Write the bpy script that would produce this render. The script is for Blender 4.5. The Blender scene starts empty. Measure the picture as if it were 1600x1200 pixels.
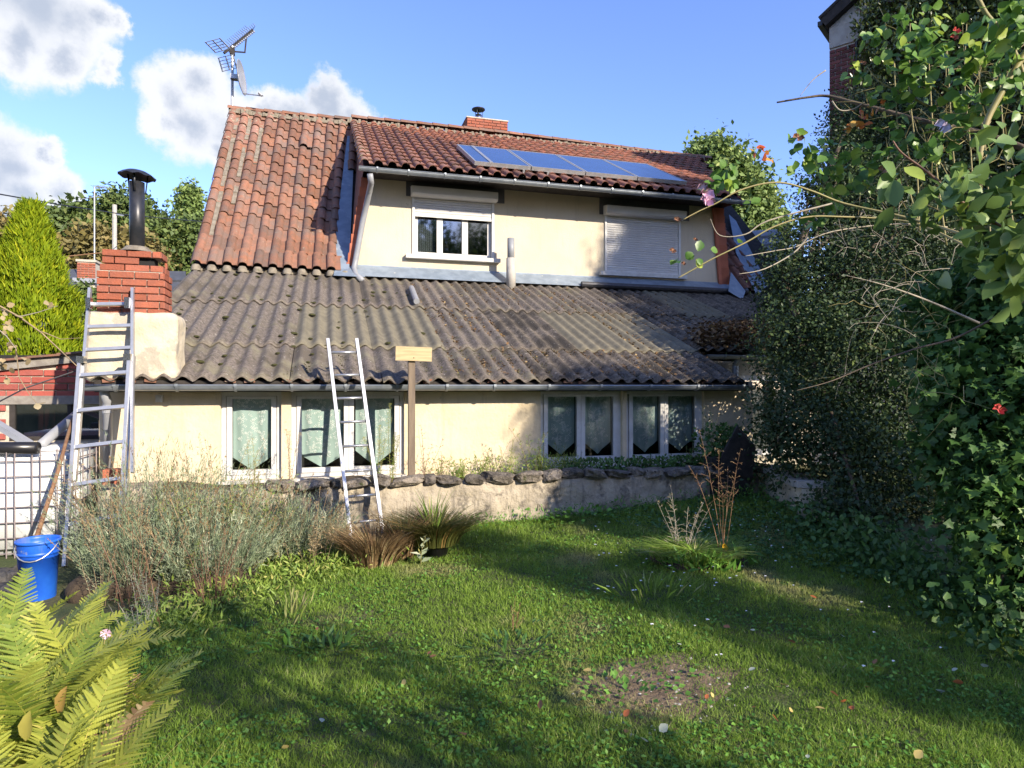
import bpy, math, random
import numpy as np
from mathutils import Vector, Matrix, noise as mnoise
random.seed(11)
RNG = np.random.default_rng(11)
S = bpy.context.scene
COL = S.collection

# ------------------------------------------------------------------ camera, sky, sun, exposure
F_PX, HOR = 1020.0, 604.5
YAW = math.radians(15.8)
CY, SY = math.cos(YAW), math.sin(YAW)
CAM_Z = 1.55
cam_d = bpy.data.cameras.new('camera')
cam = bpy.data.objects.new('camera', cam_d)
COL.objects.link(cam)
cam.location = (0, 0, CAM_Z)
cam.rotation_euler = (math.radians(90), 0, -YAW)
cam_d.sensor_width = 36
cam_d.lens = F_PX / 1600 * 36
cam_d.shift_y = (HOR - 600) / 1600
cam_d.clip_start = 0.05
cam_d.clip_end = 3000
S.camera = cam
SUN_TO = Vector((0.55, -1.0, 0.52)).normalized()          # towards the sun
sun_el = math.asin(SUN_TO.z)
sun_d = bpy.data.lights.new('sun', 'SUN')
sun_d.energy = 4.7
sun_d.angle = math.radians(0.5)
sun_d.color = (1.0, 0.88, 0.71)
sun = bpy.data.objects.new('sun', sun_d)
COL.objects.link(sun)
sun.rotation_euler = (-SUN_TO).to_track_quat('-Z', 'Y').to_euler()
S.view_settings.view_transform = 'Standard'
S.view_settings.look = 'None'
S.view_settings.gamma = 1
S.view_settings.use_curve_mapping = False
S.view_settings.exposure = 0.98
S.cycles.max_bounces = 6
S.cycles.transparent_max_bounces = 8
S.cycles.diffuse_bounces = 3
S.cycles.glossy_bounces = 3
S.cycles.transmission_bounces = 4
S.cycles.caustics_reflective = False
S.cycles.caustics_refractive = False


def ray(u, v):
    return (u - 800) / F_PX, (HOR - v) / F_PX


def PZ(u, v, zc):
    """World point seen at photo pixel (u, v) at depth zc metres."""
    r, t = ray(u, v)
    return Vector(((CY * r + SY) * zc, (CY - SY * r) * zc, CAM_Z + t * zc))


def PY(u, v, y):
    r, t = ray(u, v)
    return PZ(u, v, y / (CY - SY * r))


def PP(u, v, slope, y0, z0):
    """Pixel ray against the plane z = z0 + slope (y - y0)."""
    r, t = ray(u, v)
    n = CY - SY * r
    zc = (z0 - slope * y0 - CAM_Z) / (t - slope * n)
    return PZ(u, v, zc)


# world with sky and cumulus
W = bpy.data.worlds.new('World')
S.world = W
W.use_nodes = True
nt = W.node_tree
N, L = nt.nodes, nt.links
N.clear()


def nd(tree, kind, **kw):
    n = tree.nodes.new(kind)
    for k, v in kw.items():
        setattr(n, k, v)
    return n


def mth(tree, op, a, b=None, c=None, clamp=False):
    n = tree.nodes.new('ShaderNodeMath')
    n.operation = op
    n.use_clamp = clamp
    for i, x in enumerate((a, b, c)):
        if x is None:
            continue
        if hasattr(x, 'is_linked') or hasattr(x, 'links'):
            tree.links.new(x, n.inputs[i])
        else:
            n.inputs[i].default_value = x
    return n.outputs[0]


def mixc(tree, fac, a, b, blend='MIX'):
    n = tree.nodes.new('ShaderNodeMix')
    n.data_type = 'RGBA'
    n.blend_type = blend
    for i, x in ((0, fac), (6, a), (7, b)):
        if hasattr(x, 'links'):
            tree.links.new(x, n.inputs[i])
        elif i == 0:
            n.inputs[0].default_value = x
        else:
            n.inputs[i].default_value = (*x, 1) if len(x) == 3 else x
    return n.outputs[2]


def sstep(tree, x, lo, hi):
    n = tree.nodes.new('ShaderNodeMapRange')
    n.interpolation_type = 'SMOOTHSTEP'
    tree.links.new(x, n.inputs[0])
    n.inputs[1].default_value = lo
    n.inputs[2].default_value = hi
    return n.outputs[0]


sky = nd(nt, 'ShaderNodeTexSky', sky_type='NISHITA', sun_disc=False)
sky.sun_elevation = sun_el
sky.sun_rotation = math.atan2(SUN_TO.x, SUN_TO.y)
sky.air_density = 1.0
sky.dust_density = 0.4
sky.ozone_density = 1.6
tc = nd(nt, 'ShaderNodeTexCoord')
nrm = nd(nt, 'ShaderNodeVectorMath', operation='NORMALIZE')
L.new(tc.outputs['Generated'], nrm.inputs[0])
D = nrm.outputs[0]


def wdir(u, v):
    r, t = ray(u, v)
    return Vector((CY * r + SY, CY - SY * r, t)).normalized()


clouds = [(280, 155, 50), (325, 138, 48), (300, 195, 58), (365, 205, 62), (420, 175, 38), (450, 190, 46), (515, 165, 42), (550, 185, 42),
          (345, 240, 34), (590, 200, 24), (265, 205, 32),
          (40, 15, 88), (110, 45, 58), (20, 75, 46), (95, 85, 42), (172, 120, 26), (185, 45, 22), (150, 35, 34),
          (30, 238, 54), (-25, 255, 74), (100, 290, 40), (45, 295, 50), (85, 230, 24), (20, 335, 40),]
blobs = [(wdir(u, v), math.radians(r * 0.0515)) for u, v, r in clouds]
for k in range(9):
    a = 2.2 + k * 0.47 + random.random() * .2
    e = random.uniform(.15, .75)
    for j in range(6):
        d = Vector((math.sin(a + j * .07) * math.cos(e), math.cos(a + j * .07) * math.cos(e), math.sin(e + random.uniform(-.05, .05)))).normalized()
        if d.dot(wdir(800, 500)) > 0.55:
            continue
        blobs.append((d, random.uniform(.05, .1)))
# displaced direction gives the billowing outline
n1 = nd(nt, 'ShaderNodeTexNoise', noise_dimensions='3D')
n1.inputs['Scale'].default_value = 8
n1.inputs['Detail'].default_value = 11
n1.inputs['Roughness'].default_value = .66
L.new(D, n1.inputs['Vector'])
sub = nd(nt, 'ShaderNodeVectorMath', operation='SUBTRACT')
L.new(n1.outputs['Color'], sub.inputs[0])
sub.inputs[1].default_value = (.5, .5, .5)
scl = nd(nt, 'ShaderNodeVectorMath', operation='SCALE')
L.new(sub.outputs[0], scl.inputs[0])
scl.inputs['Scale'].default_value = .10
add = nd(nt, 'ShaderNodeVectorMath', operation='ADD')
L.new(D, add.inputs[0])
L.new(scl.outputs[0], add.inputs[1])
DD = add.outputs[0]
cur = None
for d, r in blobs:
    dist = nd(nt, 'ShaderNodeVectorMath', operation='DISTANCE')
    L.new(DD, dist.inputs[0])
    dist.inputs[1].default_value = d
    m = mth(nt, 'MULTIPLY_ADD', dist.outputs['Value'], -1 / r, 1.0)
    cur = m if cur is None else mth(nt, 'SMOOTH_MAX', cur, m, .25)
alpha = sstep(nt, cur, -.10, .30)
n2 = nd(nt, 'ShaderNodeTexNoise')
n2.inputs['Scale'].default_value = 7
n2.inputs['Detail'].default_value = 5
L.new(D, n2.inputs['Vector'])
thick = mth(nt, 'ADD', mth(nt, 'MULTIPLY', cur, .9), mth(nt, 'MULTIPLY', n2.outputs[0], 1.3))
grey = sstep(nt, thick, .92, 1.5)
ccol = mixc(nt, grey, (3.95, 4.0, 4.1), (2.2, 2.45, 2.9))
# the phone renders the blue paler and more saturated: a mild tint of the physical sky
tint = mixc(nt, 1.0, sky.outputs[0], (.90, .97, 1.40), 'MULTIPLY')
fin = mixc(nt, mth(nt, 'MULTIPLY', alpha, .96), tint, ccol)
bg = nd(nt, 'ShaderNodeBackground')
bg.inputs['Strength'].default_value = 0.13
L.new(fin, bg.inputs[0])
wo = nd(nt, 'ShaderNodeOutputWorld')
L.new(bg.outputs[0], wo.inputs[0])

# ------------------------------------------------------------------ object helpers


def tag(o, label=None, cat=None, group=None, kind=None):
    if label:
        o['label'] = label
    if cat:
        o['category'] = cat
    if group:
        o['group'] = group
    if kind:
        o['kind'] = kind
    return o


def empty(name, loc, label=None, cat=None, group=None):
    o = bpy.data.objects.new(name, None)
    o.empty_display_size = .1
    COL.objects.link(o)
    o.location = loc
    return tag(o, label, cat, group)


def adopt(o, parent):
    if parent is not None:
        o.parent = parent
        if parent.type == 'EMPTY':
            o.matrix_parent_inverse = Matrix.Translation(parent.location).inverted()
    return o


def link(name, me, parent=None, mw=None):
    o = bpy.data.objects.new(name, me)
    COL.objects.link(o)
    adopt(o, parent)
    if mw is not None:
        o.matrix_basis = mw
    return o


def copy_tree(o, offset, parent=None, rotz=0):
    c = o.copy()
    COL.objects.link(c)
    if parent is not None:
        c.parent = parent
    return c


class MB:
    def __init__(s):
        s.v, s.f = [], []

    def quad(s, a, b, c, d):
        i = len(s.v)
        s.v += [tuple(a), tuple(b), tuple(c), tuple(d)]
        s.f.append((i, i + 1, i + 2, i + 3))
        return s

    def tri(s, a, b, c):
        i = len(s.v)
        s.v += [tuple(a), tuple(b), tuple(c)]
        s.f.append((i, i + 1, i + 2))
        return s

    def poly(s, pts):
        i = len(s.v)
        s.v += [tuple(p) for p in pts]
        s.f.append(tuple(range(i, i + len(pts))))
        return s

    def box(s, x0, x1, y0, y1, z0, z1, M=None):
        i = len(s.v)
        P = [Vector((x, y, z)) for z in (z0, z1) for x, y in ((x0, y0), (x1, y0), (x1, y1), (x0, y1))]
        if M is not None:
            P = [M @ p for p in P]
        s.v += [tuple(p) for p in P]
        for f in ((3, 2, 1, 0), (4, 5, 6, 7), (0, 1, 5, 4), (1, 2, 6, 5), (2, 3, 7, 6), (3, 0, 4, 7)):
            s.f.append(tuple(i + k for k in f))
        return s

    def bar(s, a, b, w, h, up=(0, 0, 1)):
        """Box from a to b, w across, h along up."""
        a, b = Vector(a), Vector(b)
        d = (b - a).normalized()
        sd = d.cross(Vector(up)).normalized()
        u2 = sd.cross(d)
        P = []
        i = len(s.v)
        for p in (a, b):
            for x, y in ((-1, -1), (1, -1), (1, 1), (-1, 1)):
                P.append(p + sd * (x * w / 2) + u2 * (y * h / 2))
        s.v += [tuple(p) for p in P]
        for f in ((3, 2, 1, 0), (4, 5, 6, 7), (0, 1, 5, 4), (1, 2, 6, 5), (2, 3, 7, 6), (3, 0, 4, 7)):
            s.f.append(tuple(i + k for k in f))
        return s

    def tube(s, pts, r, n=8, caps=True, r2=None):
        pts = [Vector(p) for p in pts]
        m = len(pts)
        rings = []
        prev = None
        for k, p in enumerate(pts):
            d = (pts[min(k + 1, m - 1)] - pts[max(k - 1, 0)])
            if d.length < 1e-9:
                d = Vector((0, 0, 1))
            d.normalize()
            if prev is None:
                a = d.cross(Vector((0, 0, 1)))
                if a.length < .1:
                    a = d.cross(Vector((1, 0, 0)))
            else:
                a = prev - d * prev.dot(d)
            a.normalize()
            prev = a
            b = d.cross(a)
            if isinstance(r, (list, tuple)):
                rr = r[k]
            else:
                rr = r if r2 is None else r + (r2 - r) * k / max(1, m - 1)
            i = len(s.v)
            for q in range(n):
                t = 2 * math.pi * q / n
                s.v.append(tuple(p + a * (math.cos(t) * rr) + b * (math.sin(t) * rr)))
            rings.append(i)
        for k in range(m - 1):
            i, j = rings[k], rings[k + 1]
            for q in range(n):
                q2 = (q + 1) % n
                s.f.append((i + q, i + q2, j + q2, j + q))
        if caps:
            s.f.append(tuple(rings[0] + q for q in range(n))[::-1])
            s.f.append(tuple(rings[-1] + q for q in range(n)))
        return s

    def lathe(s, prof, c=(0, 0, 0), n=20):
        """Profile [(r, z), ...] round the z axis at c."""
        c = Vector(c)
        rows = []
        for r, z in prof:
            i = len(s.v)
            for q in range(n):
                t = 2 * math.pi * q / n
                s.v.append((c.x + r * math.cos(t), c.y + r * math.sin(t), c.z + z))
            rows.append(i)
        for k in range(len(rows) - 1):
            i, j = rows[k], rows[k + 1]
            for q in range(n):
                q2 = (q + 1) % n
                s.f.append((i + q, i + q2, j + q2, j + q))
        return s

    def mesh(s, name, mat=None, smooth=False):
        me = bpy.data.meshes.new(name)
        me.from_pydata(s.v, [], s.f)
        if mat:
            me.materials.append(mat)
        if smooth:
            me.shade_smooth()
        me.update()
        return me

    def build(s, name, mat, parent=None, smooth=False):
        return link(name, s.mesh(name, mat, smooth), parent)


def np_mesh(name, V, Fc, mat, rnd=None, smooth=False):
    """V (n,3), Fc (m,k) int; rnd per-vertex float attribute."""
    me = bpy.data.meshes.new(name)
    n, (m, k) = len(V), Fc.shape
    me.vertices.add(n)
    me.vertices.foreach_set('co', np.ascontiguousarray(V, dtype=np.float32).ravel())
    me.loops.add(m * k)
    me.loops.foreach_set('vertex_index', Fc.astype(np.int32).ravel())
    me.polygons.add(m)
    me.polygons.foreach_set('loop_start', np.arange(0, m * k, k, dtype=np.int32))
    if rnd is not None:
        at = me.attributes.new('rnd', 'FLOAT', 'POINT')
        at.data.foreach_set('value', rnd.astype(np.float32))
    me.materials.append(mat)
    me.update(calc_edges=True)
    if smooth:
        me.shade_smooth()
    return me


# ------------------------------------------------------------------ materials
MATS = {}


def M(name, base, var=None, scale=6.0, detail=6, rough=.75, metal=0.0, spec=.4, bump=0.0, bscale=40.0, objvar=0.0, patches=(), var_lo=.35, var_hi=.65, stretch=None, streak=None):
    m = bpy.data.materials.new(name)
    m.use_nodes = True
    t = m.node_tree
    b = t.nodes['Principled BSDF']
    geo = nd(t, 'ShaderNodeNewGeometry')
    pos = geo.outputs['Position']
    if stretch:
        mp = nd(t, 'ShaderNodeMapping')
        mp.inputs['Scale'].default_value = stretch
        t.links.new(pos, mp.inputs[0])
        pos = mp.outputs[0]

    def nz(sc, det=6, w=0.0, ro=.55):
        n = nd(t, 'ShaderNodeTexNoise', noise_dimensions='4D')
        n.inputs['Scale'].default_value = sc
        n.inputs['Detail'].default_value = det
        n.inputs['Roughness'].default_value = ro
        n.inputs['W'].default_value = w
        t.links.new(pos, n.inputs['Vector'])
        return n.outputs[0]
    if var is not None:
        c = mixc(t, sstep(t, nz(scale, detail), var_lo, var_hi), base, var)
    else:
        c = mixc(t, 0.0, base, base)
    for i, (pc, psc, lo, hi) in enumerate(patches):
        c = mixc(t, sstep(t, nz(psc, 8, 3.1 + i, .62), lo, hi), c, pc)
    if streak:
        mp2 = nd(t, 'ShaderNodeMapping')
        mp2.inputs['Scale'].default_value = (7, 7, .7)
        t.links.new(geo.outputs['Position'], mp2.inputs[0])
        n_ = nd(t, 'ShaderNodeTexNoise')
        n_.inputs['Scale'].default_value = 1.6
        n_.inputs['Detail'].default_value = 7
        n_.inputs['Roughness'].default_value = .65
        t.links.new(mp2.outputs[0], n_.inputs['Vector'])
        c = mixc(t, mth(t, 'MULTIPLY', sstep(t, n_.outputs[0], streak[1], streak[2]), streak[3]), c, streak[0])
    if objvar:
        oi = nd(t, 'ShaderNodeObjectInfo')
        hs = nd(t, 'ShaderNodeHueSaturation')
        t.links.new(c, hs.inputs['Color'])
        t.links.new(mth(t, 'MULTIPLY_ADD', oi.outputs['Random'], 2 * objvar, 1 - objvar), hs.inputs['Value'])
        wn = nd(t, 'ShaderNodeTexWhiteNoise', noise_dimensions='1D')
        t.links.new(oi.outputs['Random'], wn.inputs['W'])
        t.links.new(mth(t, 'MULTIPLY_ADD', wn.outputs['Value'], .5 * objvar, 1 - .35 * objvar), hs.inputs['Saturation'])
        c = hs.outputs[0]
    t.links.new(c, b.inputs['Base Color'])
    b.inputs['Roughness'].default_value = rough
    b.inputs['Metallic'].default_value = metal
    b.inputs['Specular IOR Level'].default_value = spec
    if bump:
        bp = nd(t, 'ShaderNodeBump')
        bp.inputs['Strength'].default_value = min(1, bump)
        bp.inputs['Distance'].default_value = .012 * max(1, bump)
        t.links.new(nz(bscale, 6, 1.7), bp.inputs['Height'])
        t.links.new(bp.outputs[0], b.inputs['Normal'])
    MATS[name] = m
    return m


def LEAF(name, c1, c2, c3=None, trans=.3, rough=.5, spec=.35, patch=None):
    """Foliage: colour runs c1 -> c2 (-> c3) with the per-leaf value rnd."""
    m = bpy.data.materials.new(name)
    m.use_nodes = True
    t = m.node_tree
    b = t.nodes['Principled BSDF']
    at = nd(t, 'ShaderNodeAttribute', attribute_name='rnd')
    cr = nd(t, 'ShaderNodeValToRGB')
    el = cr.color_ramp.elements
    el[0].color = (*c1, 1)
    el[1].color = (*c2, 1)
    if c3:
        el[1].position = .78
        e = el.new(1.0)
        e.color = (*c3, 1)
    t.links.new(at.outputs['Fac'], cr.inputs[0])
    c = cr.outputs[0]
    if patch:
        geo = nd(t, 'ShaderNodeNewGeometry')
        n = nd(t, 'ShaderNodeTexNoise')
        n.inputs['Scale'].default_value = patch[1]
        n.inputs['Detail'].default_value = 4
        t.links.new(geo.outputs['Position'], n.inputs['Vector'])
        c = mixc(t, sstep(t, n.outputs[0], patch[2], patch[3]), c, patch[0])
    t.links.new(c, b.inputs['Base Color'])
    b.inputs['Roughness'].default_value = rough
    b.inputs['Specular IOR Level'].default_value = spec
    tr = nd(t, 'ShaderNodeBsdfTranslucent')
    t.links.new(c, tr.inputs[0])
    mx = nd(t, 'ShaderNodeMixShader')
    mx.inputs[0].default_value = trans
    t.links.new(b.outputs[0], mx.inputs[1])
    t.links.new(tr.outputs[0], mx.inputs[2])
    t.links.new(mx.outputs[0], t.nodes['Material Output'].inputs[0])
    MATS[name] = m
    return m


def GLASS(name, tint=(.75, .8, .8), refl=.1):
    m = bpy.data.materials.new(name)
    m.use_nodes = True
    t = m.node_tree
    t.nodes.remove(t.nodes['Principled BSDF'])
    tr = nd(t, 'ShaderNodeBsdfTransparent')
    tr.inputs[0].default_value = (*tint, 1)
    gl = nd(t, 'ShaderNodeBsdfGlossy')
    gl.inputs['Roughness'].default_value = .03
    fr = nd(t, 'ShaderNodeFresnel')
    fr.inputs[0].default_value = 1.5
    mx = nd(t, 'ShaderNodeMixShader')
    t.links.new(mth(t, 'MULTIPLY_ADD', fr.outputs[0], 1.0, refl, clamp=True), mx.inputs[0])
    t.links.new(tr.outputs[0], mx.inputs[1])
    t.links.new(gl.outputs[0], mx.inputs[2])
    t.links.new(mx.outputs[0], t.nodes['Material Output'].inputs[0])
    MATS[name] = m
    return m


M('cream', (.58, .48, .325), (.63, .54, .385), scale=2.5, rough=.9, bump=.9, bscale=18, streak=((.42, .36, .27), .50, .70, .55), patches=(((.56, .47, .32), 4, .54, .68), ((.40, .35, .27), 7, .665, .69), ((.26, .22, .17), 16, .715, .74)))
M('cream_upper', (.52, .45, .33), (.56, .49, .375), scale=1.6, rough=.9, bump=.5, bscale=40, streak=((.40, .36, .28), .52, .72, .45), patches=(((.52, .46, .34), 2.5, .55, .72), ((.38, .35, .27), 9, .68, .72)))
M('cream_worn', (.50, .43, .31), (.57, .505, .38), scale=4, rough=.92, bump=1.5, bscale=14, patches=(((.38, .34, .27), 3.2, .54, .58), ((.22, .19, .15), 9, .66, .72)))
M('lowwall', (.40, .345, .26), (.29, .25, .19), scale=5, rough=.95, bump=3, bscale=16, streak=((.16, .14, .11), .50, .66, .7), patches=(((.15, .13, .105), 6, .54, .64), ((.58, .50, .36), 3, .58, .68)))
M('capstone', (.10, .085, .068), (.24, .205, .165), scale=16, rough=.97, bump=3, bscale=45, objvar=.3, patches=(((.42, .40, .33), 34, .64, .68), ((.09, .095, .035), 12, .58, .68), ((.03, .026, .022), 20, .6, .66)))
M('terracotta', (.25, .112, .068), (.185, .098, .064), scale=9, rough=.9, bump=.7, bscale=50, objvar=.24, patches=(((.17, .11, .085), 2.6, .46, .62), ((.12, .075, .055), 12, .58, .70), ((.30, .27, .20), 22, .62, .69)))
M('terracotta_old', (.27, .12, .08), (.22, .12, .085), scale=9, rough=.9, bump=.6, bscale=60, objvar=.25, patches=(((.33, .29, .2), 14, .54, .64), ((.13, .10, .07), 7, .6, .7)))
M('terracotta_dormer', (.235, .10, .067), (.175, .085, .062), scale=12, rough=.9, bump=.5, bscale=60, objvar=.22, patches=(((.16, .09, .065), 5, .50, .64), ((.27, .22, .13), 22, .64, .71)))
M('hung_tile', (.38, .115, .06), (.32, .10, .055), scale=9, rough=.8, objvar=.12)
M('mortar_old', (.25, .22, .17), (.17, .145, .11), scale=12, rough=.95, bump=1, bscale=40, patches=(((.10, .11, .05), 14, .6, .7),))
M('fibre', (.20, .168, .14), (.10, .085, .07), scale=30, detail=8, rough=.95, bump=1.6, bscale=70, objvar=.08,
  patches=(((.11, .092, .07), 1.3, .50, .62), ((.085, .072, .05), 7, .55, .66), ((.42, .39, .34), 26, .62, .68), ((.20, .18, .12), 2.2, .5, .7)))
M('fibre_olive', (.19, .168, .115), (.135, .12, .085), scale=9, rough=.85, bump=.4, bscale=80, objvar=.08, patches=(((.10, .095, .06), 5, .6, .75), ((.24, .22, .15), 12, .6, .75)))
M('fibre_dark', (.17, .142, .112), (.09, .073, .057), scale=20, rough=.95, bump=1.6, bscale=60, objvar=.08,
  patches=(((.06, .05, .038), 1.5, .48, .60), ((.055, .045, .034), 7, .50, .62), ((.34, .31, .26), 26, .62, .67)))
M('zinc', (.30, .33, .36), (.22, .25, .28), scale=7, rough=.42, metal=.55, bump=.1, bscale=20)
M('zinc_flashing', (.27, .33, .40), (.20, .25, .31), scale=6, rough=.5, metal=.3, patches=(((.45, .47, .46), 9, .62, .7),))
M('pvc_grey', (.27, .28, .30), (.23, .24, .26), scale=5, rough=.45)
M('white_frame', (.60, .60, .585), (.53, .52, .50), scale=8, rough=.5, streak=((.40, .38, .32), .52, .72, .5), patches=(((.42, .39, .33), 16, .62, .72),))
M('white_shutter', (.55, .545, .53), (.51, .50, .49), scale=5, rough=.5)
M('dark_band', (.105, .105, .12), (.085, .085, .095), scale=4, rough=.6)
M('sill', (.58, .57, .54), (.48, .47, .44), scale=10, rough=.8, bump=.2)
M('brick', (.33, .10, .055), (.27, .09, .055), scale=14, rough=.9, bump=.6, bscale=60, objvar=.16, patches=(((.40, .30, .24), 20, .70, .76),))
M('brick_shed', (.33, .075, .055), (.27, .07, .055), scale=14, rough=.9, bump=.5, bscale=60, objvar=.16)
M('brick_dark', (.17, .05, .04), (.12, .045, .045), scale=14, rough=.9, bump=.5, bscale=60, objvar=.3)
M('mortar', (.50, .45, .36), (.40, .36, .29), scale=20, rough=.95, bump=.6)
M('mortar_grey', (.52, .50, .46), (.42, .41, .38), scale=20, rough=.95, bump=.6)
M('black_metal', (.025, .028, .035), (.045, .045, .05), scale=14, rough=.38, metal=.3)
M('steel', (.62, .62, .62), rough=.25, metal=1)
M('galv', (.42, .43, .44), (.34, .35, .36), scale=10, rough=.45, metal=.6)
M('alu', (.42, .43, .45), (.36, .37, .39), scale=12, rough=.34, metal=.65, patches=(((.70, .70, .68), 30, .66, .72),))
M('timber_old', (.20, .155, .11), (.13, .10, .075), scale=12, rough=.95, bump=.5, stretch=(1, 1, .15))
M('timber_grey', (.26, .24, .21), (.19, .17, .15), scale=12, rough=.95, bump=.5)
M('timber_dark', (.045, .038, .034), (.025, .022, .02), scale=10, rough=.9, bump=.6)
M('board_yellow', (.52, .41, .23), (.40, .31, .17), scale=5, rough=.85, bump=.4, stretch=(1, 1, 9), patches=(((.26, .20, .12), 2.2, .60, .70),))
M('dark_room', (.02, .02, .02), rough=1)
M('curtain', (.38, .48, .445), (.34, .44, .405), scale=3, rough=.9)
M('curtain_white', (.74, .76, .72), rough=.9)
M('curtain_red', (.16, .03, .03), (.10, .03, .03), scale=9, rough=.9)
M('tank', (.66, .68, .68), (.58, .61, .62), scale=3, rough=.5)
M('cage', (.30, .25, .25), (.22, .19, .19), scale=8, rough=.6, metal=.4)
M('blue_plastic', (.012, .085, .50), (.02, .13, .60), scale=5, rough=.42, streak=((.16, .20, .32), .50, .68, .5), patches=(((.20, .24, .36), 14, .62, .70),))
M('black_plastic', (.012, .012, .014), (.02, .02, .022), scale=6, rough=.3)
M('sack', (.03, .03, .033), (.06, .055, .05), scale=20, rough=.75, bump=1)
M('pole_brown', (.17, .085, .045), (.25, .15, .08), scale=20, rough=.8)
M('panel_cell', (.02, .045, .13), (.025, .055, .15), scale=2, rough=.12, spec=.8)
M('slate', (.075, .08, .095), (.055, .06, .07), scale=4, rough=.7, bump=.3)
M('slate_pale', (.24, .25, .28), (.19, .20, .22), scale=4, rough=.8, bump=.4)
M('concrete', (.42, .40, .36), (.34, .32, .29), scale=7, rough=.95, bump=.6)
M('bark', (.11, .085, .06), (.07, .055, .042), scale=14, rough=.95, bump=1)
M('twig', (.30, .22, .13), (.20, .15, .09), scale=14, rough=.85)
M('twig_green', (.23, .21, .08), (.30, .25, .11), scale=8, rough=.6)
M('twig_red', (.19, .095, .06), (.14, .08, .05), scale=8, rough=.6)
M('twig_grey', (.36, .32, .25), (.28, .25, .20), scale=14, rough=.9)
M('soil', (.07, .05, .032), (.045, .033, .022), scale=14, rough=1, bump=1.5, bscale=30)
M('petal', (.62, .36, .52), (.70, .46, .60), scale=30, rough=.7)
M('petal_pale', (.66, .56, .72), (.70, .62, .76), scale=30, rough=.7)
M('petal_red', (.50, .05, .05), (.40, .10, .06), scale=30, rough=.7)
M('petal_dry', (.28, .14, .08), (.20, .10, .06), scale=30, rough=.9)
M('petal_yellow', (.75, .42, .01), rough=.7)
M('daisy', (.8, .8, .78), rough=.8)
M('cable', (.02, .02, .025), rough=.6)
GLASS('glass', (.95, .97, .97), .0)
GLASS('glass_upper', (.60, .63, .65), .20)

LEAF('l_grass', (.10, .18, .025), (.28, .42, .06), (.52, .50, .24), trans=.42, rough=.55, patch=((.40, .37, .17), 1.1, .54, .72))
LEAF('l_clover', (.07, .18, .025), (.13, .28, .04), (.20, .38, .06), trans=.25)
LEAF('l_evergreen', (.012, .028, .010), (.035, .065, .022), (.08, .12, .04), trans=.12, rough=.32, spec=.6)
LEAF('l_holly', (.018, .038, .013), (.05, .082, .026), (.13, .18, .05), trans=.15, rough=.5, spec=.3)
LEAF('l_wallivy', (.04, .07, .018), (.12, .16, .04), (.32, .34, .12), trans=.2, rough=.3, spec=.65)
LEAF('l_ivy', (.035, .085, .022), (.09, .19, .042), (.24, .36, .07), trans=.3, rough=.5, spec=.3)
LEAF('l_rose', (.075, .17, .035), (.17, .31, .055), (.38, .46, .06), trans=.38, rough=.4, spec=.45)
LEAF('l_fern_green', (.12, .19, .03), (.27, .34, .05), (.42, .42, .08), trans=.38)
LEAF('l_rose_big', (.11, .19, .05), (.19, .29, .08), (.36, .45, .07), trans=.32, rough=.45, spec=.4)
LEAF('l_fern', (.22, .27, .045), (.45, .47, .075), (.60, .52, .14), trans=.38, rough=.5)
LEAF('l_conifer', (.12, .20, .008), (.26, .33, .012), (.42, .44, .02), trans=.25, rough=.6, spec=.2)
LEAF('l_lavender', (.15, .20, .11), (.30, .35, .22), (.50, .52, .36), trans=.2, rough=.7)
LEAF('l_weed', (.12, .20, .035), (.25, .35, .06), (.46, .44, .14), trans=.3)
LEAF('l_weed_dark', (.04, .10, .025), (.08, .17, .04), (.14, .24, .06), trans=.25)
LEAF('l_dry', (.16, .09, .045), (.30, .21, .10), (.44, .35, .19), trans=.2, rough=.8)
LEAF('l_straw', (.30, .22, .11), (.44, .35, .20), (.52, .44, .28), trans=.3, rough=.7)
LEAF('l_tree', (.06, .095, .025), (.13, .18, .045), (.24, .26, .07), trans=.2, rough=.6)
LEAF('l_tree_pale', (.11, .17, .045), (.21, .29, .08), (.33, .38, .12), trans=.2, rough=.6)
LEAF('l_tree_brown', (.13, .11, .035), (.23, .19, .06), (.32, .22, .08), trans=.2, rough=.6)
LEAF('l_litter', (.09, .055, .03), (.22, .13, .06), (.42, .30, .14), trans=.1, rough=.9)
LEAF('l_moss', (.045, .045, .015), (.085, .08, .025), (.14, .13, .05), trans=.05, rough=1)

# ------------------------------------------------------------------ foliage
T_SIMPLE = (np.array([(0, 0, 0), (-.32, .45, .06), (0, 1, -.08), (.32, .45, .06)], float), np.array([(0, 1, 2), (0, 2, 3)]))
T_OVAL = (np.array([(0, 0, 0), (-.27, .22, .05), (-.36, .52, .07), (-.2, .82, .0), (0, 1, -.1), (.2, .82, .0), (.36, .52, .07), (.27, .22, .05), (0, .5, -.03)], float),
          np.array([(0, 1, 8), (1, 2, 8), (2, 3, 8), (3, 4, 8), (4, 5, 8), (5, 6, 8), (6, 7, 8), (7, 0, 8)]))
T_IVY = (np.array([(0, 0, 0), (-.45, -.02, .03), (-.30, .32, .04), (-.5, .5, 0), (-.2, .6, .04), (0, 1, -.06), (.2, .6, .04), (.5, .5, 0), (.30, .32, .04), (.45, -.02, .03)], float),
         np.array([(0, 1, 2), (0, 2, 4), (2, 3, 4), (0, 4, 5), (0, 5, 6), (0, 6, 8), (6, 7, 8), (0, 8, 9)]))
T_NARROW = (np.array([(-.06, 0, 0), (0, 1, 0), (.06, 0, 0)], float), np.array([(0, 1, 2)]))
T_LANCE = (np.array([(0, 0, 0), (-.12, .4, .03), (0, 1, -.1), (.12, .4, .03)], float), np.array([(0, 1, 2), (0, 2, 3)]))


def unit(a):
    return a / np.maximum(np.linalg.norm(a, axis=1, keepdims=True), 1e-9)


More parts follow.
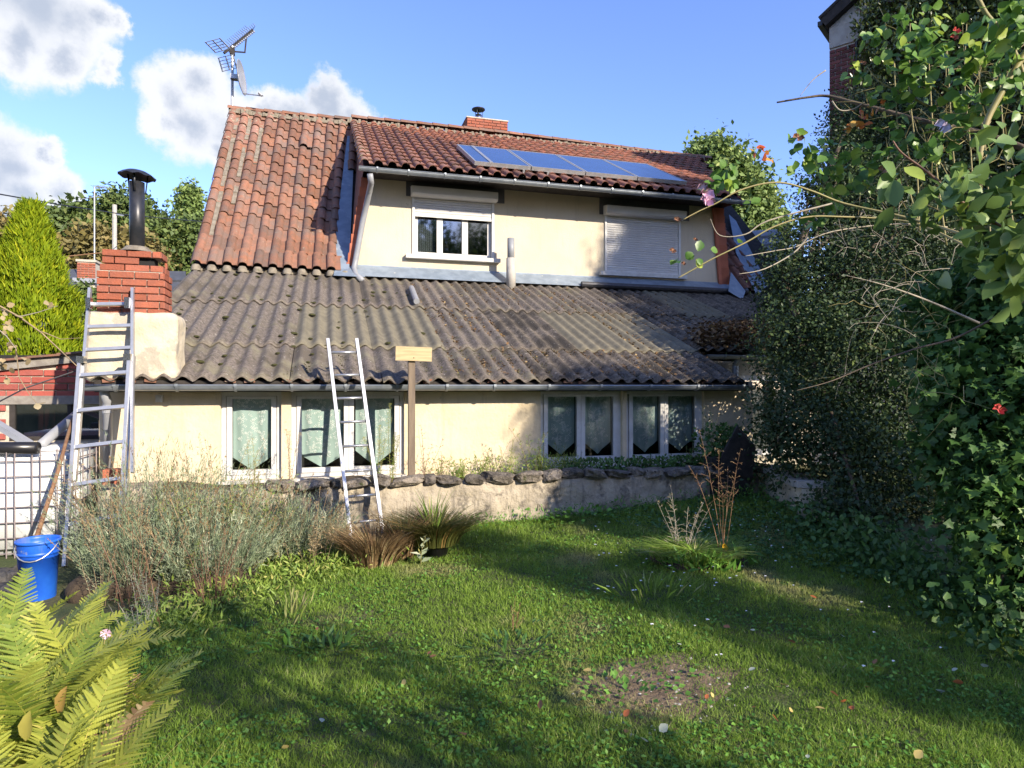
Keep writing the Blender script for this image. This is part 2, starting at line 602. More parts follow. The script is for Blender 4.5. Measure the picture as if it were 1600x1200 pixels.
def place(T, P, Yd, Zd, size, rnd, aspect=1.0):
    """Leaf template at points P, growing along Yd, face along Zd."""
    tv, tf = T
    Yd = unit(Yd)
    X = unit(np.cross(Yd, Zd))
    Z = np.cross(X, Yd)
    sz = np.asarray(size).reshape(-1, 1) * np.ones((len(P), 1))
    V = (P[:, None, :] + tv[None, :, 0, None] * (X * sz * aspect)[:, None, :] + tv[None, :, 1, None] * (Yd * sz)[:, None, :]
         + tv[None, :, 2, None] * (Z * sz)[:, None, :])
    n, k = len(P), len(tv)
    Fc = tf[None] + (np.arange(n) * k)[:, None, None]
    R = np.repeat(rnd, k)
    return V.reshape(-1, 3), Fc.reshape(-1, 3), R


def join(parts):
    V, Fc, R, o = [], [], [], 0
    for v, f, r in parts:
        V.append(v)
        Fc.append(f + o)
        R.append(r)
        o += len(v)
    return np.concatenate(V), np.concatenate(Fc), np.concatenate(R)


def crown_arrays(blobs, n_clusters, per, crad, size, T=T_SIMPLE, droop=.3, aspect=1.0, inner=.45, rng=RNG, squash=1.0):
    """blobs: (x, y, z, r) or (x, y, z, rx, ry, rz). Leaves in clusters spread through the outer part of every blob."""
    B = np.array([b if len(b) == 6 else (*b[:3], b[3], b[3], b[3] * squash) for b in blobs], float)
    w = B[:, 3] * B[:, 5]
    idx = rng.choice(len(B), n_clusters, p=w / w.sum())
    d = unit(rng.normal(size=(n_clusters, 3)))
    rad = inner + (1 - inner) * rng.random((n_clusters, 1)) ** .5
    rad *= 1 + rng.normal(0, .09, (n_clusters, 1))
    C = B[idx, :3] + d * B[idx, 3:6] * rad
    tone = np.clip(rng.normal(.42, .2, n_clusters), 0, 1)
    P = np.repeat(C, per, 0)
    off = rng.normal(size=P.shape) * crad * .5
    P = P + off
    out = np.repeat(d, per, 0)
    Y = out * .5 + unit(rng.normal(size=P.shape)) * .9
    Y[:, 2] -= droop * rng.random(len(P))
    Zd = out * .8 + rng.normal(size=P.shape) * .55
    Zd[:, 2] += .5
    rnd = np.clip(np.repeat(tone, per) + rng.normal(0, .16, len(P)), 0, 1)
    s = size * rng.uniform(.42, 1.3, len(P))
    return place(T, P, Y, Zd, s, rnd, aspect)


def ground_z(x, y):
    yy = min(max(y, 0), 8)
    return .015 * yy + .045 * min(max(x, 0), 6) * min(max(yy, 0) / 6, 1) + .018 * math.sin(x * 1.7 + 1) * math.sin(y * 1.3) + .01 * math.sin(x * 4.1) * math.sin(y * 3.7 + 2)


def ground_zn(x, y):
    yy = np.clip(y, 0, 8)
    return .015 * yy + .045 * np.clip(x, 0, 6) * np.clip(yy / 6, 0, 1) + .018 * np.sin(x * 1.7 + 1) * np.sin(y * 1.3) + .01 * np.sin(x * 4.1) * np.sin(y * 3.7 + 2)
# ------------------------------------------------------------------ ground
def ground_sheet():
    xs = sorted(set([-400, -200, -100, -50, -25, -14] + [round(-9 + .3 * i, 3) for i in range(71)] + [16, 25, 50, 100, 200, 400]))
    ys = sorted(set([-400, -200, -100, -50, -20, -10] + [round(-6 + .3 * i, 3) for i in range(60)] + [16, 25, 50, 100, 200, 400]))
    X, Y = np.meshgrid(xs, ys)
    Z = ground_zn(X, Y)
    V = np.stack([X, Y, Z], -1).reshape(-1, 3)
    nx, ny = len(xs), len(ys)
    i = (np.arange(ny - 1)[:, None] * nx + np.arange(nx - 1)[None]).ravel()
    Fc = np.stack([i, i + 1, i + nx + 1, i + nx], 1)
    m = M('lawn_ground', (.055, .075, .022), (.09, .085, .035), scale=2.2, rough=1, bump=1.6, bscale=45,
          patches=(((.13, .10, .065), 1.3, .60, .70), ((.035, .06, .015), 9, .5, .7)))
    o = link('lawn', np_mesh('lawn', V, Fc, m, smooth=True))
    tag(o, kind='structure')
    return o


ground_sheet()

# ------------------------------------------------------------------ house
house = empty('house', (1.4, 7.15, 0), 'cream rendered cottage with red tiled roof, wide dormer and corrugated lean-to roof behind the lawn', 'house')


def wall_panel(name, mat, parent, xs0, xs1, z0, z1, y0, y1, holes, lx=None, rx=None):
    """Wall in the xz plane, front at y0, back at y1, with rectangular holes; lx/rx give outer edges as functions of z."""
    xs = sorted({xs0, xs1} | {h[0] for h in holes} | {h[1] for h in holes})
    zs = sorted({z0, z1} | {h[2] for h in holes} | {h[3] for h in holes})

    def X(x, z):
        if lx and x == xs0:
            return lx(z)
        if rx and x == xs1:
            return rx(z)
        return x

    def solid(i, j):
        if i < 0 or j < 0 or i >= len(xs) - 1 or j >= len(zs) - 1:
            return False
        cx, cz = (xs[i] + xs[i + 1]) / 2, (zs[j] + zs[j + 1]) / 2
        return not any(h[0] < cx < h[1] and h[2] < cz < h[3] for h in holes)
    b = MB()
    for i in range(len(xs) - 1):
        for j in range(len(zs) - 1):
            if not solid(i, j):
                continue
            xa, xb, za, zb = xs[i], xs[i + 1], zs[j], zs[j + 1]
            a, c, d, e = (X(xa, za), za), (X(xb, za), za), (X(xb, zb), zb), (X(xa, zb), zb)
            b.quad((a[0], y0, a[1]), (c[0], y0, c[1]), (d[0], y0, d[1]), (e[0], y0, e[1]))
            b.quad((e[0], y1, e[1]), (d[0], y1, d[1]), (c[0], y1, c[1]), (a[0], y1, a[1]))
            for (di, dj, p, q) in ((-1, 0, e, a), (1, 0, c, d), (0, -1, a, c), (0, 1, d, e)):
                if not solid(i + di, j + dj):
                    b.quad((p[0], y0, p[1]), (p[0], y1, p[1]), (q[0], y1, q[1]), (q[0], y0, q[1]))
    return b.build(name, mat, parent)


WY = 7.15
wins = [(-1.036, -.457, .60, 1.50), (-.36, .806, .60, 1.50), (2.366, 3.395, .63, 1.51), (3.45, 4.50, .63, 1.51)]
wall_panel('wall', MATS['cream'], house, -2.12, 5.0, -.1, 1.60, WY, WY + .28, wins)
# side and rear enclosure of the house
b = MB()
b.box(-2.12, -1.9, WY + .28, 15.7, -.1, 1.6).box(-2.12, 9.6, 15.7, 16.0, -.1, 3.4)
b.poly([(-2.02, 15.95, 1.6), (-2.02, WY + .3, 1.6), (-2.02, 11.7, 3.38), (-2.02, 15.8, 7.6), (-2.02, 15.95, 7.6)])
b.box(9.3, 9.6, 8.5, 15.7, -.1, 3.0)
b.quad((-2.0, 15.95, 0), (9.8, 15.95, 0), (9.8, 15.95, 7.7), (-2.0, 15.95, 7.7))
b.poly([(9.7, 15.95, 3), (9.7, 12.2, 3.9), (9.7, 15.8, 7.6), (9.7, 15.95, 7.6)])
b.build('side_wall', MATS['cream_worn'], house)
# inner dark partition so that the rooms behind the panes are closed
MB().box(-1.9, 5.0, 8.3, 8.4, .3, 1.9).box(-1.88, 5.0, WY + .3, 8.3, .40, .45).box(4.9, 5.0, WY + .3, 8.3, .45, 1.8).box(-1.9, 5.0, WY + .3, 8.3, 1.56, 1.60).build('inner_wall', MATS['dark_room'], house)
# annex wall, set back to the right
wall_panel('annex_wall', MATS['cream_worn'], house, 5.0, 9.3, -.1, 1.92, 8.22, 8.45, [(5.62, 6.6, .55, 1.72)])
MB().box(5.0, 5.2, WY, 8.22, -.1, 1.62).build('wall', MATS['cream'], house)
# annex window
w = MB()
w.box(5.62, 5.70, 8.24, 8.32, .55, 1.72).box(6.52, 6.6, 8.24, 8.32, .55, 1.72).box(5.70, 6.52, 8.24, 8.32, 1.64, 1.72).box(5.70, 6.52, 8.24, 8.32, .55, .63)
wf = w.build('window', MATS['white_frame'], house)
MB().box(5.70, 6.52, 8.275, 8.285, .63, 1.64).build('pane', MATS['glass_upper'], wf)
MB().box(5.62, 6.6, 8.46, 8.5, .5, 1.75).build('curtain_backing', MATS['curtain_white'], wf)


def window(x0, x1, z0, z1, leaves, y=WY + .05, label=None):
    """A window: outer frame mesh with sashes and panes as sub-parts."""
    f = .045
    b = MB()
    b.box(x0, x0 + f, y, y + .08, z0, z1).box(x1 - f, x1, y, y + .08, z0, z1)
    b.box(x0 + f, x1 - f, y, y + .08, z0, z0 + f).box(x0 + f, x1 - f, y, y + .08, z1 - f, z1)
    fr = b.build('window', MATS['white_frame'], house)
    if label:
        fr['label'] = label
    MB().box(x0 - .02, x1 + .02, WY - .05, y + .01, z0 - .035, z0 - .002).build('window_sill', MATS['sill'], fr)
    xi0, xi1 = x0 + f + .004, x1 - f - .004
    wl = (xi1 - xi0) / leaves
    for k in range(leaves):
        a, c = xi0 + wl * k + .002, xi0 + wl * (k + 1) - .002
        s = .05
        q = MB()
        ya, yb = y - .012, y + .05
        zz0, zz1 = z0 + f + .003, z1 - f - .003
        q.box(a, a + s, ya, yb, zz0, zz1).box(c - s, c, ya, yb, zz0, zz1)
        q.box(a + s, c - s, ya, yb, zz0, zz0 + s).box(a + s, c - s, ya, yb, zz1 - s * .55, zz1)
        q.build('sash', MATS['white_frame'], fr)
        MB().box(a + s, c - s, y + .012, y + .02, zz0 + s, zz1 - s * .55).build('pane', MATS['glass'], fr)
        yield (a + s, c - s, zz0 + s, zz1)


LEAFLET = place(T_OVAL, np.zeros((1, 3)), np.array([[0., 0, 1]]), np.array([[0., -1, 0]]), .021, np.zeros(1), .8)


def curtain(x0, x1, ztop, zside, ztip, label, xt=None, y=WY + .115):
    """Pointed cafe curtain with an embroidered twig pattern."""
    xt = (x0 + x1) / 2 if xt is None else xt
    e = empty('curtain', ((x0 + x1) / 2, y, ztip), label, 'curtain', 'pointed green curtains in the lower windows')
    n = 22

    def low(x):
        t = (x - x0) / (xt - x0) if x < xt else (x1 - x) / (x1 - xt)
        return zside + (ztip - zside) * t

    def fy(x, z):
        return y + .010 * math.sin((x - x0) * 26 + z * 1.5) + .004 * math.sin((x - x0) * 61)
    v, f = [], []
    rows = 14
    for i in range(n + 1):
        x = x0 + (x1 - x0) * i / n
        for j in range(rows + 1):
            z = ztop + (low(x) - ztop) * j / rows
            v.append((x, fy(x, z), z))
    for i in range(n):
        for j in range(rows):
            a = i * (rows + 1) + j
            f.append((a, a + 1, a + rows + 2, a + rows + 1))
    me = bpy.data.meshes.new('cloth')
    me.from_pydata(v, [], f)
    me.materials.append(MATS['curtain'])
    me.shade_smooth()
    cl = link('cloth', me, e)
    # twig embroidery, inside the plain hem
    rng = np.random.default_rng(int(abs(x0) * 1000))
    P, Yd = [], []
    for s in range(int(120 * (x1 - x0) / .4)):
        x = rng.uniform(x0 + .05, x1 - .05)
        z = rng.uniform(ztip + .1, ztop - .02)
        a = rng.uniform(0, 6.28)
        for q in range(3):
            if not (x0 + .045 < x < x1 - .045 and low(x) + .075 < z < ztop):
                break
            for sg in (-1, 1):
                P.append((x, fy(x, z) - .004, z))
                Yd.append((math.sin(a + sg * .8), 0, math.cos(a + sg * .8)))
            x += .017 * math.sin(a)
            z += .017 * math.cos(a)
            a += rng.uniform(-.45, .45)
    P, Yd = np.array(P), np.array(Yd)
    V, Fc, R = place(T_SIMPLE, P, Yd, np.tile([[0., -1, 0]], (len(P), 1)), .0155 * rng.uniform(.7, 1.15, len(P)), rng.random(len(P)), .9)
    o = link('embroidery', np_mesh('embroidery', V, Fc, MATS['curtain_white'], R), e)
    o['kind'] = 'stuff'
    return e


def sheer(x0, x1, z0, z1):
    pass


W1 = list(window(*wins[0], 1, label='single-leaf white window beside the leaning extension ladder'))
W2 = list(window(*wins[1], 2, label='two-leaf white window behind the narrow ladder'))
W3 = list(window(*wins[2], 2, label='two-leaf white window in the middle of the right wall'))
W4 = list(window(*wins[3], 2, label='two-leaf white window next to the annex'))
cl = ['wide pointed green curtain in the single window behind the lavender',
      'pointed green curtain crossed by the left rail of the narrow ladder',
      'pointed green curtain behind the yellow plume weed, next to the sign post',
      'pointed green curtain in the first shaded pane after the bare cream wall',
      'pointed green curtain in the second shaded pane from the bare cream wall',
      'pointed green curtain in the third shaded pane from the bare cream wall',
      'pointed green curtain in the shaded pane nearest the annex corner']
k = 0
for ws in (W1, W2, W3, W4):
    for (a, c, z0, z1) in ws:
        tip = z0 - .01 if k < 3 else z0 + .02
        side = z0 + .12 if k in (0, 1) else z0 + .16
        xo = .0 if k in (0, 1) else .02
        curtain(a + xo, c - .005, z1 + .02, side, tip, cl[k])
        k += 1

# ------------------------------------------------------------------ corrugated lean-to roof
SL1 = math.tan(math.radians(21.16))
RY0, RZ0 = 6.90, 1.60
PW = .177
ANG1 = math.atan(SL1)


def corr_sheet(waves, length, seed):
    """Sheet lying in local xy (x across, y up the slope), corrugated in z."""
    n = waves * 8
    ny = max(4, int(length / .16))
    V, Fc = [], []
    x = np.arange(n + 1) * PW / 8
    rng = np.random.default_rng(seed)
    for j in range(ny + 1):
        y = length * j / ny
        for i, xx in enumerate(x):
            z = .026 * math.cos(2 * math.pi * xx / PW - math.pi)
            z += .0035 * mnoise.noise(Vector((xx * 12, y * 12, seed)))
            yy = y + (.006 * mnoise.noise(Vector((xx * 9, seed, 3))) if j in (0,) else 0)
            V.append((xx, yy, z))
    m = n + 1
    for j in range(ny):
        for i in range(n):
            a = j * m + i
            Fc.append((a, a + 1, a + m + 1, a + m))
    b0 = len(V)
    for i in range(m):          # lower lip gives the sheet its thickness
        X = V[i]
        V.append((X[0], X[1], X[2] - .008))
    for i in range(m):
        X = V[m + i]
        V.append((X[0], X[1], X[2] - .008))
    for i in range(n):
        Fc.append((i + 1, i, b0 + i, b0 + i + 1))
        Fc.append((b0 + i + 1, b0 + i, b0 + m + i, b0 + m + i + 1))
    me = bpy.data.meshes.new('corrugated_sheet')
    me.from_pydata(V, [], Fc)
    me.shade_smooth()
    return me


lean = empty('lean_to_roof', (1.4, RY0, RZ0))
adopt(lean, house)
RUN = {0: (6.90, 7.98), 1: (7.90, 9.78), 2: (9.70, 11.95)}
SW = 5 * PW
cache = {}


def roof_z1(y):
    return RZ0 + SL1 * (y - RY0)


for row, (ya, yb) in RUN.items():
    for c in range(-2, 11):
        x0 = -.367 + SW * c
        if row == 0 and c > 5 or row == 1 and c > 8:
            continue
        a2 = ya
        if c > 5 and row == 1:
            a2 = 8.02
        ln = (yb - a2) / math.cos(ANG1)
        if row == 1 and c in (0, 1, 5, 4) or row == 2 and c == 7:
            mt = 'fibre_olive'
        elif c >= 3 and row < 2 or c > 5:
            mt = 'fibre_dark'
        else:
            mt = 'fibre'
        key = (round(ln, 2), mt, c % 3)
        if key not in cache:
            me = corr_sheet(5, ln, c % 3 + row * 5)
            me.materials.append(MATS[mt])
            cache[key] = me
        lift = .026 + .008 * row + (.004 if c % 2 else 0)
        jit = random.uniform(-.02, .02)
        Mx = Matrix.Translation((x0 + random.uniform(-.004, .004), a2 + (jit if row else jit * .6), roof_z1(a2 + jit) + lift)) @ Matrix.Rotation(ANG1 - .006, 4, 'X')
        o = link('corrugated_sheet', cache[key], lean, Mx)
        if mt == 'fibre_olive':
            o['label'] = 'smoother olive-green corrugated sheet'
# sagging patched strips above the gutter
for (xa, xb, yy, dz) in ((-.1, .55, 7.12, .0), (.55, 1.05, 7.05, .0)):
    v, f = [], []
    nn = int((xb - xa) / PW * 8)
    for j in range(4):
        for i in range(nn + 1):
            x = xa + PW / 8 * i
            ph = 2 * math.pi * (x + .367) / PW - math.pi
            y = yy - .26 + j * .09
            v.append((x, y + .02 * math.sin(x * 7), roof_z1(y) + .05 + .026 * math.cos(ph) + (.012 if j else .0)))
    for j in range(3):
        for i in range(nn):
            a = j * (nn + 1) + i
            f.append((a, a + 1, a + nn + 2, a + nn + 1))
    me = bpy.data.meshes.new('patch_strip')
    me.from_pydata(v, [], f)
    me.materials.append(MATS['fibre'])
    sld = link('patch_strip', me, lean)
    sm = sld.modifiers.new('solid', 'SOLIDIFY')
    sm.thickness = .012
# roof deck under the sheets (closes the eave) and red tile fragments peeping out at the edge
b = MB()
b.quad((-2.1, 6.98, roof_z1(6.98) - .03), (5.0, 6.98, roof_z1(6.98) - .03), (5.0, 11.9, roof_z1(11.9) - .03), (-2.1, 11.9, roof_z1(11.9) - .03))
b.quad((5.0, 8.1, roof_z1(8.1) - .03), (9.2, 8.1, roof_z1(8.1) - .03), (9.2, 11.9, roof_z1(11.9) - .03), (5.0, 11.9, roof_z1(11.9) - .03))
b.box(-2.1, 5.0, 6.955, 6.975, 1.50, 1.612)
b.build('roof_deck', MATS['timber_dark'], lean)
for i in range(40):
    x = -2.05 + i * PW + .02
    if x < 4.9 and random.random() < .6 - .08 * x:
        b = MB().box(-.05, .05, 0, .12, -.012, .02)
        o = b.build('eave_tile', MATS['terracotta'], lean)
        o.matrix_basis = Matrix.Translation((x + .05, 6.93, 1.605)) @ Matrix.Rotation(random.uniform(-.3, .3), 4, 'Y')
# mortar bedding knobs along the top and ridge seam
b = MB()
for i in range(46):
    x = -2.0 + i * .235
    if x > 8:
        break
    if i == 0:
        km = b.lathe([(.0, .05), (.035, .04), (.05, .0), (.05, -.05)], (0, 0, 0), 6).mesh('mortar_knob', MATS['mortar_old'], True)
    link('mortar_knob', km, lean, Matrix.Translation((x, 11.70, roof_z1(11.72) + .03)))
MB().box(-2.1, .2, 11.72, 11.9, roof_z1(11.75) - .02, roof_z1(11.75) + .05).build('mortar_bed', MATS['mortar_old'], lean)
# small grey pipe end lying on the sheets
b = MB()
p0, p1 = PP(643, 450, SL1, RY0, RZ0 + .08), PP(651, 471, SL1, RY0, RZ0 + .1)
b.tube([p0, p1], .045, 12)
b.build('roof_pipe', MATS['pvc_grey'], lean)

# gutters ------------------------------------------------------------


def gutter(name, x0, x1, y, z, r, parent, slope=0.0):
    b = MB()
    n = 10
    rings = []
    for x in (x0, x1):
        i = len(b.v)
        for k in range(n + 1):
            a = math.pi * k / n
            b.v.append((x, y - r * math.cos(a), z - r * math.sin(a) + slope * (x - x0)))
        for k in range(n + 1):
            a = math.pi * (n - k) / n
            b.v.append((x, y - (r - .004) * math.cos(a), z - (r - .004) * math.sin(a) + slope * (x - x0)))
        rings.append(i)
    m = 2 * n + 2
    for k in range(m):
        k2 = (k + 1) % m
        b.f.append((rings[0] + k, rings[1] + k, rings[1] + k2, rings[0] + k2))
    for rr in rings:
        b.poly([b.v[rr + k] for k in range(n + 1)])
    b.tube([(x0, y - r, z), (x1, y - r, z + slope * (x1 - x0))], .008, 6)
    o = b.build(name, MATS['zinc'], parent)
    k = 0
    x = x0 + .3
    while x < x1:
        q = MB()
        pts = [(x, y - (r + .006) * math.cos(math.pi * j / 8), z - (r + .006) * math.sin(math.pi * j / 8) + slope * (x - x0)) for j in range(9)]
        for j in range(8):
            q.bar(pts[j], pts[j + 1], .022, .006, up=(0, pts[j][1] - y, pts[j][2] - z))
        q.box(x - .014, x + .014, y - r - .016, y - r + .012, z - .012 + slope * (x - x0), z + .014 + slope * (x - x0))
        q.build('gutter_bracket', MATS['zinc'], o)
        x += .52 if x < 1.3 else .62
    return o


gutter('gutter', -2.2, 5.02, 6.88, 1.565, .055, house)
gutter('gutter', 5.05, 7.6, 8.0, 1.99, .05, house)
MB().tube([(5.62, 8.02, 1.97), (5.62, 8.12, 1.86), (5.62, 8.12, 1.62)], .045, 12).build('downpipe', MATS['zinc'], house)
MB().tube([(-2.02, 6.94, 1.53), (-2.02, 7.05, 1.40), (-2.02, 7.07, .62)], .04, 14).build('downpipe', MATS['pvc_grey'], house, True)
MB().tube([(-2.02, 7.05, 1.38), (-2.02, 7.052, 1.30)], .046, 14).tube([(-2.02, 7.07, .72), (-2.02, 7.07, .60)], .046, 14).build('pipe_collar', MATS['pvc_grey'], house)
# outdoor lamp / junction box under the gutter
b = MB().box(-1.62, -1.56, 7.10, 7.15, 1.40, 1.47)
b.tube([(-1.59, 7.10, 1.435), (-1.59, 7.085, 1.435)], .018, 10)
b.build('junction_box', MATS['sill'], house)

# ------------------------------------------------------------------ tiled roofs


def tile_mesh(w, ln, mat, name='tile', barrel=.62):
    """Roman tile: barrel roll and flat pan, local x across, y up the slope; front edge thick."""
    b = MB()
    rw = w * barrel
    prof = [(-.012, -.004), (.0, .006)]
    for k in range(7):
        a = math.pi * (1 - k / 6)
        prof.append((rw / 2 + rw / 2 * math.cos(a) + .004, .012 + .062 * math.sin(a) * (w / .24)))
    prof += [(rw + .012, .004), (w + .004, .004)]
    th = .014
    for (p, q) in zip(prof, prof[1:]):
        lo, hi = 0, ln
        z1 = 0.0
        b.quad((p[0], lo, p[1] + .022), (q[0], lo, q[1] + .022), (q[0], hi, q[1]), (p[0], hi, p[1]))
        b.quad((q[0], lo, q[1] + .022), (p[0], lo, p[1] + .022), (p[0], lo + .004, p[1] + .022 - th), (q[0], lo + .004, q[1] + .022 - th))
    me = b.mesh(name, mat)
    # shared verts let the barrel shade smoothly
    import bmesh
    bm = bmesh.new()
    bm.from_mesh(me)
    bmesh.ops.remove_doubles(bm, verts=bm.verts, dist=1e-5)
    for f in bm.faces:
        f.smooth = abs(f.normal.y) < .6
    for e in bm.edges:
        if len(e.link_faces) == 2 and e.calc_face_angle(0) > 1.0:
            e.smooth = False
    bm.to_mesh(me)
    bm.free()
    return me


S2Y0, S2Z0, S2Y1, S2Z1 = 11.66, 3.46, 15.87, 7.74
SL2 = (S2Z1 - S2Z0) / (S2Y1 - S2Y0)
ANG2 = math.atan(SL2)
steep = empty('steep_roof', (-1, S2Y0, S2Z0))
adopt(steep, house)
NR, NCOL = 15, 10
for mt_name, base in (('terracotta', 'terracotta'), ('terracotta_old', 'terracotta_old')):
    MATS['tm_' + mt_name] = None
tm = {k: tile_mesh(1.0, 1.0, MATS[k]) for k in ()}


def row_mesh(w, ln, key, store={}):
    k = (round(w, 3), round(ln, 3), key)
    if k not in store:
        store[k] = tile_mesh(w, ln, MATS[key])
    return store[k]


def valley_x(t):      # right-hand edge of the tiled part beside the dormer
    return .22 + (.54 - .22) * t


tl_left = []
for r in range(NR):
    t0 = r / NR
    y = S2Y0 + (S2Y1 - S2Y0) * t0
    z = S2Z0 + SL2 * (y - S2Y0)
    # the foot of the roof kicks out a little
    kick = .10 * max(0, 1 - t0 * 4) ** 2
    xl, xr = -2.12, valley_x(t0)
    w = (xr - xl) / NCOL
    ln = (S2Y1 - S2Y0) / NR / math.cos(ANG2) * 1.12
    for c in range(NCOL + 1):
        x = xl + w * c
        if c == NCOL:
            if r < 9:
                continue
        old = (c <= 1 and r > 10) or (c == 2 and r in (12, 13, 14)) or (c <= 3 and r == 14)
        me = row_mesh(w, ln, 'terracotta_old' if old else 'terracotta')
        J = Matrix.Rotation(random.gauss(0, .012), 4, 'Z') @ Matrix.Rotation(random.gauss(0, .008), 4, 'X')
        if (c, r) == (6, 11):
            J = Matrix.Translation((0, .05, .03)) @ Matrix.Rotation(.04, 4, 'X')
        Mx = Matrix.Translation((x, y - kick, z + .05 + kick * .2)) @ Matrix.Rotation(ANG2 - .012, 4, 'X') @ J
        link('tile', me, steep, Mx)
# mortar streaks between the first columns
for c, ra, rb in ((1, 1, 14), (2, 5, 14), (3, 9, 13)):
    x = -2.12 + .245 * c - .05
    b = MB()
    for r in range(ra * 2, rb * 2):
        t0 = r / (NR * 2)
        y = S2Y0 + (S2Y1 - S2Y0) * t0
        w = (valley_x(t0) + 2.12) / NCOL
        xx = -2.12 + w * c - w * .34
        if random.random() < .12:
            continue
        rw_ = random.uniform(.06, .085)
        b.box(xx, xx + rw_, -.02, .19, -.02, random.uniform(.012, .03), Matrix.Translation((0, y, S2Z0 + SL2 * (y - S2Y0) + .062)) @ Matrix.Rotation(ANG2, 4, 'X'))
    b.build('mortar_streak', MATS['mortar_old'], steep)['kind'] = 'stuff'
# roof deck under the tiles
MB().quad((-2.1, S2Y0, S2Z0), (.6, S2Y0, S2Z0), (.6, S2Y1, S2Z1), (-2.1, S2Y1, S2Z1)).build('roof_deck', MATS['timber_dark'], steep)
MB().quad((7.6, S2Y0, S2Z0), (9.75, S2Y0, S2Z0), (9.75, S2Y1, S2Z1), (7.6, S2Y1, S2Z1)).build('roof_deck', MATS['timber_dark'], steep)
# mortar stopping under the first course
mp_ = None
for c in range(NCOL + 1):
    w0 = (valley_x(0) + 2.12) / NCOL
    if mp_ is None:
        mp_ = MB().lathe([(0, .07), (.05, .06), (.075, .02), (.08, -.04)], (0, 0, 0), 8).mesh('mortar_plug', MATS['mortar_old'], True)
    link('mortar_plug', mp_, steep, Matrix.Translation((-2.12 + w0 * (c + .31), S2Y0 - .10, S2Z0 + .015)) @ Matrix.Rotation(random.uniform(0, 3), 4, 'Z'))
# strip of the same roof to the right of the dormer
for r in range(11):
    y = S2Y0 + .02 + (S2Y1 - S2Y0) / NR * r
    z = S2Z0 + SL2 * (y - S2Y0)
    xr = 8.95 + (y - S2Y0) * .12
    for c in range(7):
        x = 8.06 + c * .235
        if x + .2 > xr:
            continue
        link('tile', row_mesh(.235, (S2Y1 - S2Y0) / NR / math.cos(ANG2) * 1.12, 'terracotta_dormer'), steep,
             Matrix.Translation((x, y, z + .05)) @ Matrix.Rotation(ANG2 - .012, 4, 'X') @ Matrix.Rotation(random.gauss(0, .012), 4, 'Z'))
b = MB()
p = [PP(u, v, SL2, S2Y0, S2Z0 + .16) for u, v in ((1139, 335), (1150, 345), (1200, 445), (1183, 462), (1150, 395))]
b.poly(p[::-1])
b.build('verge_flashing', MATS['zinc_flashing'], steep)
# lead apron at the foot of the right cheek
b = MB()
b.poly([PP(u, v, SL2, S2Y0 - .25, S2Z0 + .1) for u, v in ((1138, 455), (1160, 468), (1165, 455), (1142, 425))])
b.build('foot_flashing', MATS['zinc_flashing'], steep)

# dormer ------------------------------------------------------------------
DY, DZ0, DZ1 = 11.8, 3.66, 5.22
DGY, DGZ = 11.12, 5.20
SLD = .536
ANGD = math.atan(SLD)
RDY = 15.87
RDZ = DGZ + .05 + SLD * (RDY - DGY)
dormer = empty('dormer', (4.2, DY, DZ0))
adopt(dormer, house)
lf = lambda z: .48 + (.72 - .48) * (z - DZ0) / (5.1 - DZ0)
rf = lambda z: 7.76 + (7.62 - 7.76) * (z - DZ0) / (5.1 - DZ0)
w5, w6 = (1.47, 2.99, 3.93, 4.98), (5.22, 6.88, 3.80, 4.92)
wall_panel('dormer_wall', MATS['cream_upper'], dormer, .48, 7.76, DZ0 - .25, DZ1 + .1, DY, DY + .2, [w5, w6], lf, rf)
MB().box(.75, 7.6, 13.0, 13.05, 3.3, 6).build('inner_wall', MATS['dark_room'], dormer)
MB().box(.7, 7.62, DGY + .08, DY - .002, DZ1 + .02, DZ1 + .06).build('soffit', MATS['timber_dark'], dormer)
# cheeks: tile-hung sides and the narrow front bands of tiles
for sgn, a, c in ((-1, lf, lambda z: lf(z) - .16), (1, rf, lambda z: rf(z) + .25)):
    zz = DZ0 - .28
    rows = 11 if sgn < 0 else 12
    hh = (DZ1 - zz) / rows
    for k in range(rows):
        z = zz + hh * k
        xa, xb = a(z + hh / 2), c(z + hh / 2)
        if sgn < 0:
            xa, xb = xb, xa - .005
        Mx = Matrix.Translation(((xa + xb) / 2, DY - .03, z)) @ Matrix.Rotation(.07, 4, 'X') @ Matrix.Rotation(random.gauss(.04 if sgn < 0 else 0, .015), 4, 'Y') @ Matrix.Diagonal(((xb - xa), 1, 1, 1))
        me = MB().box(-.5, .5, -.012, .012, -.02, hh + .01).mesh('hung_tile', MATS['hung_tile'])
        link('hung_tile', me, dormer, Mx)
    xw = (lf if sgn < 0 else rf)
    off = -.15 if sgn < 0 else .24
    b = MB()
    zt = DZ1 + .02

    def roofy(z):
        return S2Y0 + (z - S2Z0) / SL2
    P0, P1 = (xw(DZ0) + off, DY, DZ0 - .3), (xw(DZ1) + off, DY, zt)
    yy1 = 15.4
    P2 = (xw(DZ1) + (off if sgn > 0 else off + .12), yy1, min(DGZ + SLD * (yy1 - DGY) - .02, 7.4))
    b.quad(P0, P1, P2, (P0[0], DY + .2, DZ0 - .3))
    b.tri(P1, (P1[0], DGY + .1, DGZ), P2)
    b.build('cheek', MATS['terracotta_dormer'], dormer)
    if sgn > 0:     # timber edge between the wall and the right band
        MB().bar((rf(DZ0) + .03, DY - .04, DZ0 - .1), (rf(DZ1) + .03, DY - .04, DZ1), .07, .05, up=(0, 1, 0)).build('edge_board', MATS['hung_tile'], dormer)
# dormer tiles
droof = empty('dormer_roof', (4.2, DGY, DGZ))
adopt(droof, house)
TW, NRD = .2265, 14
DL = (RDY - DGY) / math.cos(ANGD)
gl = DL / NRD


def rake_x(y):
    return 7.85 + (9.9 - 7.85) * (y - DGY) / (RDY - DGY)


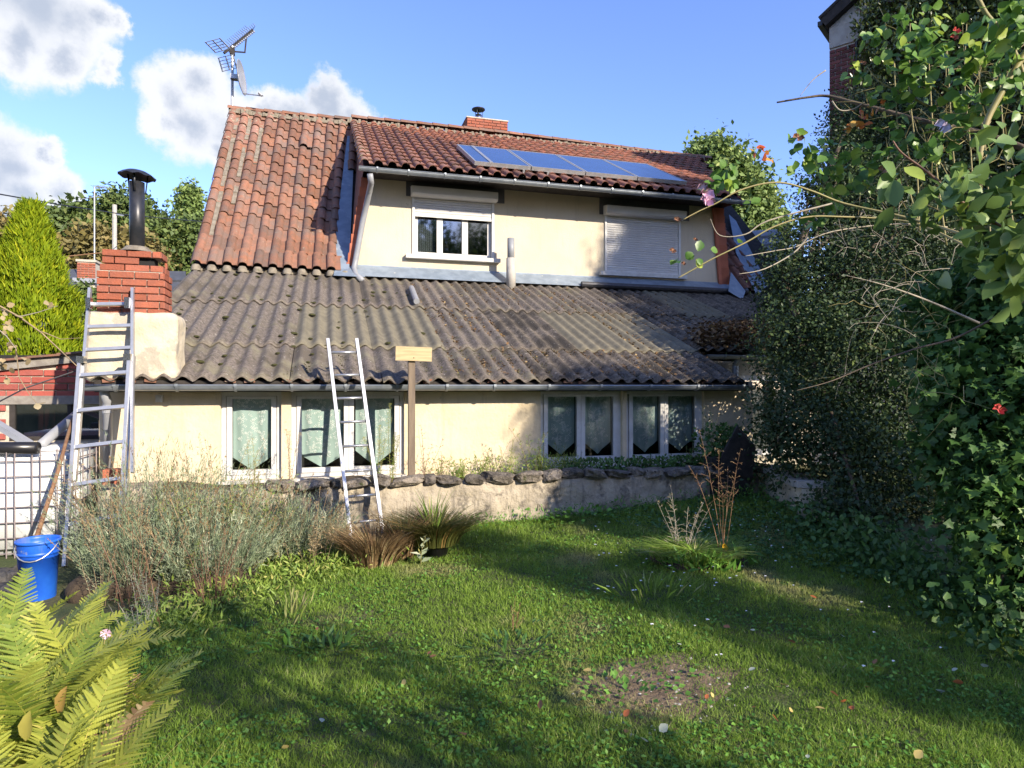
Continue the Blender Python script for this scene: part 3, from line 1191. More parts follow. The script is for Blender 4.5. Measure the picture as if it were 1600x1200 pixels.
cand = []
for r in range(NRD):
    y = DGY - .07 + (RDY - DGY) / NRD * r
    for c in range(42):
        x = .52 + TW * c
        if x + TW * .6 > rake_x(y):
            continue
        cand.append((r, c, x, y))
me_d = tile_mesh(TW, gl * 1.13, MATS['terracotta_dormer'])
me_o = tile_mesh(TW, gl * 1.13, MATS['terracotta_old'])


def panel_cover(x, y):
    return False


def tile_matrix(x, y):
    return Matrix.Translation((x, y, DGZ + .05 + SLD * (y - DGY) + .02)) @ Matrix.Rotation(ANGD - .015, 4, 'X') @ Matrix.Rotation(random.gauss(0, .014), 4, 'Z')


# the ones that show largest: the lower rows and the left columns
cand.sort(key=lambda q: q[0] * .9 + q[1] * .42)
n_ind = 200
single, rest = cand[:n_ind], cand[n_ind:]
for r, c, x, y in single:
    link('tile', me_o if (c == 0 or r >= 12) else me_d, droof, tile_matrix(x, y))
tv = np.array([v.co for v in me_d.vertices])
V, Fc = [], []
o = 0
polys = [tuple(p.vertices) for p in me_d.polygons]
for r, c, x, y in rest:
    Mx = np.array(tile_matrix(x, y))
    V.append(tv @ Mx[:3, :3].T + Mx[:3, 3])
    Fc.append(np.array(polys) + o)
    o += len(tv)
mr = np_mesh('far_tiles', np.concatenate(V), np.concatenate(Fc), M('terracotta_rest', (.29, .11, .068), (.20, .09, .065), scale=5, rough=.9, bump=.5, bscale=60,
             patches=(((.15, .085, .06), 3, .5, .6), ((.27, .22, .13), 22, .62, .70))))
mr.shade_smooth()
me_rest = link('far_tiles', mr, droof)
me_rest['kind'] = 'stuff'
MB().quad((.6, DGY, DGZ), (rake_x(DGY), DGY, DGZ), (rake_x(RDY), RDY, RDZ - .05), (.6, RDY, RDZ - .05)).quad(
    (.6, RDY, RDZ - .05), (rake_x(RDY), RDY, RDZ - .05), (9.8, 18, 6.0), (.6, 18, 6.0)).quad(
    (-2.1, S2Y1, S2Z1), (.6, S2Y1, S2Z1), (.6, 18, 5.9), (-2.1, 18, 5.9)).build('roof_deck', MATS['timber_dark'], droof)
# right rake board and soffit so the overhang is closed
MB().poly([(rake_x(DGY), DGY, DGZ + .04), (rake_x(RDY), RDY, RDZ), (rake_x(RDY), RDY, RDZ - .2), (rake_x(DGY), DGY, DGZ - .12)]).build('rake_board', MATS['hung_tile'], droof)
# ridge tiles
x = -2.15
k = 0
while x < 9.8:
    ln = .40
    b = MB()
    n = 8
    for q in range(n):
        a0, a1 = math.pi * (.06 + .88 * q / n), math.pi * (.06 + .88 * (q + 1) / n)
        for (xa, xb, ra, rb) in ((0, ln, .125, .11),):
            b.quad((xa, -ra * math.cos(a0), ra * math.sin(a0)), (xa, -ra * math.cos(a1), ra * math.sin(a1)), (xb, -rb * math.cos(a1), rb * math.sin(a1)), (xb, -rb * math.cos(a0), rb * math.sin(a0)))
        b.quad((-.0, -.125 * math.cos(a0), .125 * math.sin(a0)), (0, -.125 * math.cos(a1), .125 * math.sin(a1)), (0, -.105 * math.cos(a1), .105 * math.sin(a1)), (0, -.105 * math.cos(a0), .105 * math.sin(a0)))
    if k == 0:
        rm = b.mesh('ridge_tile', MATS['terracotta'])
    zr = (S2Z1 if x < .4 else RDZ) + .06
    link('ridge_tile', rm, droof, Matrix.Translation((x, RDY + .02, zr + .035 * math.sin(x * .5))) @ Matrix.Rotation(random.gauss(0, .015), 4, 'Z'))
    x += .385
    k += 1
b = MB()
for i in range(240):
    x = -2.1 + i * .05
    if x > 9.8:
        break
    h = random.uniform(-.05, .025)
    zr = (S2Z1 if x < .4 else RDZ)
    b.box(x, x + .055, RDY - .20 - random.uniform(0, .06), RDY - .05, zr - .1, zr + h)
b.build('ridge_mortar', MATS['mortar_old'], droof)

gutter('dormer_gutter', .50, 8.0, DGY - .02, DGZ - .01, .06, house)
# dormer downpipe on the left
b = MB()
pp = [PY(578, 272, 11.1), PY(580, 285, 11.2), PY(577, 300, 11.5), PY(566, 350, 11.62), PY(556, 405, 11.66), PY(553, 420, 11.66), PY(556, 430, 11.5), PY(566, 438, 11.3)]
b.tube(pp, .05, 12)
b.build('downpipe', MATS['pvc_grey'], house, True)
# flashing at the foot of the dormer wall and in the valley
b = MB()
zt = DZ0 + .04
b.quad((.36, DY - .03, zt - .02), (8.0, DY - .03, zt - .02), (8.0, DY - .02, zt), (.36, DY - .02, zt))
b.quad((.36, DY - .34, roof_z1(DY - .34) + .085), (8.02, DY - .34, roof_z1(DY - .34) + .085), (8.02, DY - .03, zt - .02), (.36, DY - .03, zt - .02))
b.build('base_flashing', MATS['zinc_flashing'], dormer)
MB().tube([(4.6, DY - .34, roof_z1(DY - .34) + .11), (8.2, DY - .34, roof_z1(DY - .34) + .11), (8.28, DY - .2, roof_z1(DY - .34) + .16)], .06, 10).build('base_pipe', MATS['black_metal'], dormer)
b = MB()
b.quad((.06, S2Y0 - .1, S2Z0 + .05), (.36, S2Y0 - .1, S2Z0 + .05), (.60, 15.3, S2Z0 + SL2 * (15.3 - S2Y0) + .10), (.44, 15.3, S2Z0 + SL2 * (15.3 - S2Y0) + .10))
b.quad((.10, S2Y0 - .3, 3.42), (.62, S2Y0 - .3, 3.42), (.62, DY - .05, 3.66), (.14, DY - .05, 3.66))
b.build('valley_flashing', MATS['zinc_flashing'], steep)


# upper windows with roller shutters
def shutter_window(x0, x1, z0, z1, zs, label):
    b = MB()
    g = .045
    y = DY + .0
    b.box(x0, x0 + g, y - .03, y + .1, z0, z1 - .17).box(x1 - g, x1, y - .03, y + .1, z0, z1 - .17).box(x0 + g, x1 - g, y + .02, y + .1, z0 - .004, z0 + .02).box(x0 + g, x1 - g, y + .02, y + .1, z1 - .25, z1 - .17)
    fr = b.build('upper_window', MATS['white_frame'], house)
    fr['label'] = label
    hh = .185
    MB().poly([(x0 - .03, y - .20, z1 - .03), (x0 - .03, y - .005, z1), (x0 - .03, y - .005, z1 - hh), (x0 - .03, y - .17, z1 - hh), (x0 - .03, y - .20, z1 - hh + .03)][::-1]).poly(
        [(x1 + .03, y - .20, z1 - .03), (x1 + .03, y - .005, z1), (x1 + .03, y - .005, z1 - hh), (x1 + .03, y - .17, z1 - hh), (x1 + .03, y - .20, z1 - hh + .03)]).quad(
        (x0 - .03, y - .20, z1 - hh + .03), (x1 + .03, y - .20, z1 - hh + .03), (x1 + .03, y - .20, z1 - .03), (x0 - .03, y - .20, z1 - .03)).quad(
        (x0 - .03, y - .20, z1 - .03), (x1 + .03, y - .20, z1 - .03), (x1 + .03, y - .005, z1), (x0 - .03, y - .005, z1)).quad(
        (x0 - .03, y - .17, z1 - hh), (x1 + .03, y - .17, z1 - hh), (x1 + .03, y - .20, z1 - hh + .03), (x0 - .03, y - .20, z1 - hh + .03)).quad(
        (x0 - .03, y - .005, z1 - hh), (x1 + .03, y - .005, z1 - hh), (x1 + .03, y - .17, z1 - hh), (x0 - .03, y - .17, z1 - hh)).build('shutter_box', MATS['white_shutter'], fr)
    sh = .044
    z = zs
    sm = MB()
    xa, xb = x0 + g + .003, x1 - g - .003
    ys = y + .0
    sm.quad((xa, ys, 0), (xb, ys, 0), (xb, ys - .009, sh * .3), (xa, ys - .009, sh * .3))
    sm.quad((xa, ys - .009, sh * .3), (xb, ys - .009, sh * .3), (xb, ys - .009, sh * .7), (xa, ys - .009, sh * .7))
    sm.quad((xa, ys - .009, sh * .7), (xb, ys - .009, sh * .7), (xb, ys, sh * .94), (xa, ys, sh * .94))
    sm.quad((xa, ys, sh * .94), (xb, ys, sh * .94), (xb, ys + .004, sh), (xa, ys + .004, sh))
    sme = sm.mesh('slat', MATS['white_shutter'])
    while z < z1 - hh + .01:
        link('slat', sme, fr, Matrix.Translation((0, 0, z)))
        z += sh
    MB().box(xa, xb, ys - .016, ys + .012, zs - .035, zs).build('end_bar', MATS['white_frame'], fr)
    MB().box(x0 - .12, x1 + .1, y - .11, y - .002, z0 - .075, z0 - .005).build('sill', MATS['sill'], fr)
    return fr


u1 = shutter_window(w5[0], w5[1], w5[2], 5.15, 4.66, 'upper window with its roller shutter half lowered')
u2 = shutter_window(w6[0], w6[1], w6[2], 5.09, 3.84, 'upper window with its roller shutter fully closed')
# three-light sash in the first upper window
y = DY + .06
x0, x1, z0, z1 = w5[0] + .05, w5[1] - .05, w5[2], 4.95
b = MB()
b.box(x0, x0 + .06, y, y + .06, z0, z1).box(x1 - .06, x1, y, y + .06, z0, z1).box(x0 + .06, x1 - .06, y, y + .06, z0, z0 + .07)
xs = [x0 + .06, x0 + .06 + .40, x0 + .06 + .87, x1 - .06]
for q in (1, 2):
    b.box(xs[q] - .055, xs[q] + .055, y - .01, y + .06, z0 + .07, z1)
b.build('sash', MATS['white_frame'], u1)
for q in range(3):
    a, c = xs[q] + (.055 if q else 0), xs[q + 1] - (.055 if q < 2 else 0)
    MB().box(a, c, y + .02, y + .028, z0 + .07, z1).build('pane', MATS['glass_upper'], u1)
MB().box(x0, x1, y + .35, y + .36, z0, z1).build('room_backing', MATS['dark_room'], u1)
b = MB()
for q in range(9):
    xx = x0 + .08 + q * .035
    b.box(xx, xx + .028, y + .10 + .01 * (q % 2), y + .11 + .01 * (q % 2), z0 + .05, z1)
b.build('net_curtain', MATS['curtain_white'], u1)
b = MB().lathe([(.0, .0), (.05, .0), (.06, .09), (.02, .13), (.035, .19), (.0, .24)], (xs[2] - .12, y + .13, z0 + .05), 10)
b.build('vase', MATS['black_plastic'], u1)
for q in w5, w6:
    MB().box(q[0] - .11, q[1] + .20, DY - .012, DY - .001, 4.98 if q is w5 else 4.92, DZ1 + .02).build('lintel_band', MATS['dark_band'], dormer)

# vent pipe
b = MB()
b.tube([(3.2, 11.38, 3.3), (3.2, 11.38, 3.88)], .085, 14).build('vent_pipe', MATS['concrete'], house, True)
b = MB().tube([(3.2, 11.38, 3.86), (3.2, 11.38, 4.24)], .066, 14).build('vent_pipe', MATS['pvc_grey'], house, True)

# ridge chimney ------------------------------------------------------------
brick_store = {}


def brick_mesh(w, h, d, mat):
    k = (round(w, 3), round(h, 3), round(d, 3), mat)
    if k not in brick_store:
        b = MB()
        c = .004
        b.v = []
        # chamfered front
        F = [(-w / 2 + c, -d, -h / 2 + c), (w / 2 - c, -d, -h / 2 + c), (w / 2 - c, -d, h / 2 - c), (-w / 2 + c, -d, h / 2 - c)]
        Mid = [(-w / 2, -d + c, -h / 2), (w / 2, -d + c, -h / 2), (w / 2, -d + c, h / 2), (-w / 2, -d + c, h / 2)]
        Bk = [(-w / 2, 0, -h / 2), (w / 2, 0, -h / 2), (w / 2, 0, h / 2), (-w / 2, 0, h / 2)]
        b.v = F + Mid + Bk
        b.f = [(0, 1, 2, 3)]
        for o_ in (0, 4):
            for q in range(4):
                q2 = (q + 1) % 4
                b.f.append((o_ + 4 + q, o_ + 4 + q2, o_ + q2, o_ + q))
        brick_store[k] = b.mesh('brick', MATS[mat])
    return brick_store[k]


def bricks(parent, org, dx, width, rows, bw, bh, joint, mat, depth=.012, keep=None, rng=random, phase=0, proud=0.004):
    """Courses of bricks on a vertical face: org lower left corner, dx unit vector along the face, outward normal is dx x z."""
    dx = Vector(dx).normalized()
    nrmv = dx.cross(Vector((0, 0, 1)))
    R = Matrix(((dx.x, -nrmv.x, 0, 0), (dx.y, -nrmv.y, 0, 0), (0, 0, 1, 0), (0, 0, 0, 1)))
    n = 0
    for r in range(rows):
        z = org[2] + (bh + joint) * r + bh / 2
        x = -((bw + joint) / 2 if (r + phase) % 2 else 0)
        while x < width - .01:
            a, c = max(x, 0), min(x + bw, width)
            x += bw + joint
            if c - a < .03:
                continue
            mx, ww = (a + c) / 2, c - a
            if keep and not keep(mx, z, ww):
                continue
            p = Vector(org) + dx * mx + nrmv * (rng.uniform(0, proud))
            p.z = z + rng.uniform(-.001, .001)
            me = brick_mesh(ww, bh, depth, mat)
            link('brick', me, parent, Matrix.Translation(p) @ R)
            n += 1
    return n


ch = MB().box(3.37, 4.40, 16.0, 16.6, 7.2, 8.28).box(3.34, 4.43, 15.97, 16.63, 8.28, 8.31).build('ridge_chimney', MATS['mortar'], house)
bricks(ch, (3.36, 16.0, 7.49), (1, 0, 0), 1.05, 11, .205, .06, .012, 'brick', depth=.02)
bricks(ch, (3.37, 16.6, 7.49), (0, -1, 0), .6, 11, .205, .06, .012, 'brick', depth=.02)
b = MB().tube([(3.72, 16.3, 8.28), (3.72, 16.3, 8.50)], .09, 14)
b.build('flue', MATS['steel'], ch, True)
b = MB().tube([(3.72, 16.3, 8.45), (3.72, 16.3, 8.65)], .02, 8)
b.lathe([(.0, .05), (.12, .02), (.17, .0), (.17, -.02), (.10, -.02), (0, -.02)], (3.72, 16.3, 8.65), 20)
for a in (0, 2.1, 4.2):
    b.bar((3.72 + .10 * math.cos(a), 16.3 + .10 * math.sin(a), 8.44), (3.72 + .12 * math.cos(a), 16.3 + .12 * math.sin(a), 8.65), .012, .012)
b.build('cowl', MATS['black_metal'], ch, True)

# corner chimney: rendered stump, brick stack, black flue -------------------
stump = empty('corner_chimney', (-1.77, 7.2, 1.6))
adopt(stump, house)


def rough_block(x0, x1, y0, y1, z0, z1, nx, ny, nz, rnd_r, amp, seed, fr=5):
    """Rounded block with an uneven surface."""
    import bmesh
    bm = bmesh.new()
    bmesh.ops.create_cube(bm, size=1)
    bmesh.ops.subdivide_edges(bm, edges=bm.edges, cuts=nx, use_grid_fill=True)
    c = Vector(((x0 + x1) / 2, (y0 + y1) / 2, (z0 + z1) / 2))
    h = Vector(((x1 - x0) / 2, (y1 - y0) / 2, (z1 - z0) / 2))
    for v in bm.verts:
        p = Vector((v.co.x * 2 * h.x, v.co.y * 2 * h.y, v.co.z * 2 * h.z))
        q = Vector([max(-hh + rnd_r, min(hh - rnd_r, pp_)) for pp_, hh in zip(p, h)])
        d = p - q
        if d.length > 1e-6:
            p = q + d.normalized() * rnd_r
        w_ = c + p
        nn = mnoise.noise_vector(w_ * fr + Vector((seed, 0, 0)))
        v.co = w_ + nn * amp
    me = bpy.data.meshes.new('block')
    bm.to_mesh(me)
    bm.free()
    me.shade_smooth()
    return me


me = rough_block(-2.20, -1.40, 6.96, 7.40, 1.60, 2.27, 18, 0, 0, .07, .02, 3)
me.materials.append(MATS['cream_worn'])
link('rendered_base', me, stump)
bx0, bx1, by0, by1 = -2.10, -1.53, 7.02, 7.34
bz = 2.24
core = MB().box(bx0 + .012, bx1 - .012, by0 + .012, by1 - .012, bz - .05, bz + .42).build('stack_core', MATS['mortar'], stump)
rows_ch = 9
for r in range(rows_ch):
    z = bz + r * .0705
    ins = 0 if r < 6 else (.02 if r == 6 else .035)
    kp = None
    if r == 7:
        kp = lambda mx, zz, ww: .17 < mx < .36 or mx < .05 or mx > .50
    w_ = bx1 - bx0 - 2 * ins
    w2_ = by1 - by0 - 2 * ins
    bricks(stump, (bx0 + ins, by0 + ins + .012, z), (1, 0, 0), w_, 1, .205, .06, .0105, 'brick', depth=.02, phase=r, keep=kp)
    bricks(stump, (bx1 - ins - .012, by0 + ins, z), (0, 1, 0), w2_, 1, .205, .06, .0105, 'brick', depth=.02, phase=r + 1, keep=None if r != 7 else (lambda mx, zz, ww: mx > .12))
MB().box(bx0 + .10, bx1 - .10, by0 + .08, by1 - .08, bz + .49, bz + .57).build('stack_core', MATS['dark_room'], stump)
MB().box(bx0 + .05, bx1 - .05, by0 + .05, by1 - .05, bz + .565, bz + .625).build('stack_core', MATS['mortar'], stump)
b = MB().lathe([(.16, .0), (.12, .03), (.10, .055), (.0, .06)], (-1.80, 7.18, bz + .628), 18)
b.build('mortar_cap', MATS['mortar_old'], stump, True)
b = MB().tube([(-1.80, 7.18, bz + .64), (-1.80, 7.18, 3.56)], .067, 24)
b.build('flue', MATS['black_metal'], stump, True)
b = MB()
n = 40
c0 = Vector((-1.80, 7.18, 3.63))
prev = None
rows = []
for rr, zz in ((0, .045), (.09, .036), (.135, .012), (.165, -.016)):
    i = len(b.v)
    for q in range(n):
        a = 2 * math.pi * q / n
        wv = (.007 * math.sin(a * 9) if rr > .16 else 0)
        b.v.append((c0.x + (rr + wv * .4) * math.cos(a), c0.y + (rr + wv * .4) * math.sin(a), c0.z + zz + wv + .10 * rr * math.cos(a) * -.6))
    rows.append(i)
for k in range(3):
    for q in range(n):
        b.f.append((rows[k] + q, rows[k] + (q + 1) % n, rows[k + 1] + (q + 1) % n, rows[k + 1] + q))
for a in (.6, 2.7, 4.7):
    b.bar((-1.80 + .078 * math.cos(a), 7.18 + .078 * math.sin(a), 3.46), (-1.80 + .10 * math.cos(a), 7.18 + .10 * math.sin(a), 3.65), .02, .006)
b.build('cowl', MATS['black_metal'], stump, True)
# ------------------------------------------------------------------ solar panels on the dormer roof
def rp(u, v, off):
    return PP(u, v, SLD, DGY, DGZ + .05 + off / math.cos(ANGD))


TLc, BLc, BRc, TRc = rp(719, 226, .17), rp(742, 251.5, .17), rp(1068, 280.5, .17), rp(1016, 254, .17)
# keep the array rectangular in the roof plane
ax_y = Vector((0, math.cos(ANGD), math.sin(ANGD)))
hgt = ((TLc - BLc).dot(ax_y) + (TRc - BRc).dot(ax_y)) / 2
nrm_r = Vector((0, -math.sin(ANGD), math.cos(ANGD)))
wid = (BRc.x - BLc.x) / 4
plabels = ['solar panel with a steel strip, nearest the ridge chimney', 'second solar panel from the ridge chimney end of the array',
           'second solar panel from the pink rose end of the array', 'solar panel at the pink rose end of the array']
for k in range(4):
    o0 = Vector((BLc.x + wid * k, BLc.y, BLc.z))
    e = empty('solar_panel', o0, plabels[k], 'solar panel', 'blue solar panels on the dormer roof')
    Mx = Matrix.Translation(o0) @ Matrix.Rotation(ANGD, 4, 'X')
    w_ = wid - .02
    b = MB().box(0.03, w_ - .03, .03, hgt - .03, -.012, -.004, Mx)
    b.build('glass_face', MATS['panel_cell'], e)
    b = MB().box(0, w_, 0, .03, -.07, .0, Mx).box(0, w_, hgt - .03, hgt, -.07, 0, Mx).box(0, .03, .03, hgt - .03, -.07, 0, Mx).box(w_ - .03, w_, .03, hgt - .03, -.07, 0, Mx)
    b.box(.03, w_ - .03, .03, hgt - .03, -.068, -.06, Mx)
    b.build('panel_frame', MATS['galv'], e)
    for xx in ((.3,) if k else (.9,)):
        MB().box(xx, xx + .04, -.02, .04, -.20, -.0705, Mx).build('mounting_foot', MATS['galv'], e)
    if k == 0:
        MB().box(.28, .34, .03, hgt - .03, -.003, .006, Mx).build('edge_strip', MATS['galv'], e)

# ------------------------------------------------------------------ antenna and dish
mp_ = PY(363, 185, 15.9)
mx_, my_ = mp_.x, 15.9
e = empty('tv_antenna', (mx_, my_, 7.2), 'tall television antenna with grid reflector on the gable mast', 'antenna')
topz = PY(363, 72, 15.9).z
MB().tube([(mx_, my_, 6.9), (mx_, my_, topz)], .03, 10).build('mast', MATS['galv'], e)
A, B_ = PZ(350, 83, 14.6), PZ(395, 47, 15.4)
bd = (B_ - A)
b = MB().bar(A, B_, .035, .05)
b.build('boom', MATS['timber_dark'], e)
side = bd.normalized().cross(Vector((0, 0, 1))).normalized()
upv = side.cross(bd.normalized())
b = MB()
for k in range(15):
    p = A.lerp(B_, .14 + .86 * k / 14)
    for s in (-1, 1):
        q = p + side * s * .12 + upv * .07
        b.bar(p, q, .008, .008)
        b.bar(q, q + upv * .07 - bd.normalized() * .03, .012, .008)
    b.bar(p - upv * .03, p - upv * .05 + side * .02, .05, .03)
b.build('director', MATS['galv'], e)
for s in (-1, 1):
    b = MB()
    for j in range(5):
        c = A + upv * s * (.06 + j * .065) - bd.normalized() * (.03 + .02 * j)
        b.bar(c - side * .21, c + side * .21, .012, .012)
    for x_ in (-.21, .21, 0):
        c1 = A + upv * s * .06 + side * x_
        c2 = A + upv * s * .33 - bd.normalized() * .12 + side * x_
        b.bar(c1, c2, .03, .012)
    b.build('reflector', MATS['galv'], e)
b = MB().tube([Vector((mx_, my_, topz - .12)), A.lerp(B_, .5) - upv * .25, A.lerp(B_, .72) - upv * .05], .02, 6)
b.build('support_arm', MATS['timber_dark'], e)
MB().box(mx_ - .05, mx_ + .05, my_ - .06, my_ + .06, topz - .2, topz - .05).build('clamp', MATS['timber_dark'], e)

dc = PY(378, 121, 15.8)
e = empty('satellite_dish', dc, 'grey satellite dish seen edge-on, clamped to the antenna mast', 'satellite dish')
b = MB()
ax = Vector((.93, -.15, .10)).normalized()
ua = ax.cross(Vector((0, 0, 1))).normalized()
ub = ua.cross(ax)
rows = []
n = 28
for rr, dd in ((.0, -.07), (.13, -.062), (.25, -.035), (.35, -.004), (.365, .006)):
    i = len(b.v)
    for q in range(n):
        a = 2 * math.pi * q / n
        b.v.append(tuple(dc + ua * rr * .92 * math.cos(a) + ub * rr * 1.05 * math.sin(a) + ax * dd))
    rows.append(i)
for k in range(4):
    for q in range(n):
        b.f.append((rows[k] + q, rows[k] + (q + 1) % n, rows[k + 1] + (q + 1) % n, rows[k + 1] + q))
d_ = b.build('reflector', MATS['pvc_grey'], e, True)
sm = d_.modifiers.new('s', 'SOLIDIFY')
sm.thickness = .012
lowp = dc - ub * -.36
lowp = dc + Vector((0.02, 0, -.36))
tip = PZ(411, 150, 14.5)
b = MB().bar(lowp, tip, .022, .022)
b.tube([tip + Vector((-.02, 0, .0)), tip + Vector((-.09, 0, .06))], .03, 8)
b.build('feed_arm', MATS['galv'], e)
MB().box(mx_ - .03, dc.x - .06, dc.y - .03, dc.y + .12, dc.z - .05, dc.z + .05).build('bracket', MATS['galv'], e)

# ------------------------------------------------------------------ low retaining wall, flower bed, capstones
bed = MB()
nx = 60
for i in range(nx):
    xa, xb = -2.1 + 7.0 * i / nx, -2.1 + 7.0 * (i + 1) / nx
    za, zb = (.555 + .02 * math.sin(q * 3.1) + .02 * math.sin(q * 7.7) for q in (xa, xb))
    bed.quad((xa, 6.62, za), (xb, 6.62, zb), (xb, WY - .003, zb + .02), (xa, WY - .003, za + .02))
bed.build('flower_bed', MATS['soil'])['kind'] = 'structure'
rw = empty('retaining_wall', (1.6, 6.6, 0), 'low rough rendered retaining wall topped with dark slag stones below the house windows', 'wall')


def rough_wall(x0, x1, z0, z1, y, amp, mat, parent, name, nx=140, nz=16):
    V, Fc = [], []
    for j in range(nz + 3):
        for i in range(nx + 1):
            x = x0 + (x1 - x0) * i / nx
            if j <= nz:
                z = z0 + (z1 - z0) * j / nz
                yy = y + amp * mnoise.noise(Vector((x * 3, 0, z * 4))) + amp * .8 * mnoise.noise(Vector((x * 9, 2, z * 11))) + (.03 * (j / nz) ** 6)
                zz = z + (.012 * mnoise.noise(Vector((x * 5, 7, 0))) if j == nz else 0)
            else:
                yy, zz = y + .08 * (j - nz) + .03, z1 + .012 * mnoise.noise(Vector((x * 5, 7, 0)))
            V.append((x, yy, zz))
    for j in range(nz + 2):
        for i in range(nx):
            a = j * (nx + 1) + i
            Fc.append((a, a + 1, a + nx + 2, a + nx + 1))
    me = bpy.data.meshes.new(name)
    me.from_pydata(V, [], Fc)
    me.materials.append(mat)
    me.shade_smooth()
    return link(name, me, parent)


rough_wall(-1.9, 4.78, -.1, .585, 6.46, .035, MATS['lowwall'], rw, 'wall_face')
x = -.55
rs = random.Random(5)
while x < 4.7:
    w_ = rs.uniform(.12, .34)
    h_ = rs.uniform(.07, .115)
    import bmesh
    bm = bmesh.new()
    bmesh.ops.create_icosphere(bm, subdivisions=3, radius=1)
    sx, sy_, sz = w_ / 2, rs.uniform(.10, .13), h_ / 2
    sd_ = rs.random() * 50
    for v in bm.verts:
        p = v.co.copy()
        p = Vector([math.copysign(abs(q) ** .6, q) for q in p])
        nn = mnoise.noise_vector(p * 1.1 + Vector((sd_, 0, 0))) * .34 + mnoise.noise_vector(p * 4.5 + Vector((sd_, 5, 0))) * .11
        p += nn
        v.co = Vector((p.x * sx, p.y * sy_, p.z * sz))
    me = bpy.data.meshes.new('capstone')
    bm.to_mesh(me)
    bm.free()
    me.materials.append(MATS['capstone'])
    for pl in me.polygons:
        pl.use_smooth = False
    link('capstone', me, rw, Matrix.Translation((x + w_ / 2, 6.53 + rs.uniform(-.03, .03), .585 + h_ * .38 + .008 * math.sin(x * 3) - .004 * x)) @ Matrix.Rotation(rs.uniform(-.16, .16), 4, 'Y') @ Matrix.Rotation(rs.uniform(-.2, .2), 4, 'Z'))
    x += w_ * rs.uniform(.93, 1.06)

# side wall running towards the camera under the big evergreen
sw = empty('garden_wall', (4.6, 5.8, 0), 'short yellowish garden wall with stone coping, half hidden under the dark evergreen', 'wall')
A2, B2 = Vector((4.86, 6.62, 0)), Vector((3.95, 3.9, 0))
A2, B2 = Vector((4.92, 6.62, 0)), Vector((4.42, 5.32, 0))
dv = (B2 - A2).normalized()
nv = Vector((-dv.y, dv.x, 0))
if nv.dot(Vector((-1, 0, 0))) < 0:
    nv = -nv
V, Fc = [], []
nx, nz = 50, 10
for j in range(nz + 1):
    for i in range(nx + 1):
        p = A2.lerp(B2, i / nx)
        z = .05 + .52 * j / nz
        off = .03 * mnoise.noise(Vector((p.y * 3, 4, z * 5)))
        V.append((p.x + nv.x * off, p.y + nv.y * off, z))
for j in range(nz):
    for i in range(nx):
        a = j * (nx + 1) + i
        Fc.append((a, a + nx + 1, a + nx + 2, a + 1))
me = bpy.data.meshes.new('wall_face')
me.from_pydata(V, [], Fc)
me.materials.append(MATS['cream_worn'])
link('wall_face', me, sw)
b = MB().quad((B2.x, B2.y, .0), (B2.x + .3, B2.y - .1, .0), (B2.x + .3, B2.y - .1, .565), (B2.x, B2.y, .565))
b.quad((A2.x + .02, A2.y, .0), (A2.x + .3, A2.y, .0), (A2.x + .3, A2.y, .565), (A2.x + .02, A2.y, .565))
b.quad((A2.x, A2.y, .565), (B2.x, B2.y, .565), (B2.x + .28, B2.y, .565), (A2.x + .28, A2.y, .565))
b.build('wall_core', MATS['cream_worn'], sw)
k = 0
L_ = (B2 - A2).length
s_ = 0
while s_ < L_:
    p = A2 + dv * s_
    q = A2 + dv * min(L_, s_ + .31)
    c = (p + q) / 2
    b = MB().bar((p.x - nv.x * .10, p.y - nv.y * .10, .60), (q.x - nv.x * .10, q.y - nv.y * .10, .60), .28, .065)
    link('coping_stone', b.mesh('coping_stone', MATS['concrete']), sw, Matrix.Translation((0, 0, rs.uniform(-.008, .008))))
    s_ += .325

# dark pointed board leaning at the wall corner
e = empty('pointed_board', PZ(1150, 790, 7.0), 'dark weathered wooden board with a pointed top in the corner by the annex wall', 'board')
pts = [(1121, 775), (1128, 712), (1152, 667), (1181, 700), (1176, 745), (1160, 790)]
P0 = [PY(u, v, 6.3) for u, v in pts]
P1 = [p + Vector((.05, .08, .02)) for p in P0]
b = MB().poly(P0[::-1]).poly(P1)
for i in range(len(P0)):
    j = (i + 1) % len(P0)
    b.quad(P0[i], P0[j], P1[j], P1[i])
b.build('board', MATS['timber_dark'], e)
b = MB().bar(PY(1176, 745, 6.29), PY(1126, 735, 6.29), .04, .03, up=(0, 1, 0)).build('batten', MATS['timber_dark'], e)
b = MB().box(PY(1110, 780, 6.45).x, PY(1165, 780, 6.45).x, 6.42, 6.6, .1, .75)
b.build('crate', MATS['timber_dark'])
tag(bpy.data.objects['crate'], 'low dark wooden box behind the pointed board', 'box')

# ------------------------------------------------------------------ sign on a post
e = empty('sign_post', PY(642, 748, 6.62), 'blank yellow wooden board nailed across the top of a weathered grey post', 'sign')
x0, x1 = PY(637.5, 600, 6.62).x, PY(648, 600, 6.62).x
post = MB().box(x0, x1, 6.58, 6.64, .5, PY(640, 552, 6.6).z).build('post', MATS['timber_old'], e)
zt, zb_ = PY(645, 542, 6.56).z, PY(645, 564, 6.56).z
xa, xb = PY(618, 550, 6.56).x, PY(674.5, 550, 6.56).x
Mr = Matrix.Translation(((xa + xb) / 2, 6.56, (zt + zb_) / 2)) @ Matrix.Rotation(math.radians(1.2), 4, 'Y')
MB().box(-(xb - xa) / 2, (xb - xa) / 2, -.012, .012, -(zt - zb_) / 2, (zt - zb_) / 2, Mr).build('board', MATS['board_yellow'], e)
MB().lathe([(0, .004), (.006, .002), (.006, 0)], (0, 0, 0), 8).build('nail_head', MATS['timber_dark'], e).matrix_basis = Mr @ Matrix.Translation((0, -.012, -.04)) @ Matrix.Rotation(math.pi / 2, 4, 'X')

# ------------------------------------------------------------------ ladders


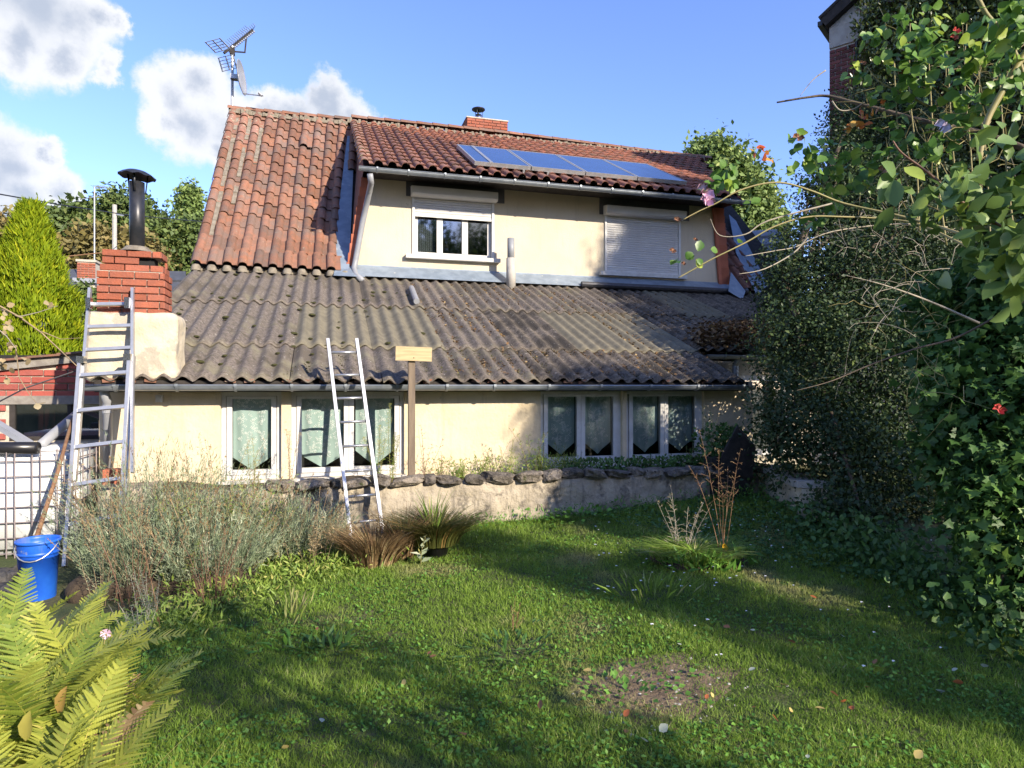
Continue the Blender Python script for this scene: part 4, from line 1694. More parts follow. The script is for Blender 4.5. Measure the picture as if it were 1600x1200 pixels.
def ladder(name, fl, fr_, tl, tr, nr, label, rail_w, rail_d, rung_r, parent=None, t0=.06, t1=.96, rungs_box=False):
    fl, fr_, tl, tr = map(Vector, (fl, fr_, tl, tr))
    e = parent or empty(name, (fl + fr_) / 2, label, 'ladder')
    up = (tl - fl).cross(fr_ - fl).normalized()
    for a, c in ((fl, tl), (fr_, tr)):
        MB().bar(a, c, rail_w, rail_d, up=up).build('rail', MATS['alu'], e)
    for k in range(nr):
        t = t0 + (t1 - t0) * k / (nr - 1)
        p, q = fl.lerp(tl, t), fr_.lerp(tr, t)
        if rungs_box:
            MB().bar(p, q, .03, .03, up=up).build('rung', MATS['alu'], e)
        else:
            MB().tube([p, q], rung_r, 10).build('rung', MATS['alu'], e, True)
    return e


ladder('ladder', (.215, 6.15, .10), (.505, 6.17, .11), PY(512, 530, 6.80), PY(557, 530, 6.80), 8,
       'narrow single aluminium ladder leaning on the corrugated eave in front of the two-leaf window', .03, .055, .013, t0=.10, t1=.93)
# extension ladder
fl, fr1 = PZ(101, 885, 5.30), PZ(186, 868, 5.42)
tl, tr = PY(136.5, 447, 6.93), PY(205, 447, 6.93)
# fly section (upper), slightly behind the base section
e = empty('extension_ladder', (fl + fr1) / 2, 'two-section aluminium extension ladder leaning against the brick corner chimney', 'ladder')
sl = tl - fl
n_back = sl.cross(fr1 - fl).normalized()
if n_back.y < 0:
    n_back = -n_back


def on(t, s):
    a, c = fl.lerp(tl, t), fr1.lerp(tr, t)
    return a.lerp(c, s)


ladder('fly', on(.0, .0), on(.0, 1.0), on(.70, -.03), on(.70, 1.03), 5, None, .026, .052, .014, parent=e, t0=.19, t1=.93, rungs_box=True)
ladder('fly', on(.28, .02) + n_back * .05, on(.28, 1.16) + n_back * .05, on(1.0, .02) + n_back * .05, on(1.0, 1.0) + n_back * .05, 3, None, .024, .048, .014, parent=e, t0=.66, t1=.91, rungs_box=True)
MB().bar(PZ(209, 556, 6.1), PZ(196, 775, 5.75), .026, .05, up=n_back).build('rail', MATS['alu'], e)
for s in (0, 1.0):
    p = on(.71, s)
    MB().box(-.03, .03, -.04, .05, -.03, .03, Matrix.Translation(p)).build('guide_bracket', MATS['steel'], e)
    p = on(.93, s * .86 + .07)
    MB().box(-.02, .02, -.03, .04, -.05, .05, Matrix.Translation(p)).build('hook', MATS['steel'], e)

# terracotta block beside the downpipe
a, c = PY(162, 758, 6.75), PY(187, 733, 6.75)
b = MB().box(a.x, c.x, 6.72, 6.86, a.z, c.z)
for k in range(5):
    xx = a.x + (c.x - a.x) * (k + .5) / 5
    b.box(xx - .004, xx + .004, 6.714, 6.722, a.z + .01, c.z - .01)
tag(b.build('hollow_brick', MATS['hung_tile']), 'orange hollow brick standing beside the grey downpipe behind the extension ladder', 'brick')
# rough stone pier under it
me = rough_block(-1.95, -1.5, 6.5, 6.95, -.1, a.z - .003, 12, 0, 0, .04, .03, 9)
me.materials.append(MATS['lowwall'])
tag(link('stone_pier', me), 'rough stone pier under the orange hollow brick at the end of the low wall', 'pier')

# ------------------------------------------------------------------ outhouse
OY = 8.1
oh = empty('outhouse', (-3.2, OY, 0), 'red brick outhouse with a sloping tiled edge behind the water tank', 'outhouse')
ox0, ox1 = -5.2, -2.14


def oz(x):
    return 1.93 + (x + 2.2) * .135


b = MB()
wz0, wz1, wx0, wx1 = .98, 1.36, PY(18, 650, OY).x, -2.15
b.quad((ox0, OY + .014, 0), (wx0, OY + .014, 0), (wx0, OY + .014, oz(wx0)), (ox0, OY + .014, oz(ox0)))
b.quad((wx0, OY + .014, 0), (ox1, OY + .014, 0), (ox1, OY + .014, wz0), (wx0, OY + .014, wz0))
b.quad((wx0, OY + .014, wz1), (ox1, OY + .014, wz1), (ox1, OY + .014, oz(ox1)), (wx0, OY + .014, oz(wx0)))
b.build('mortar_wall', MATS['mortar'], oh)
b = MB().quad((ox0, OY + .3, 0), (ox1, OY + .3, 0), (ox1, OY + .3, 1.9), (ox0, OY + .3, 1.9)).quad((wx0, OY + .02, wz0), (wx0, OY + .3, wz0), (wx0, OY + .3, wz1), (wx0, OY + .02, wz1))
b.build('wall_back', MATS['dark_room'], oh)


def keep_oh(mx, z, ww):
    x = ox0 + mx
    if z + .04 > oz(x - ww / 2) - .03:
        return False
    if wx0 - .02 < x + ww / 2 and wz0 - .03 < z < wz1 + .10:
        return False
    return x > -4.1


bricks(oh, (ox0, OY + .012, .62), (1, 0, 0), ox1 - ox0, 19, .215, .062, .013, 'brick_shed', depth=.02, keep=keep_oh)
MB().box(-4.2, wx1 + .02, OY - .012, OY + .06, 1.365, 1.455).build('lintel', MATS['timber_grey'], oh)
b = MB()
b.box(wx0 - .02, wx0 + .03, OY, OY + .05, wz0, wz1).box(wx0 + .03, wx1, OY, OY + .05, wz0, wz0 + .04)
b.box((wx0 + wx1) / 2 - .02, (wx0 + wx1) / 2 + .02, OY, OY + .05, wz0 + .04, wz1)
wf = b.build('window', MATS['timber_dark'], oh)
MB().box(wx0 + .03, wx1, OY + .02, OY + .026, wz0 + .04, wz1).build('pane', MATS['glass_upper'], wf)
b = MB()
for k in range(9):
    xx = wx0 + .22 + k * .055
    b.box(xx, xx + .045, OY + .07 + .012 * (k % 2), OY + .08 + .012 * (k % 2), wz0, wz1)
b.build('red_curtain', MATS['curtain_red'], wf)
b = MB().poly([(-5.2, OY - .05, oz(-5.2) - .06), (ox1, OY - .05, oz(ox1) - .06), (ox1, OY - .05, oz(ox1) + .03), (-5.2, OY - .05, oz(-5.2) + .03)])
b.poly([(-5.2, OY - .05, oz(-5.2) - .06), (ox1, OY - .05, oz(ox1) - .06), (ox1, OY + .012, oz(ox1) - .06), (-5.2, OY + .012, oz(-5.2) - .06)][::-1])
b.build('fascia_board', MATS['timber_grey'], oh)
x = -5.2
while x < ox1 - .1:
    MB().box(0, .30, -.04, .36, 0, .022).build('verge_tile', MATS['terracotta'], oh).matrix_basis = Matrix.Translation((x, OY - .06, oz(x) + .035)) @ Matrix.Rotation(math.atan(-.135) + .05 + rs.uniform(-.03, .03), 4, 'Y') @ Matrix.Rotation(rs.uniform(-.02, .02), 4, 'X')
    x += .27
MB().quad((ox0, OY - .02, oz(ox0) + .03), (ox1, OY - .02, oz(ox1) + .03), (ox1, OY + 3, oz(ox1) + .03), (ox0, OY + 3, oz(ox0) + .03)).box(ox0, ox1, OY + 2.9, OY + 3, 0, 1.5).build('roof_deck', MATS['terracotta_old'], oh)

# ------------------------------------------------------------------ water tank with cage
tk = empty('water_tank', (-2.8, 6.9, 0), 'white plastic water tank in a rusty wire cage next to the extension ladder', 'tank')
tx0, tx1, ty0, ty1 = -3.55, -2.14, 6.46, 7.4
import bmesh
bm = bmesh.new()
bmesh.ops.create_cube(bm, size=1)
bmesh.ops.bevel(bm, geom=bm.edges, offset=.07, segments=3, affect='EDGES')
for v in bm.verts:
    v.co = Vector(((tx0 + tx1) / 2 + v.co.x * (tx1 - tx0 - .06), (ty0 + ty1) / 2 + v.co.y * (ty1 - ty0 - .06), .56 + v.co.z * .90))
me = bpy.data.meshes.new('tank_body')
bm.to_mesh(me)
bm.free()
me.shade_smooth()
me.materials.append(MATS['tank'])
link('tank_body', me, tk)
zs_ = [.14, .27, .40, .53, .66, .79, .92, 1.0]
for z in zs_:
    MB().tube([(tx0, ty0, z), (tx1, ty0, z), (tx1, ty1, z)], .0055, 6).build('cage_bar', MATS['cage'], tk)
for k, u in enumerate((11, 24, 51, 64, 90, 101)):
    x = PY(u, 760, ty0).x
    MB().tube([(x, ty0 - .012, .08), (x, ty0 - .012, 1.02)], .0055, 6).build('cage_bar', MATS['cage'], tk)
for k in range(5):
    y = ty0 + .1 + k * .18
    MB().tube([(tx1 + .012, y, .08), (tx1 + .012, y, 1.02)], .0055, 6).build('cage_bar', MATS['cage'], tk)
MB().box(tx0, tx1, ty0, ty1, .0, .09).build('pallet', MATS['timber_old'], tk)

p0, p1 = PZ(-60, 700, 5.5), PZ(59, 700, 5.55)
b = MB().tube([p0, p1], .052, 18)
tag(b.build('black_pipe', MATS['black_plastic'], None, True), 'glossy black pipe lying along the top of the water tank', 'pipe')
p0, p1 = PZ(64, 695, 5.9), PZ(122, 645, 6.75)
b = MB().tube([p0, p1], .042, 14)
tag(b.build('drain_pipe', MATS['pvc_grey'], None, True), 'grey round pipe rising from the tank towards the house corner', 'pipe')
p0, p1 = PZ(-25, 650, 5.9), PZ(46, 694, 5.8)
tag(MB().bar(p0, p1, .07, .05).build('grey_beam', MATS['pvc_grey']), 'square grey plastic channel sloping down onto the tank top', 'channel')
tag(MB().bar(PZ(60, 702, 5.8), PZ(112, 706, 5.9), .05, .05).build('white_rail', MATS['galv']), 'thin pale metal rail across the tank top beside the pipes', 'rail')
p0, p1 = PZ(57, 840, 4.95), PZ(113, 655, 5.75)
b = MB().tube([p0, p0.lerp(p1, .5) + Vector((.01, 0, 0)), p1], .018, 8, r2=.014)
tag(b.build('broom_handle', MATS['pole_brown'], None, True), 'brown wooden pole leaning between the blue bucket and the ladder', 'pole')

# blue bucket
bc = PZ(60, 842, 4.6)
e = empty('blue_bucket', (bc.x, bc.y, .03), 'tall bright blue plastic bucket with a ribbed rim beside the ladder foot', 'bucket')
hh = bc.z
b = MB().lathe([(.0, .03), (.10, .03), (.105, .05), (.122, hh - .10), (.128, hh - .10), (.128, hh - .085), (.123, hh - .08), (.125, hh - .02), (.137, hh - .02), (.137, hh), (.130, hh), (.128, hh - .02), (.10, .06), (0, .06)], (bc.x, bc.y, 0), 32)
b.build('bucket_body', MATS['blue_plastic'], e, True)
q = MB().tube([(bc.x + .135 * math.cos(a), bc.y + .135 * math.sin(a), hh - .03 - .10 * math.sin((a - 3.4) / 2.6 * math.pi)) for a in [3.4 + 2.6 * k / 10 for k in range(11)]], .004, 6)
q.build('handle', MATS['galv'], e)
# black trays and bags left of the bucket
for (u, v, zc, w_, h_, lab) in ((2, 900, 4.4, .09, .05, 'black crumpled plastic sack left of the blue bucket'), (-4, 930, 4.2, .09, .045, 'small black plastic tray below the crumpled sack')):
    c = PZ(u, v, zc)
    me = rough_block(c.x - w_, c.x + w_, c.y - .12, c.y + .12, c.z - h_, c.z + h_ * .6, 12, 0, 0, .03, .045, u, 16)
    me.materials.append(MATS['sack'])
    tag(link('plastic_sack' if h_ > .046 else 'plastic_tray', me), lab, 'sack' if h_ > .046 else 'tray')

# ------------------------------------------------------------------ neighbours and street things behind
nr = empty('neighbour_house', (-14, 22, 0), 'neighbour house with a dark slate roof behind the bright green conifer', 'house')
zc = 22
r0, r1 = PZ(-120, 416, zc), PZ(290, 424, zc + 1)
e0, e1 = PZ(-140, 560, zc - 4), PZ(300, 560, zc - 3)
nx = 12
for i in range(nx):
    b = MB()
    for j in range(7):
        a = e0.lerp(r0, j / 7).lerp(e1.lerp(r1, j / 7), i / nx)
        c = e0.lerp(r0, j / 7).lerp(e1.lerp(r1, j / 7), (i + 1) / nx)
        d2 = e0.lerp(r0, (j + 1) / 7).lerp(e1.lerp(r1, (j + 1) / 7), (i + 1) / nx)
        a2 = e0.lerp(r0, (j + 1) / 7).lerp(e1.lerp(r1, (j + 1) / 7), i / nx)
        up_ = Vector((0, -.02, .05))
        b.quad(a + up_, c + up_, d2, a2).quad(a, c, c + up_, a + up_)
    b.build('roof_strip', MATS['slate'], nr)
b = MB().poly([e0, e1, Vector((e1.x, e1.y, 0)), Vector((e0.x, e0.y, 0))]).poly([r0, r1, r1 + Vector((0, 5, -2.5)), r0 + Vector((0, 5, -2.5))])
b.build('wall', MATS['cream_worn'], nr)
c = PZ(138.5, 436, 20.5)
nch = MB().box(c.x - .24, c.x + .24, c.y - .2, c.y + .3, c.z - .4, c.z + .50).box(c.x - .28, c.x + .28, c.y - .24, c.y + .34, c.z + .50, c.z + .57).build('chimney', MATS['mortar'], nr)
bricks(nch, (c.x - .25, c.y - .2, c.z - .1), (1, 0, 0), .50, 8, .2, .06, .012, 'brick', depth=.02)
MB().box(c.x - .34, c.x + .34, c.y - .32, c.y - .22, c.z - .16, c.z - .02).build('chimney_flashing', MATS['galv'], nch)
m0 = PZ(147.5, 410, 20.6)
an = empty('far_antenna', m0, 'thin television antenna mast on the small neighbour chimney', 'antenna')
b = MB().tube([m0, PZ(147.5, 292, 20.6)], .02, 6).build('mast', MATS['galv'], an)
b = MB().bar(PZ(146, 292.5, 20.6), PZ(168, 292, 20.6), .02, .02).bar(PZ(128, 311, 20.6), PZ(160, 306, 20.6), .02, .02)
for k in range(6):
    p = PZ(148 + k * 3.6, 292.5, 20.6)
    b.bar(p - Vector((.05, .2, 0)), p + Vector((.05, .2, 0)), .01, .01)
b.build('boom', MATS['galv'], an)
up0 = PZ(179, 372, 32)
ut = empty('utility_pole', (up0.x, up0.y, 0), 'pale concrete utility pole among the distant trees', 'pole')
MB().tube([(up0.x, up0.y, 0), (up0.x, up0.y, PZ(179, 320, 32).z)], .12, 8, r2=.10).build('pole', MATS['concrete'], ut)
MB().bar(PZ(176, 334, 32), PZ(193, 337, 32), .06, .06).build('cross_arm', MATS['galv'], ut)
pts = [PZ(-60, 288 + 0, 18), PZ(0, 303.5, 20), PZ(100, 321, 24), PZ(200, 336, 30), PZ(325, 347, 42)]
tag(MB().tube(pts, .022, 5).build('overhead_cable', MATS['cable']), 'black overhead cable hanging across the sky towards the tiled roof', 'cable')
pts = [PZ(-10, 404, 14), PZ(80, 403, 14.5), PZ(168, 394, 15)]
tag(MB().tube(pts, .012, 5).build('brown_cable', MATS['pole_brown']), 'thin brown cable in front of the conifer and the slate roof', 'cable')

# grey slate roof right of the dormer, behind
sr = empty('slate_outbuilding', PZ(1190, 400, 19), 'neighbour roof of pale grey slates showing behind the right dormer cheek', 'roof')
q0, q1, q2, q3 = PZ(1150, 362, 20), PZ(1215, 358, 19), PZ(1260, 440, 16.5), PZ(1160, 450, 17)
for i in range(6):
    b = MB()
    a, c = q3.lerp(q0, i / 6), q2.lerp(q1, i / 6)
    a2, c2 = q3.lerp(q0, (i + 1) / 6), q2.lerp(q1, (i + 1) / 6)
    u_ = Vector((0, -.03, .06))
    b.quad(a + u_, c + u_, c2, a2).quad(a, c, c + u_, a + u_)
    b.build('slate_course', MATS['slate_pale'], sr)
MB().quad(q0, q1, q1 + Vector((0, 4, -3)), q0 + Vector((0, 4, -3))).build('roof_back', MATS['slate_pale'], sr)

# ------------------------------------------------------------------ tall brick house on the right
C0 = Vector((9.64, 10.8, 0))
wd = Vector((.56, -.83, 0)).normalized()
nb = Vector((-.83, -.56, 0)).normalized()
bh = empty('brick_house', C0, 'tall dark red brick house with a grey lintel under its eave, climbed by evergreen ivy', 'house')
BH, GL = 8.9, 9.0


def gable(s):
    return BH + .62 * min(s, GL - s) - .05


b = MB()
P = lambda s, z, off=0.0: tuple(C0 + wd * s + nb * off + Vector((0, 0, z)))
b.poly([P(0, -.1), P(GL, -.1), P(GL, BH), P(GL / 2, gable(GL / 2)), P(0, BH)])
b.quad(P(0, -.1), P(0, BH), P(0, BH, -7), P(0, -.1, -7)).quad(P(GL, -.1), P(GL, -.1, -7), P(GL, BH, -7), P(GL, BH))
b.build('mortar_wall', MATS['mortar_grey'], bh)


def keep_bh(mx, z, ww):
    return not (z > BH - .62 and mx < .62)


bricks(bh, tuple(C0 + nb * .001 + Vector((0, 0, 5.1))), wd, 1.05, 50, .205, .062, .013, 'brick_dark', depth=.016, keep=keep_bh)
# further bricks of the same wall, joined: they peep through the ivy
V, Fc, o_ = [], [], 0
bmesh_unit = brick_mesh(.205, .062, .016, 'brick_dark')
tvv = np.array([v.co for v in bmesh_unit.vertices])
pf = np.array([tuple(p.vertices) for p in bmesh_unit.polygons])
Rm = np.array([[wd.x, -nb.x, 0], [wd.y, -nb.y, 0], [0, 0, 1]])
for r in range(130):
    z = .2 + .075 * r
    s = 1.06 + .1025 + (.11 if r % 2 else 0)
    while s < 4.6:
        if z < gable(s) - .3 and not (z < 5.0 and False):
            V.append(tvv @ Rm.T + np.array(C0 + wd * s + nb * .001 + Vector((0, 0, z + .031))))
            Fc.append(pf + o_)
            o_ += len(tvv)
        s += .218
bb = link('brick_field', np_mesh('brick_field', np.concatenate(V), np.concatenate(Fc), M('brick_dark_field', (.17, .05, .04), (.12, .04, .04), scale=9, rough=.9)), bh)
bb['kind'] = 'stuff'
b = MB()
b.bar(P(.0, BH - .42, .012), P(.62, BH - .42, .012), .05, .40, up=(0, 0, 1)).build('lintel_block', MATS['concrete'], bh)
b = MB()
ov = .22
E0 = (-.25)
for (s0, z0_, s1, z1_) in ((-.10, BH - .10, GL / 2, gable(GL / 2) + .14), (GL / 2, gable(GL / 2) + .14, GL + .3, BH - .14)):
    b.bar(P(s0, z0_, .08), P(s1, z1_, .08), .20, .26, up=(0, 0, 1))
b.build('verge_board', MATS['timber_dark'], bh)
b = MB()
for sgn in (0, 1):
    s0, s1 = (-.14, GL / 2) if sgn == 0 else (GL / 2, GL + .35)
    za, zb = (BH - .05, gable(GL / 2) + .3) if sgn == 0 else (gable(GL / 2) + .3, BH - .05)
    b.quad(P(s0, za, .2), P(s1, zb, .2), P(s1, zb, -7.2), P(s0, za, -7.2))
b.build('roof', MATS['slate'], bh)
b = MB().bar(P(-.14, BH - .12, .16), P(-.14, BH - .12, -7), .09, .09).build('gutter', MATS['black_metal'], bh)
b = MB().tube([P(.50, BH - .6, .05), P(.50, 6.6, .05)], .03, 8).build('downpipe', MATS['black_metal'], bh)
# ------------------------------------------------------------------ far and near trees


def px_blob(u, v, r, zc, ry=None):
    p = PZ(u, v, zc)
    rr = r * zc / F_PX
    if ry:
        return (*p, rr, rr, ry * zc / F_PX)
    return (*p, rr)


def tree(name, label, blobs, mat, ncl, per, crad, leaf, base, group=None, cat='tree', trunk_r=.15, T=T_SIMPLE, squash=1.0, limbs=6, **kw):
    e = empty(name, base, label, cat, group)
    V, Fc, R = crown_arrays(blobs, ncl, per, crad, leaf, T=T, squash=squash, **kw)
    o = link('crown', np_mesh('crown', V, Fc, mat, R), e)
    b = MB()
    base = Vector(base)
    bs = sorted(blobs, key=lambda q: q[2])
    mid = Vector(bs[len(bs) // 2][:3])
    top = Vector(bs[-1][:3])
    b.tube([base, base.lerp(mid, .5) + Vector((.04, 0, 0)), mid, top], [trunk_r, trunk_r * .8, trunk_r * .55, trunk_r * .15], 8)
    for k in range(limbs):
        q = Vector(random.choice(blobs)[:3])
        s = base.lerp(mid, random.uniform(.4, 1))
        b.tube([s, s.lerp(q, .5) + Vector((0, 0, .1)), q], [trunk_r * .4, trunk_r * .25, trunk_r * .08], 6)
    b.build('trunk', MATS['bark'], e, True)
    return e


def gbase(zc, u):
    p = PZ(u, 600, zc)
    return (p.x, p.y, 0)


far = [('broad', (10, 385, 60, 45), 'brownish broad tree at the far edge beside the conifer', 'l_tree_brown', [(0, 385, 48), (-45, 400, 60), (40, 400, 42), (10, 430, 60)], 46),
       ('green', (110, 370, 55, 44), 'leafy green tree rising behind the conifer tip', 'l_tree', [(95, 372, 34), (115, 350, 26), (130, 385, 38), (80, 400, 44), (120, 420, 50)], 48),
       ('mid', (180, 360, 60, 46), 'tall dark tree behind the thin antenna and the utility pole', 'l_tree', [(190, 328, 28), (165, 350, 34), (215, 350, 34), (180, 385, 46), (230, 385, 40), (200, 425, 50), (150, 420, 40)], 50),
       ('brown', (160, 400, 50, 42), 'yellowish brown bushy tree below the utility pole', 'l_tree_brown', [(150, 400, 34), (185, 405, 32), (165, 430, 40), (215, 420, 34)], 42),
       ('back', (250, 400, 60, 46), 'dark tree between the black flue and the tiled gable', 'l_tree', [(245, 365, 30), (262, 400, 36), (235, 420, 38), (295, 400, 34), (310, 372, 24), (290, 430, 40)], 52)]
for nm, _, lab, mt, bl, zc in far:
    blobs = [px_blob(u, v, r, zc) for u, v, r in bl]
    tree('distant_tree', lab, blobs, MATS[mt], 900, 26, 1.0, .42, gbase(zc, bl[0][0]), 'trees beyond the roofs', trunk_r=.35)
blobs = [px_blob(296, 312, 11, 62, 24), px_blob(297, 340, 15, 62, 30), px_blob(298, 375, 18, 62, 34), px_blob(299, 420, 18, 62, 36)]
tree('poplar', 'tall narrow poplar beside the tiled gable edge', blobs, MATS['l_tree_pale'], 700, 24, .7, .40, gbase(62, 297), 'trees beyond the roofs', trunk_r=.3)
blobs = [px_blob(u, v, r, 26) for u, v, r in ((1115, 265, 42), (1150, 290, 42), (1095, 300, 34), (1175, 320, 36), (1140, 335, 45), (1105, 250, 24), (1180, 360, 45))]
tree('pale_tree', 'light green round tree behind the right end of the dormer roof', blobs, MATS['l_tree_pale'], 1400, 26, .5, .22, gbase(26, 1140), trunk_r=.25)
blobs = [px_blob(u, v, r, 24) for u, v, r in ((60, 475, 40), (225, 455, 50), (110, 470, 30))]
tree('hedge_shrub', 'dark green shrub behind the corner chimney and the slate roof', [px_blob(132, 468, 16, 13), px_blob(142, 490, 16, 13), px_blob(120, 500, 18, 13), px_blob(150, 515, 16, 13)], MATS['l_tree'], 400, 24, .18, .08, gbase(13, 140), cat='shrub', trunk_r=.05)


# bright conifer: upright sprays
def conifer():
    c = PZ(48, 600, 11.0)
    e = empty('conifer', (c.x, c.y, 0), 'bright yellow-green conical conifer behind the outhouse', 'tree')
    rng = np.random.default_rng(3)
    H = PZ(48, 328, 11.0).z
    n = 5200
    t = rng.random(n) ** .75
    z = .6 + (H - .6) * t
    th = rng.uniform(0, 2 * np.pi, n)
    lump = 1 + .15 * np.sin(th * 5 + z * 2.6) + .13 * np.sin(th * 8 - z * 6.3) + .10 * np.sin(z * 11 + th * 3)
    r = .86 * (1 - ((z - .6) / (H - .6)) ** 1.5) ** .95 * lump + .03
    sub_ = rng.random(n) < .2
    r = np.where(sub_, r * .75, r)
    C = np.stack([c.x + r * np.cos(th), c.y + r * np.sin(th), z], 1)
    per = 12
    P_ = np.repeat(C, per, 0)
    out = np.repeat(np.stack([np.cos(th), np.sin(th), np.zeros(n)], 1), per, 0)
    Y = out * .45 + rng.normal(size=P_.shape) * .3
    Y[:, 2] += 1.0
    Y = unit(Y)
    P_ = P_ + Y * rng.uniform(-.02, .10, (len(P_), 1)) + rng.normal(size=P_.shape) * .035
    Z = out + rng.normal(size=P_.shape) * .5
    tone = np.clip(rng.normal(.5, .22, n), 0, 1)
    rnd = np.clip(np.repeat(tone * np.where(sub_, .35, 1), per) + rng.normal(0, .14, len(P_)), 0, 1)
    V, Fc, R = place(T_LANCE, P_, Y, Z, rng.uniform(.06, .15, len(P_)), rnd, .8)
    link('crown', np_mesh('crown', V, Fc, MATS['l_conifer'], R), e)
    MB().tube([(c.x, c.y, 0), (c.x, c.y, H - .3)], .12, 8, r2=.02).build('trunk', MATS['bark'], e)


conifer()

# ivy on the brick house -----------------------------------------------------
rng = np.random.default_rng(8)


def ivy_limit(s):      # height above which the wall stays bare near the corner
    return 6.3 + 6.0 * max(0, min(1, (s - .34) / .7)) + .3 * math.sin(s * 9) - .5 * (s < .3)


cl_ = []
while len(cl_) < 7500:
    s, z = rng.uniform(-.1, 5.6), rng.uniform(0, 11.5)
    if z > ivy_limit(s) or z > gable(max(0, s)) - .05:
        continue
    if 1.9 < s < 2.5 and z > 9.1 and rng.random() < .8:
        continue
    cl_.append((s, z))
cl_ = np.array(cl_)
dep = .10 + .45 * rng.random(len(cl_)) ** 1.5 * np.clip((11 - cl_[:, 1]) / 5, .3, 1)
C = np.array(C0)[None] + np.array(wd)[None] * cl_[:, :1] + np.array(nb)[None] * dep[:, None]
C[:, 2] = cl_[:, 1]
per = 17
P_ = np.repeat(C, per, 0) + rng.normal(size=(len(C) * per, 3)) * .10
Y = np.array(nb)[None] * .5 + rng.normal(size=P_.shape) * .5
Y[:, 2] += .5
Z = np.array(nb)[None] * .8 + rng.normal(size=P_.shape) * .6
tone = np.clip(rng.normal(.42, .25, len(C)), 0, 1)
V, Fc, R = place(T_SIMPLE, P_, Y, Z, rng.uniform(.06, .11, len(P_)), np.clip(np.repeat(tone, per) + rng.normal(0, .2, len(P_)), 0, 1), .8)
iv = empty('wall_ivy', C0 + wd * 2, 'dense glossy evergreen ivy covering the tall brick house', 'ivy')
link('leaves', np_mesh('leaves', V, Fc, MATS['l_wallivy'], R), iv)['kind'] = 'stuff'
b = MB()
for k in range(10):
    s = .3 + k * .5
    pts = [C0 + wd * (s + .25 * math.sin(j + k)) + nb * .06 + Vector((0, 0, j * 1.0)) for j in range(9)]
    b.tube(pts, .03, 5, r2=.008)
b.build('stem', MATS['bark'], iv)

# big dark evergreen in the corner --------------------------------------------
bl = [(1275, 395, 62, 8.6), (1225, 445, 40, 8.2), (1300, 470, 100, 8.0), (1250, 540, 72, 7.4), (1240, 640, 62, 6.9), (1290, 700, 95, 6.8), (1340, 560, 120, 7.4), (1350, 740, 95, 6.5),
      (1420, 640, 120, 7.2), (1400, 420, 100, 8.0), (1350, 320, 70, 8.8), (1215, 400, 26, 8.4), (1215, 690, 28, 6.6), (1430, 760, 90, 6.6), (1480, 500, 90, 7.8), (1500, 680, 90, 7.0), (1290, 330, 40, 8.8), (1320, 250, 42, 9.2), (1265, 290, 26, 9.0), (1305, 800, 40, 5.9), (1350, 815, 50, 5.7), (1335, 170, 34, 9.6), (1310, 210, 26, 9.5), (1400, 200, 60, 9.4), (1385, 300, 60, 9.0), (1450, 320, 70, 8.6)]
bl = [px_blob(*q) for q in bl]
tree('evergreen_shrub', 'huge dark glossy evergreen shrub filling the corner right of the house', bl, MATS['l_holly'], 6200, 22, .16, .046, (5.9, 6.1, .2), cat='shrub', trunk_r=.10, limbs=22, inner=.55, droop=.1)

# nearer ivy-clad mass at the right edge ------------------------------------
bl = [(1545, 470, 75, 4.6), (1500, 560, 62, 4.7), (1560, 600, 85, 4.3), (1530, 700, 72, 4.3), (1590, 760, 85, 4.1), (1545, 820, 60, 4.0), (1600, 500, 90, 4.4), (1640, 650, 110, 4.2), (1590, 880, 52, 3.9),
      (1465, 480, 40, 5.0), (1560, 920, 34, 3.8), (1640, 850, 80, 4.0), (1490, 640, 36, 4.6), (1480, 720, 34, 4.4)]
bl = [px_blob(*q) for q in bl]
tree('ivy_mass', 'hanging curtain of lobed green ivy at the near edge of the lawn', bl, MATS['l_ivy'], 1500, 11, .14, .068, (3.9, 2.9, 0), cat='ivy', trunk_r=.07, T=T_IVY, limbs=16, inner=.6, droop=.9)


# generic twig tangle --------------------------------------------------------
def twigs(name, starts, mat, parent=None, n=40, ln=.5, r=.004, seed=1, curl=.35, grav=-.05):
    rnd_ = random.Random(seed)
    b = MB()
    for k in range(n):
        p = Vector(rnd_.choice(starts)) + Vector((rnd_.gauss(0, .15), rnd_.gauss(0, .12), rnd_.gauss(0, .12)))
        d = Vector((rnd_.gauss(-.4, .6), rnd_.gauss(-.1, .4), rnd_.gauss(.1, .5))).normalized()
        pts = [p]
        L0 = ln * rnd_.uniform(.5, 1.4)
        for j in range(6):
            p = p + d * L0 / 6
            d = (d + Vector((rnd_.gauss(0, curl), rnd_.gauss(0, curl), rnd_.gauss(grav, curl)))).normalized()
            pts.append(p)
            if j == 3 and rnd_.random() < .6:
                q = p + Vector((rnd_.gauss(0, .08), rnd_.gauss(0, .08), rnd_.gauss(.03, .08)))
                b.tube([p, p.lerp(q, .5) + Vector((0, 0, .01)), q], r * .7, 4, caps=False)
        b.tube(pts, r, 4, caps=False, r2=r * .4)
    return b.build(name, mat, parent)


# climbing rose in the top right corner ---------------------------------------
rose = empty('climbing_rose', (2.6, 1.2, 0), 'sprawling climbing rose with long arching stems and pale mauve flowers in the top corner', 'rose bush')


def stem(pts, r, mat, r2=None, name='stem'):
    P_ = [PZ(u, v, z) for u, v, z in pts]
    # smooth the polyline
    Q = []
    for i in range(len(P_) - 1):
        p0, p1, p2, p3 = P_[max(0, i - 1)], P_[i], P_[i + 1], P_[min(len(P_) - 1, i + 2)]
        for k in range(5):
            t = k / 5
            Q.append(.5 * ((2 * p1) + (p2 - p0) * t + (2 * p0 - 5 * p1 + 4 * p2 - p3) * t * t + (3 * p1 - p0 - 3 * p2 + p3) * t ** 3))
    Q.append(P_[-1])
    MB().tube(Q, r, 6, r2=r2 or r * .5).build(name, mat, rose, True)
    return Q


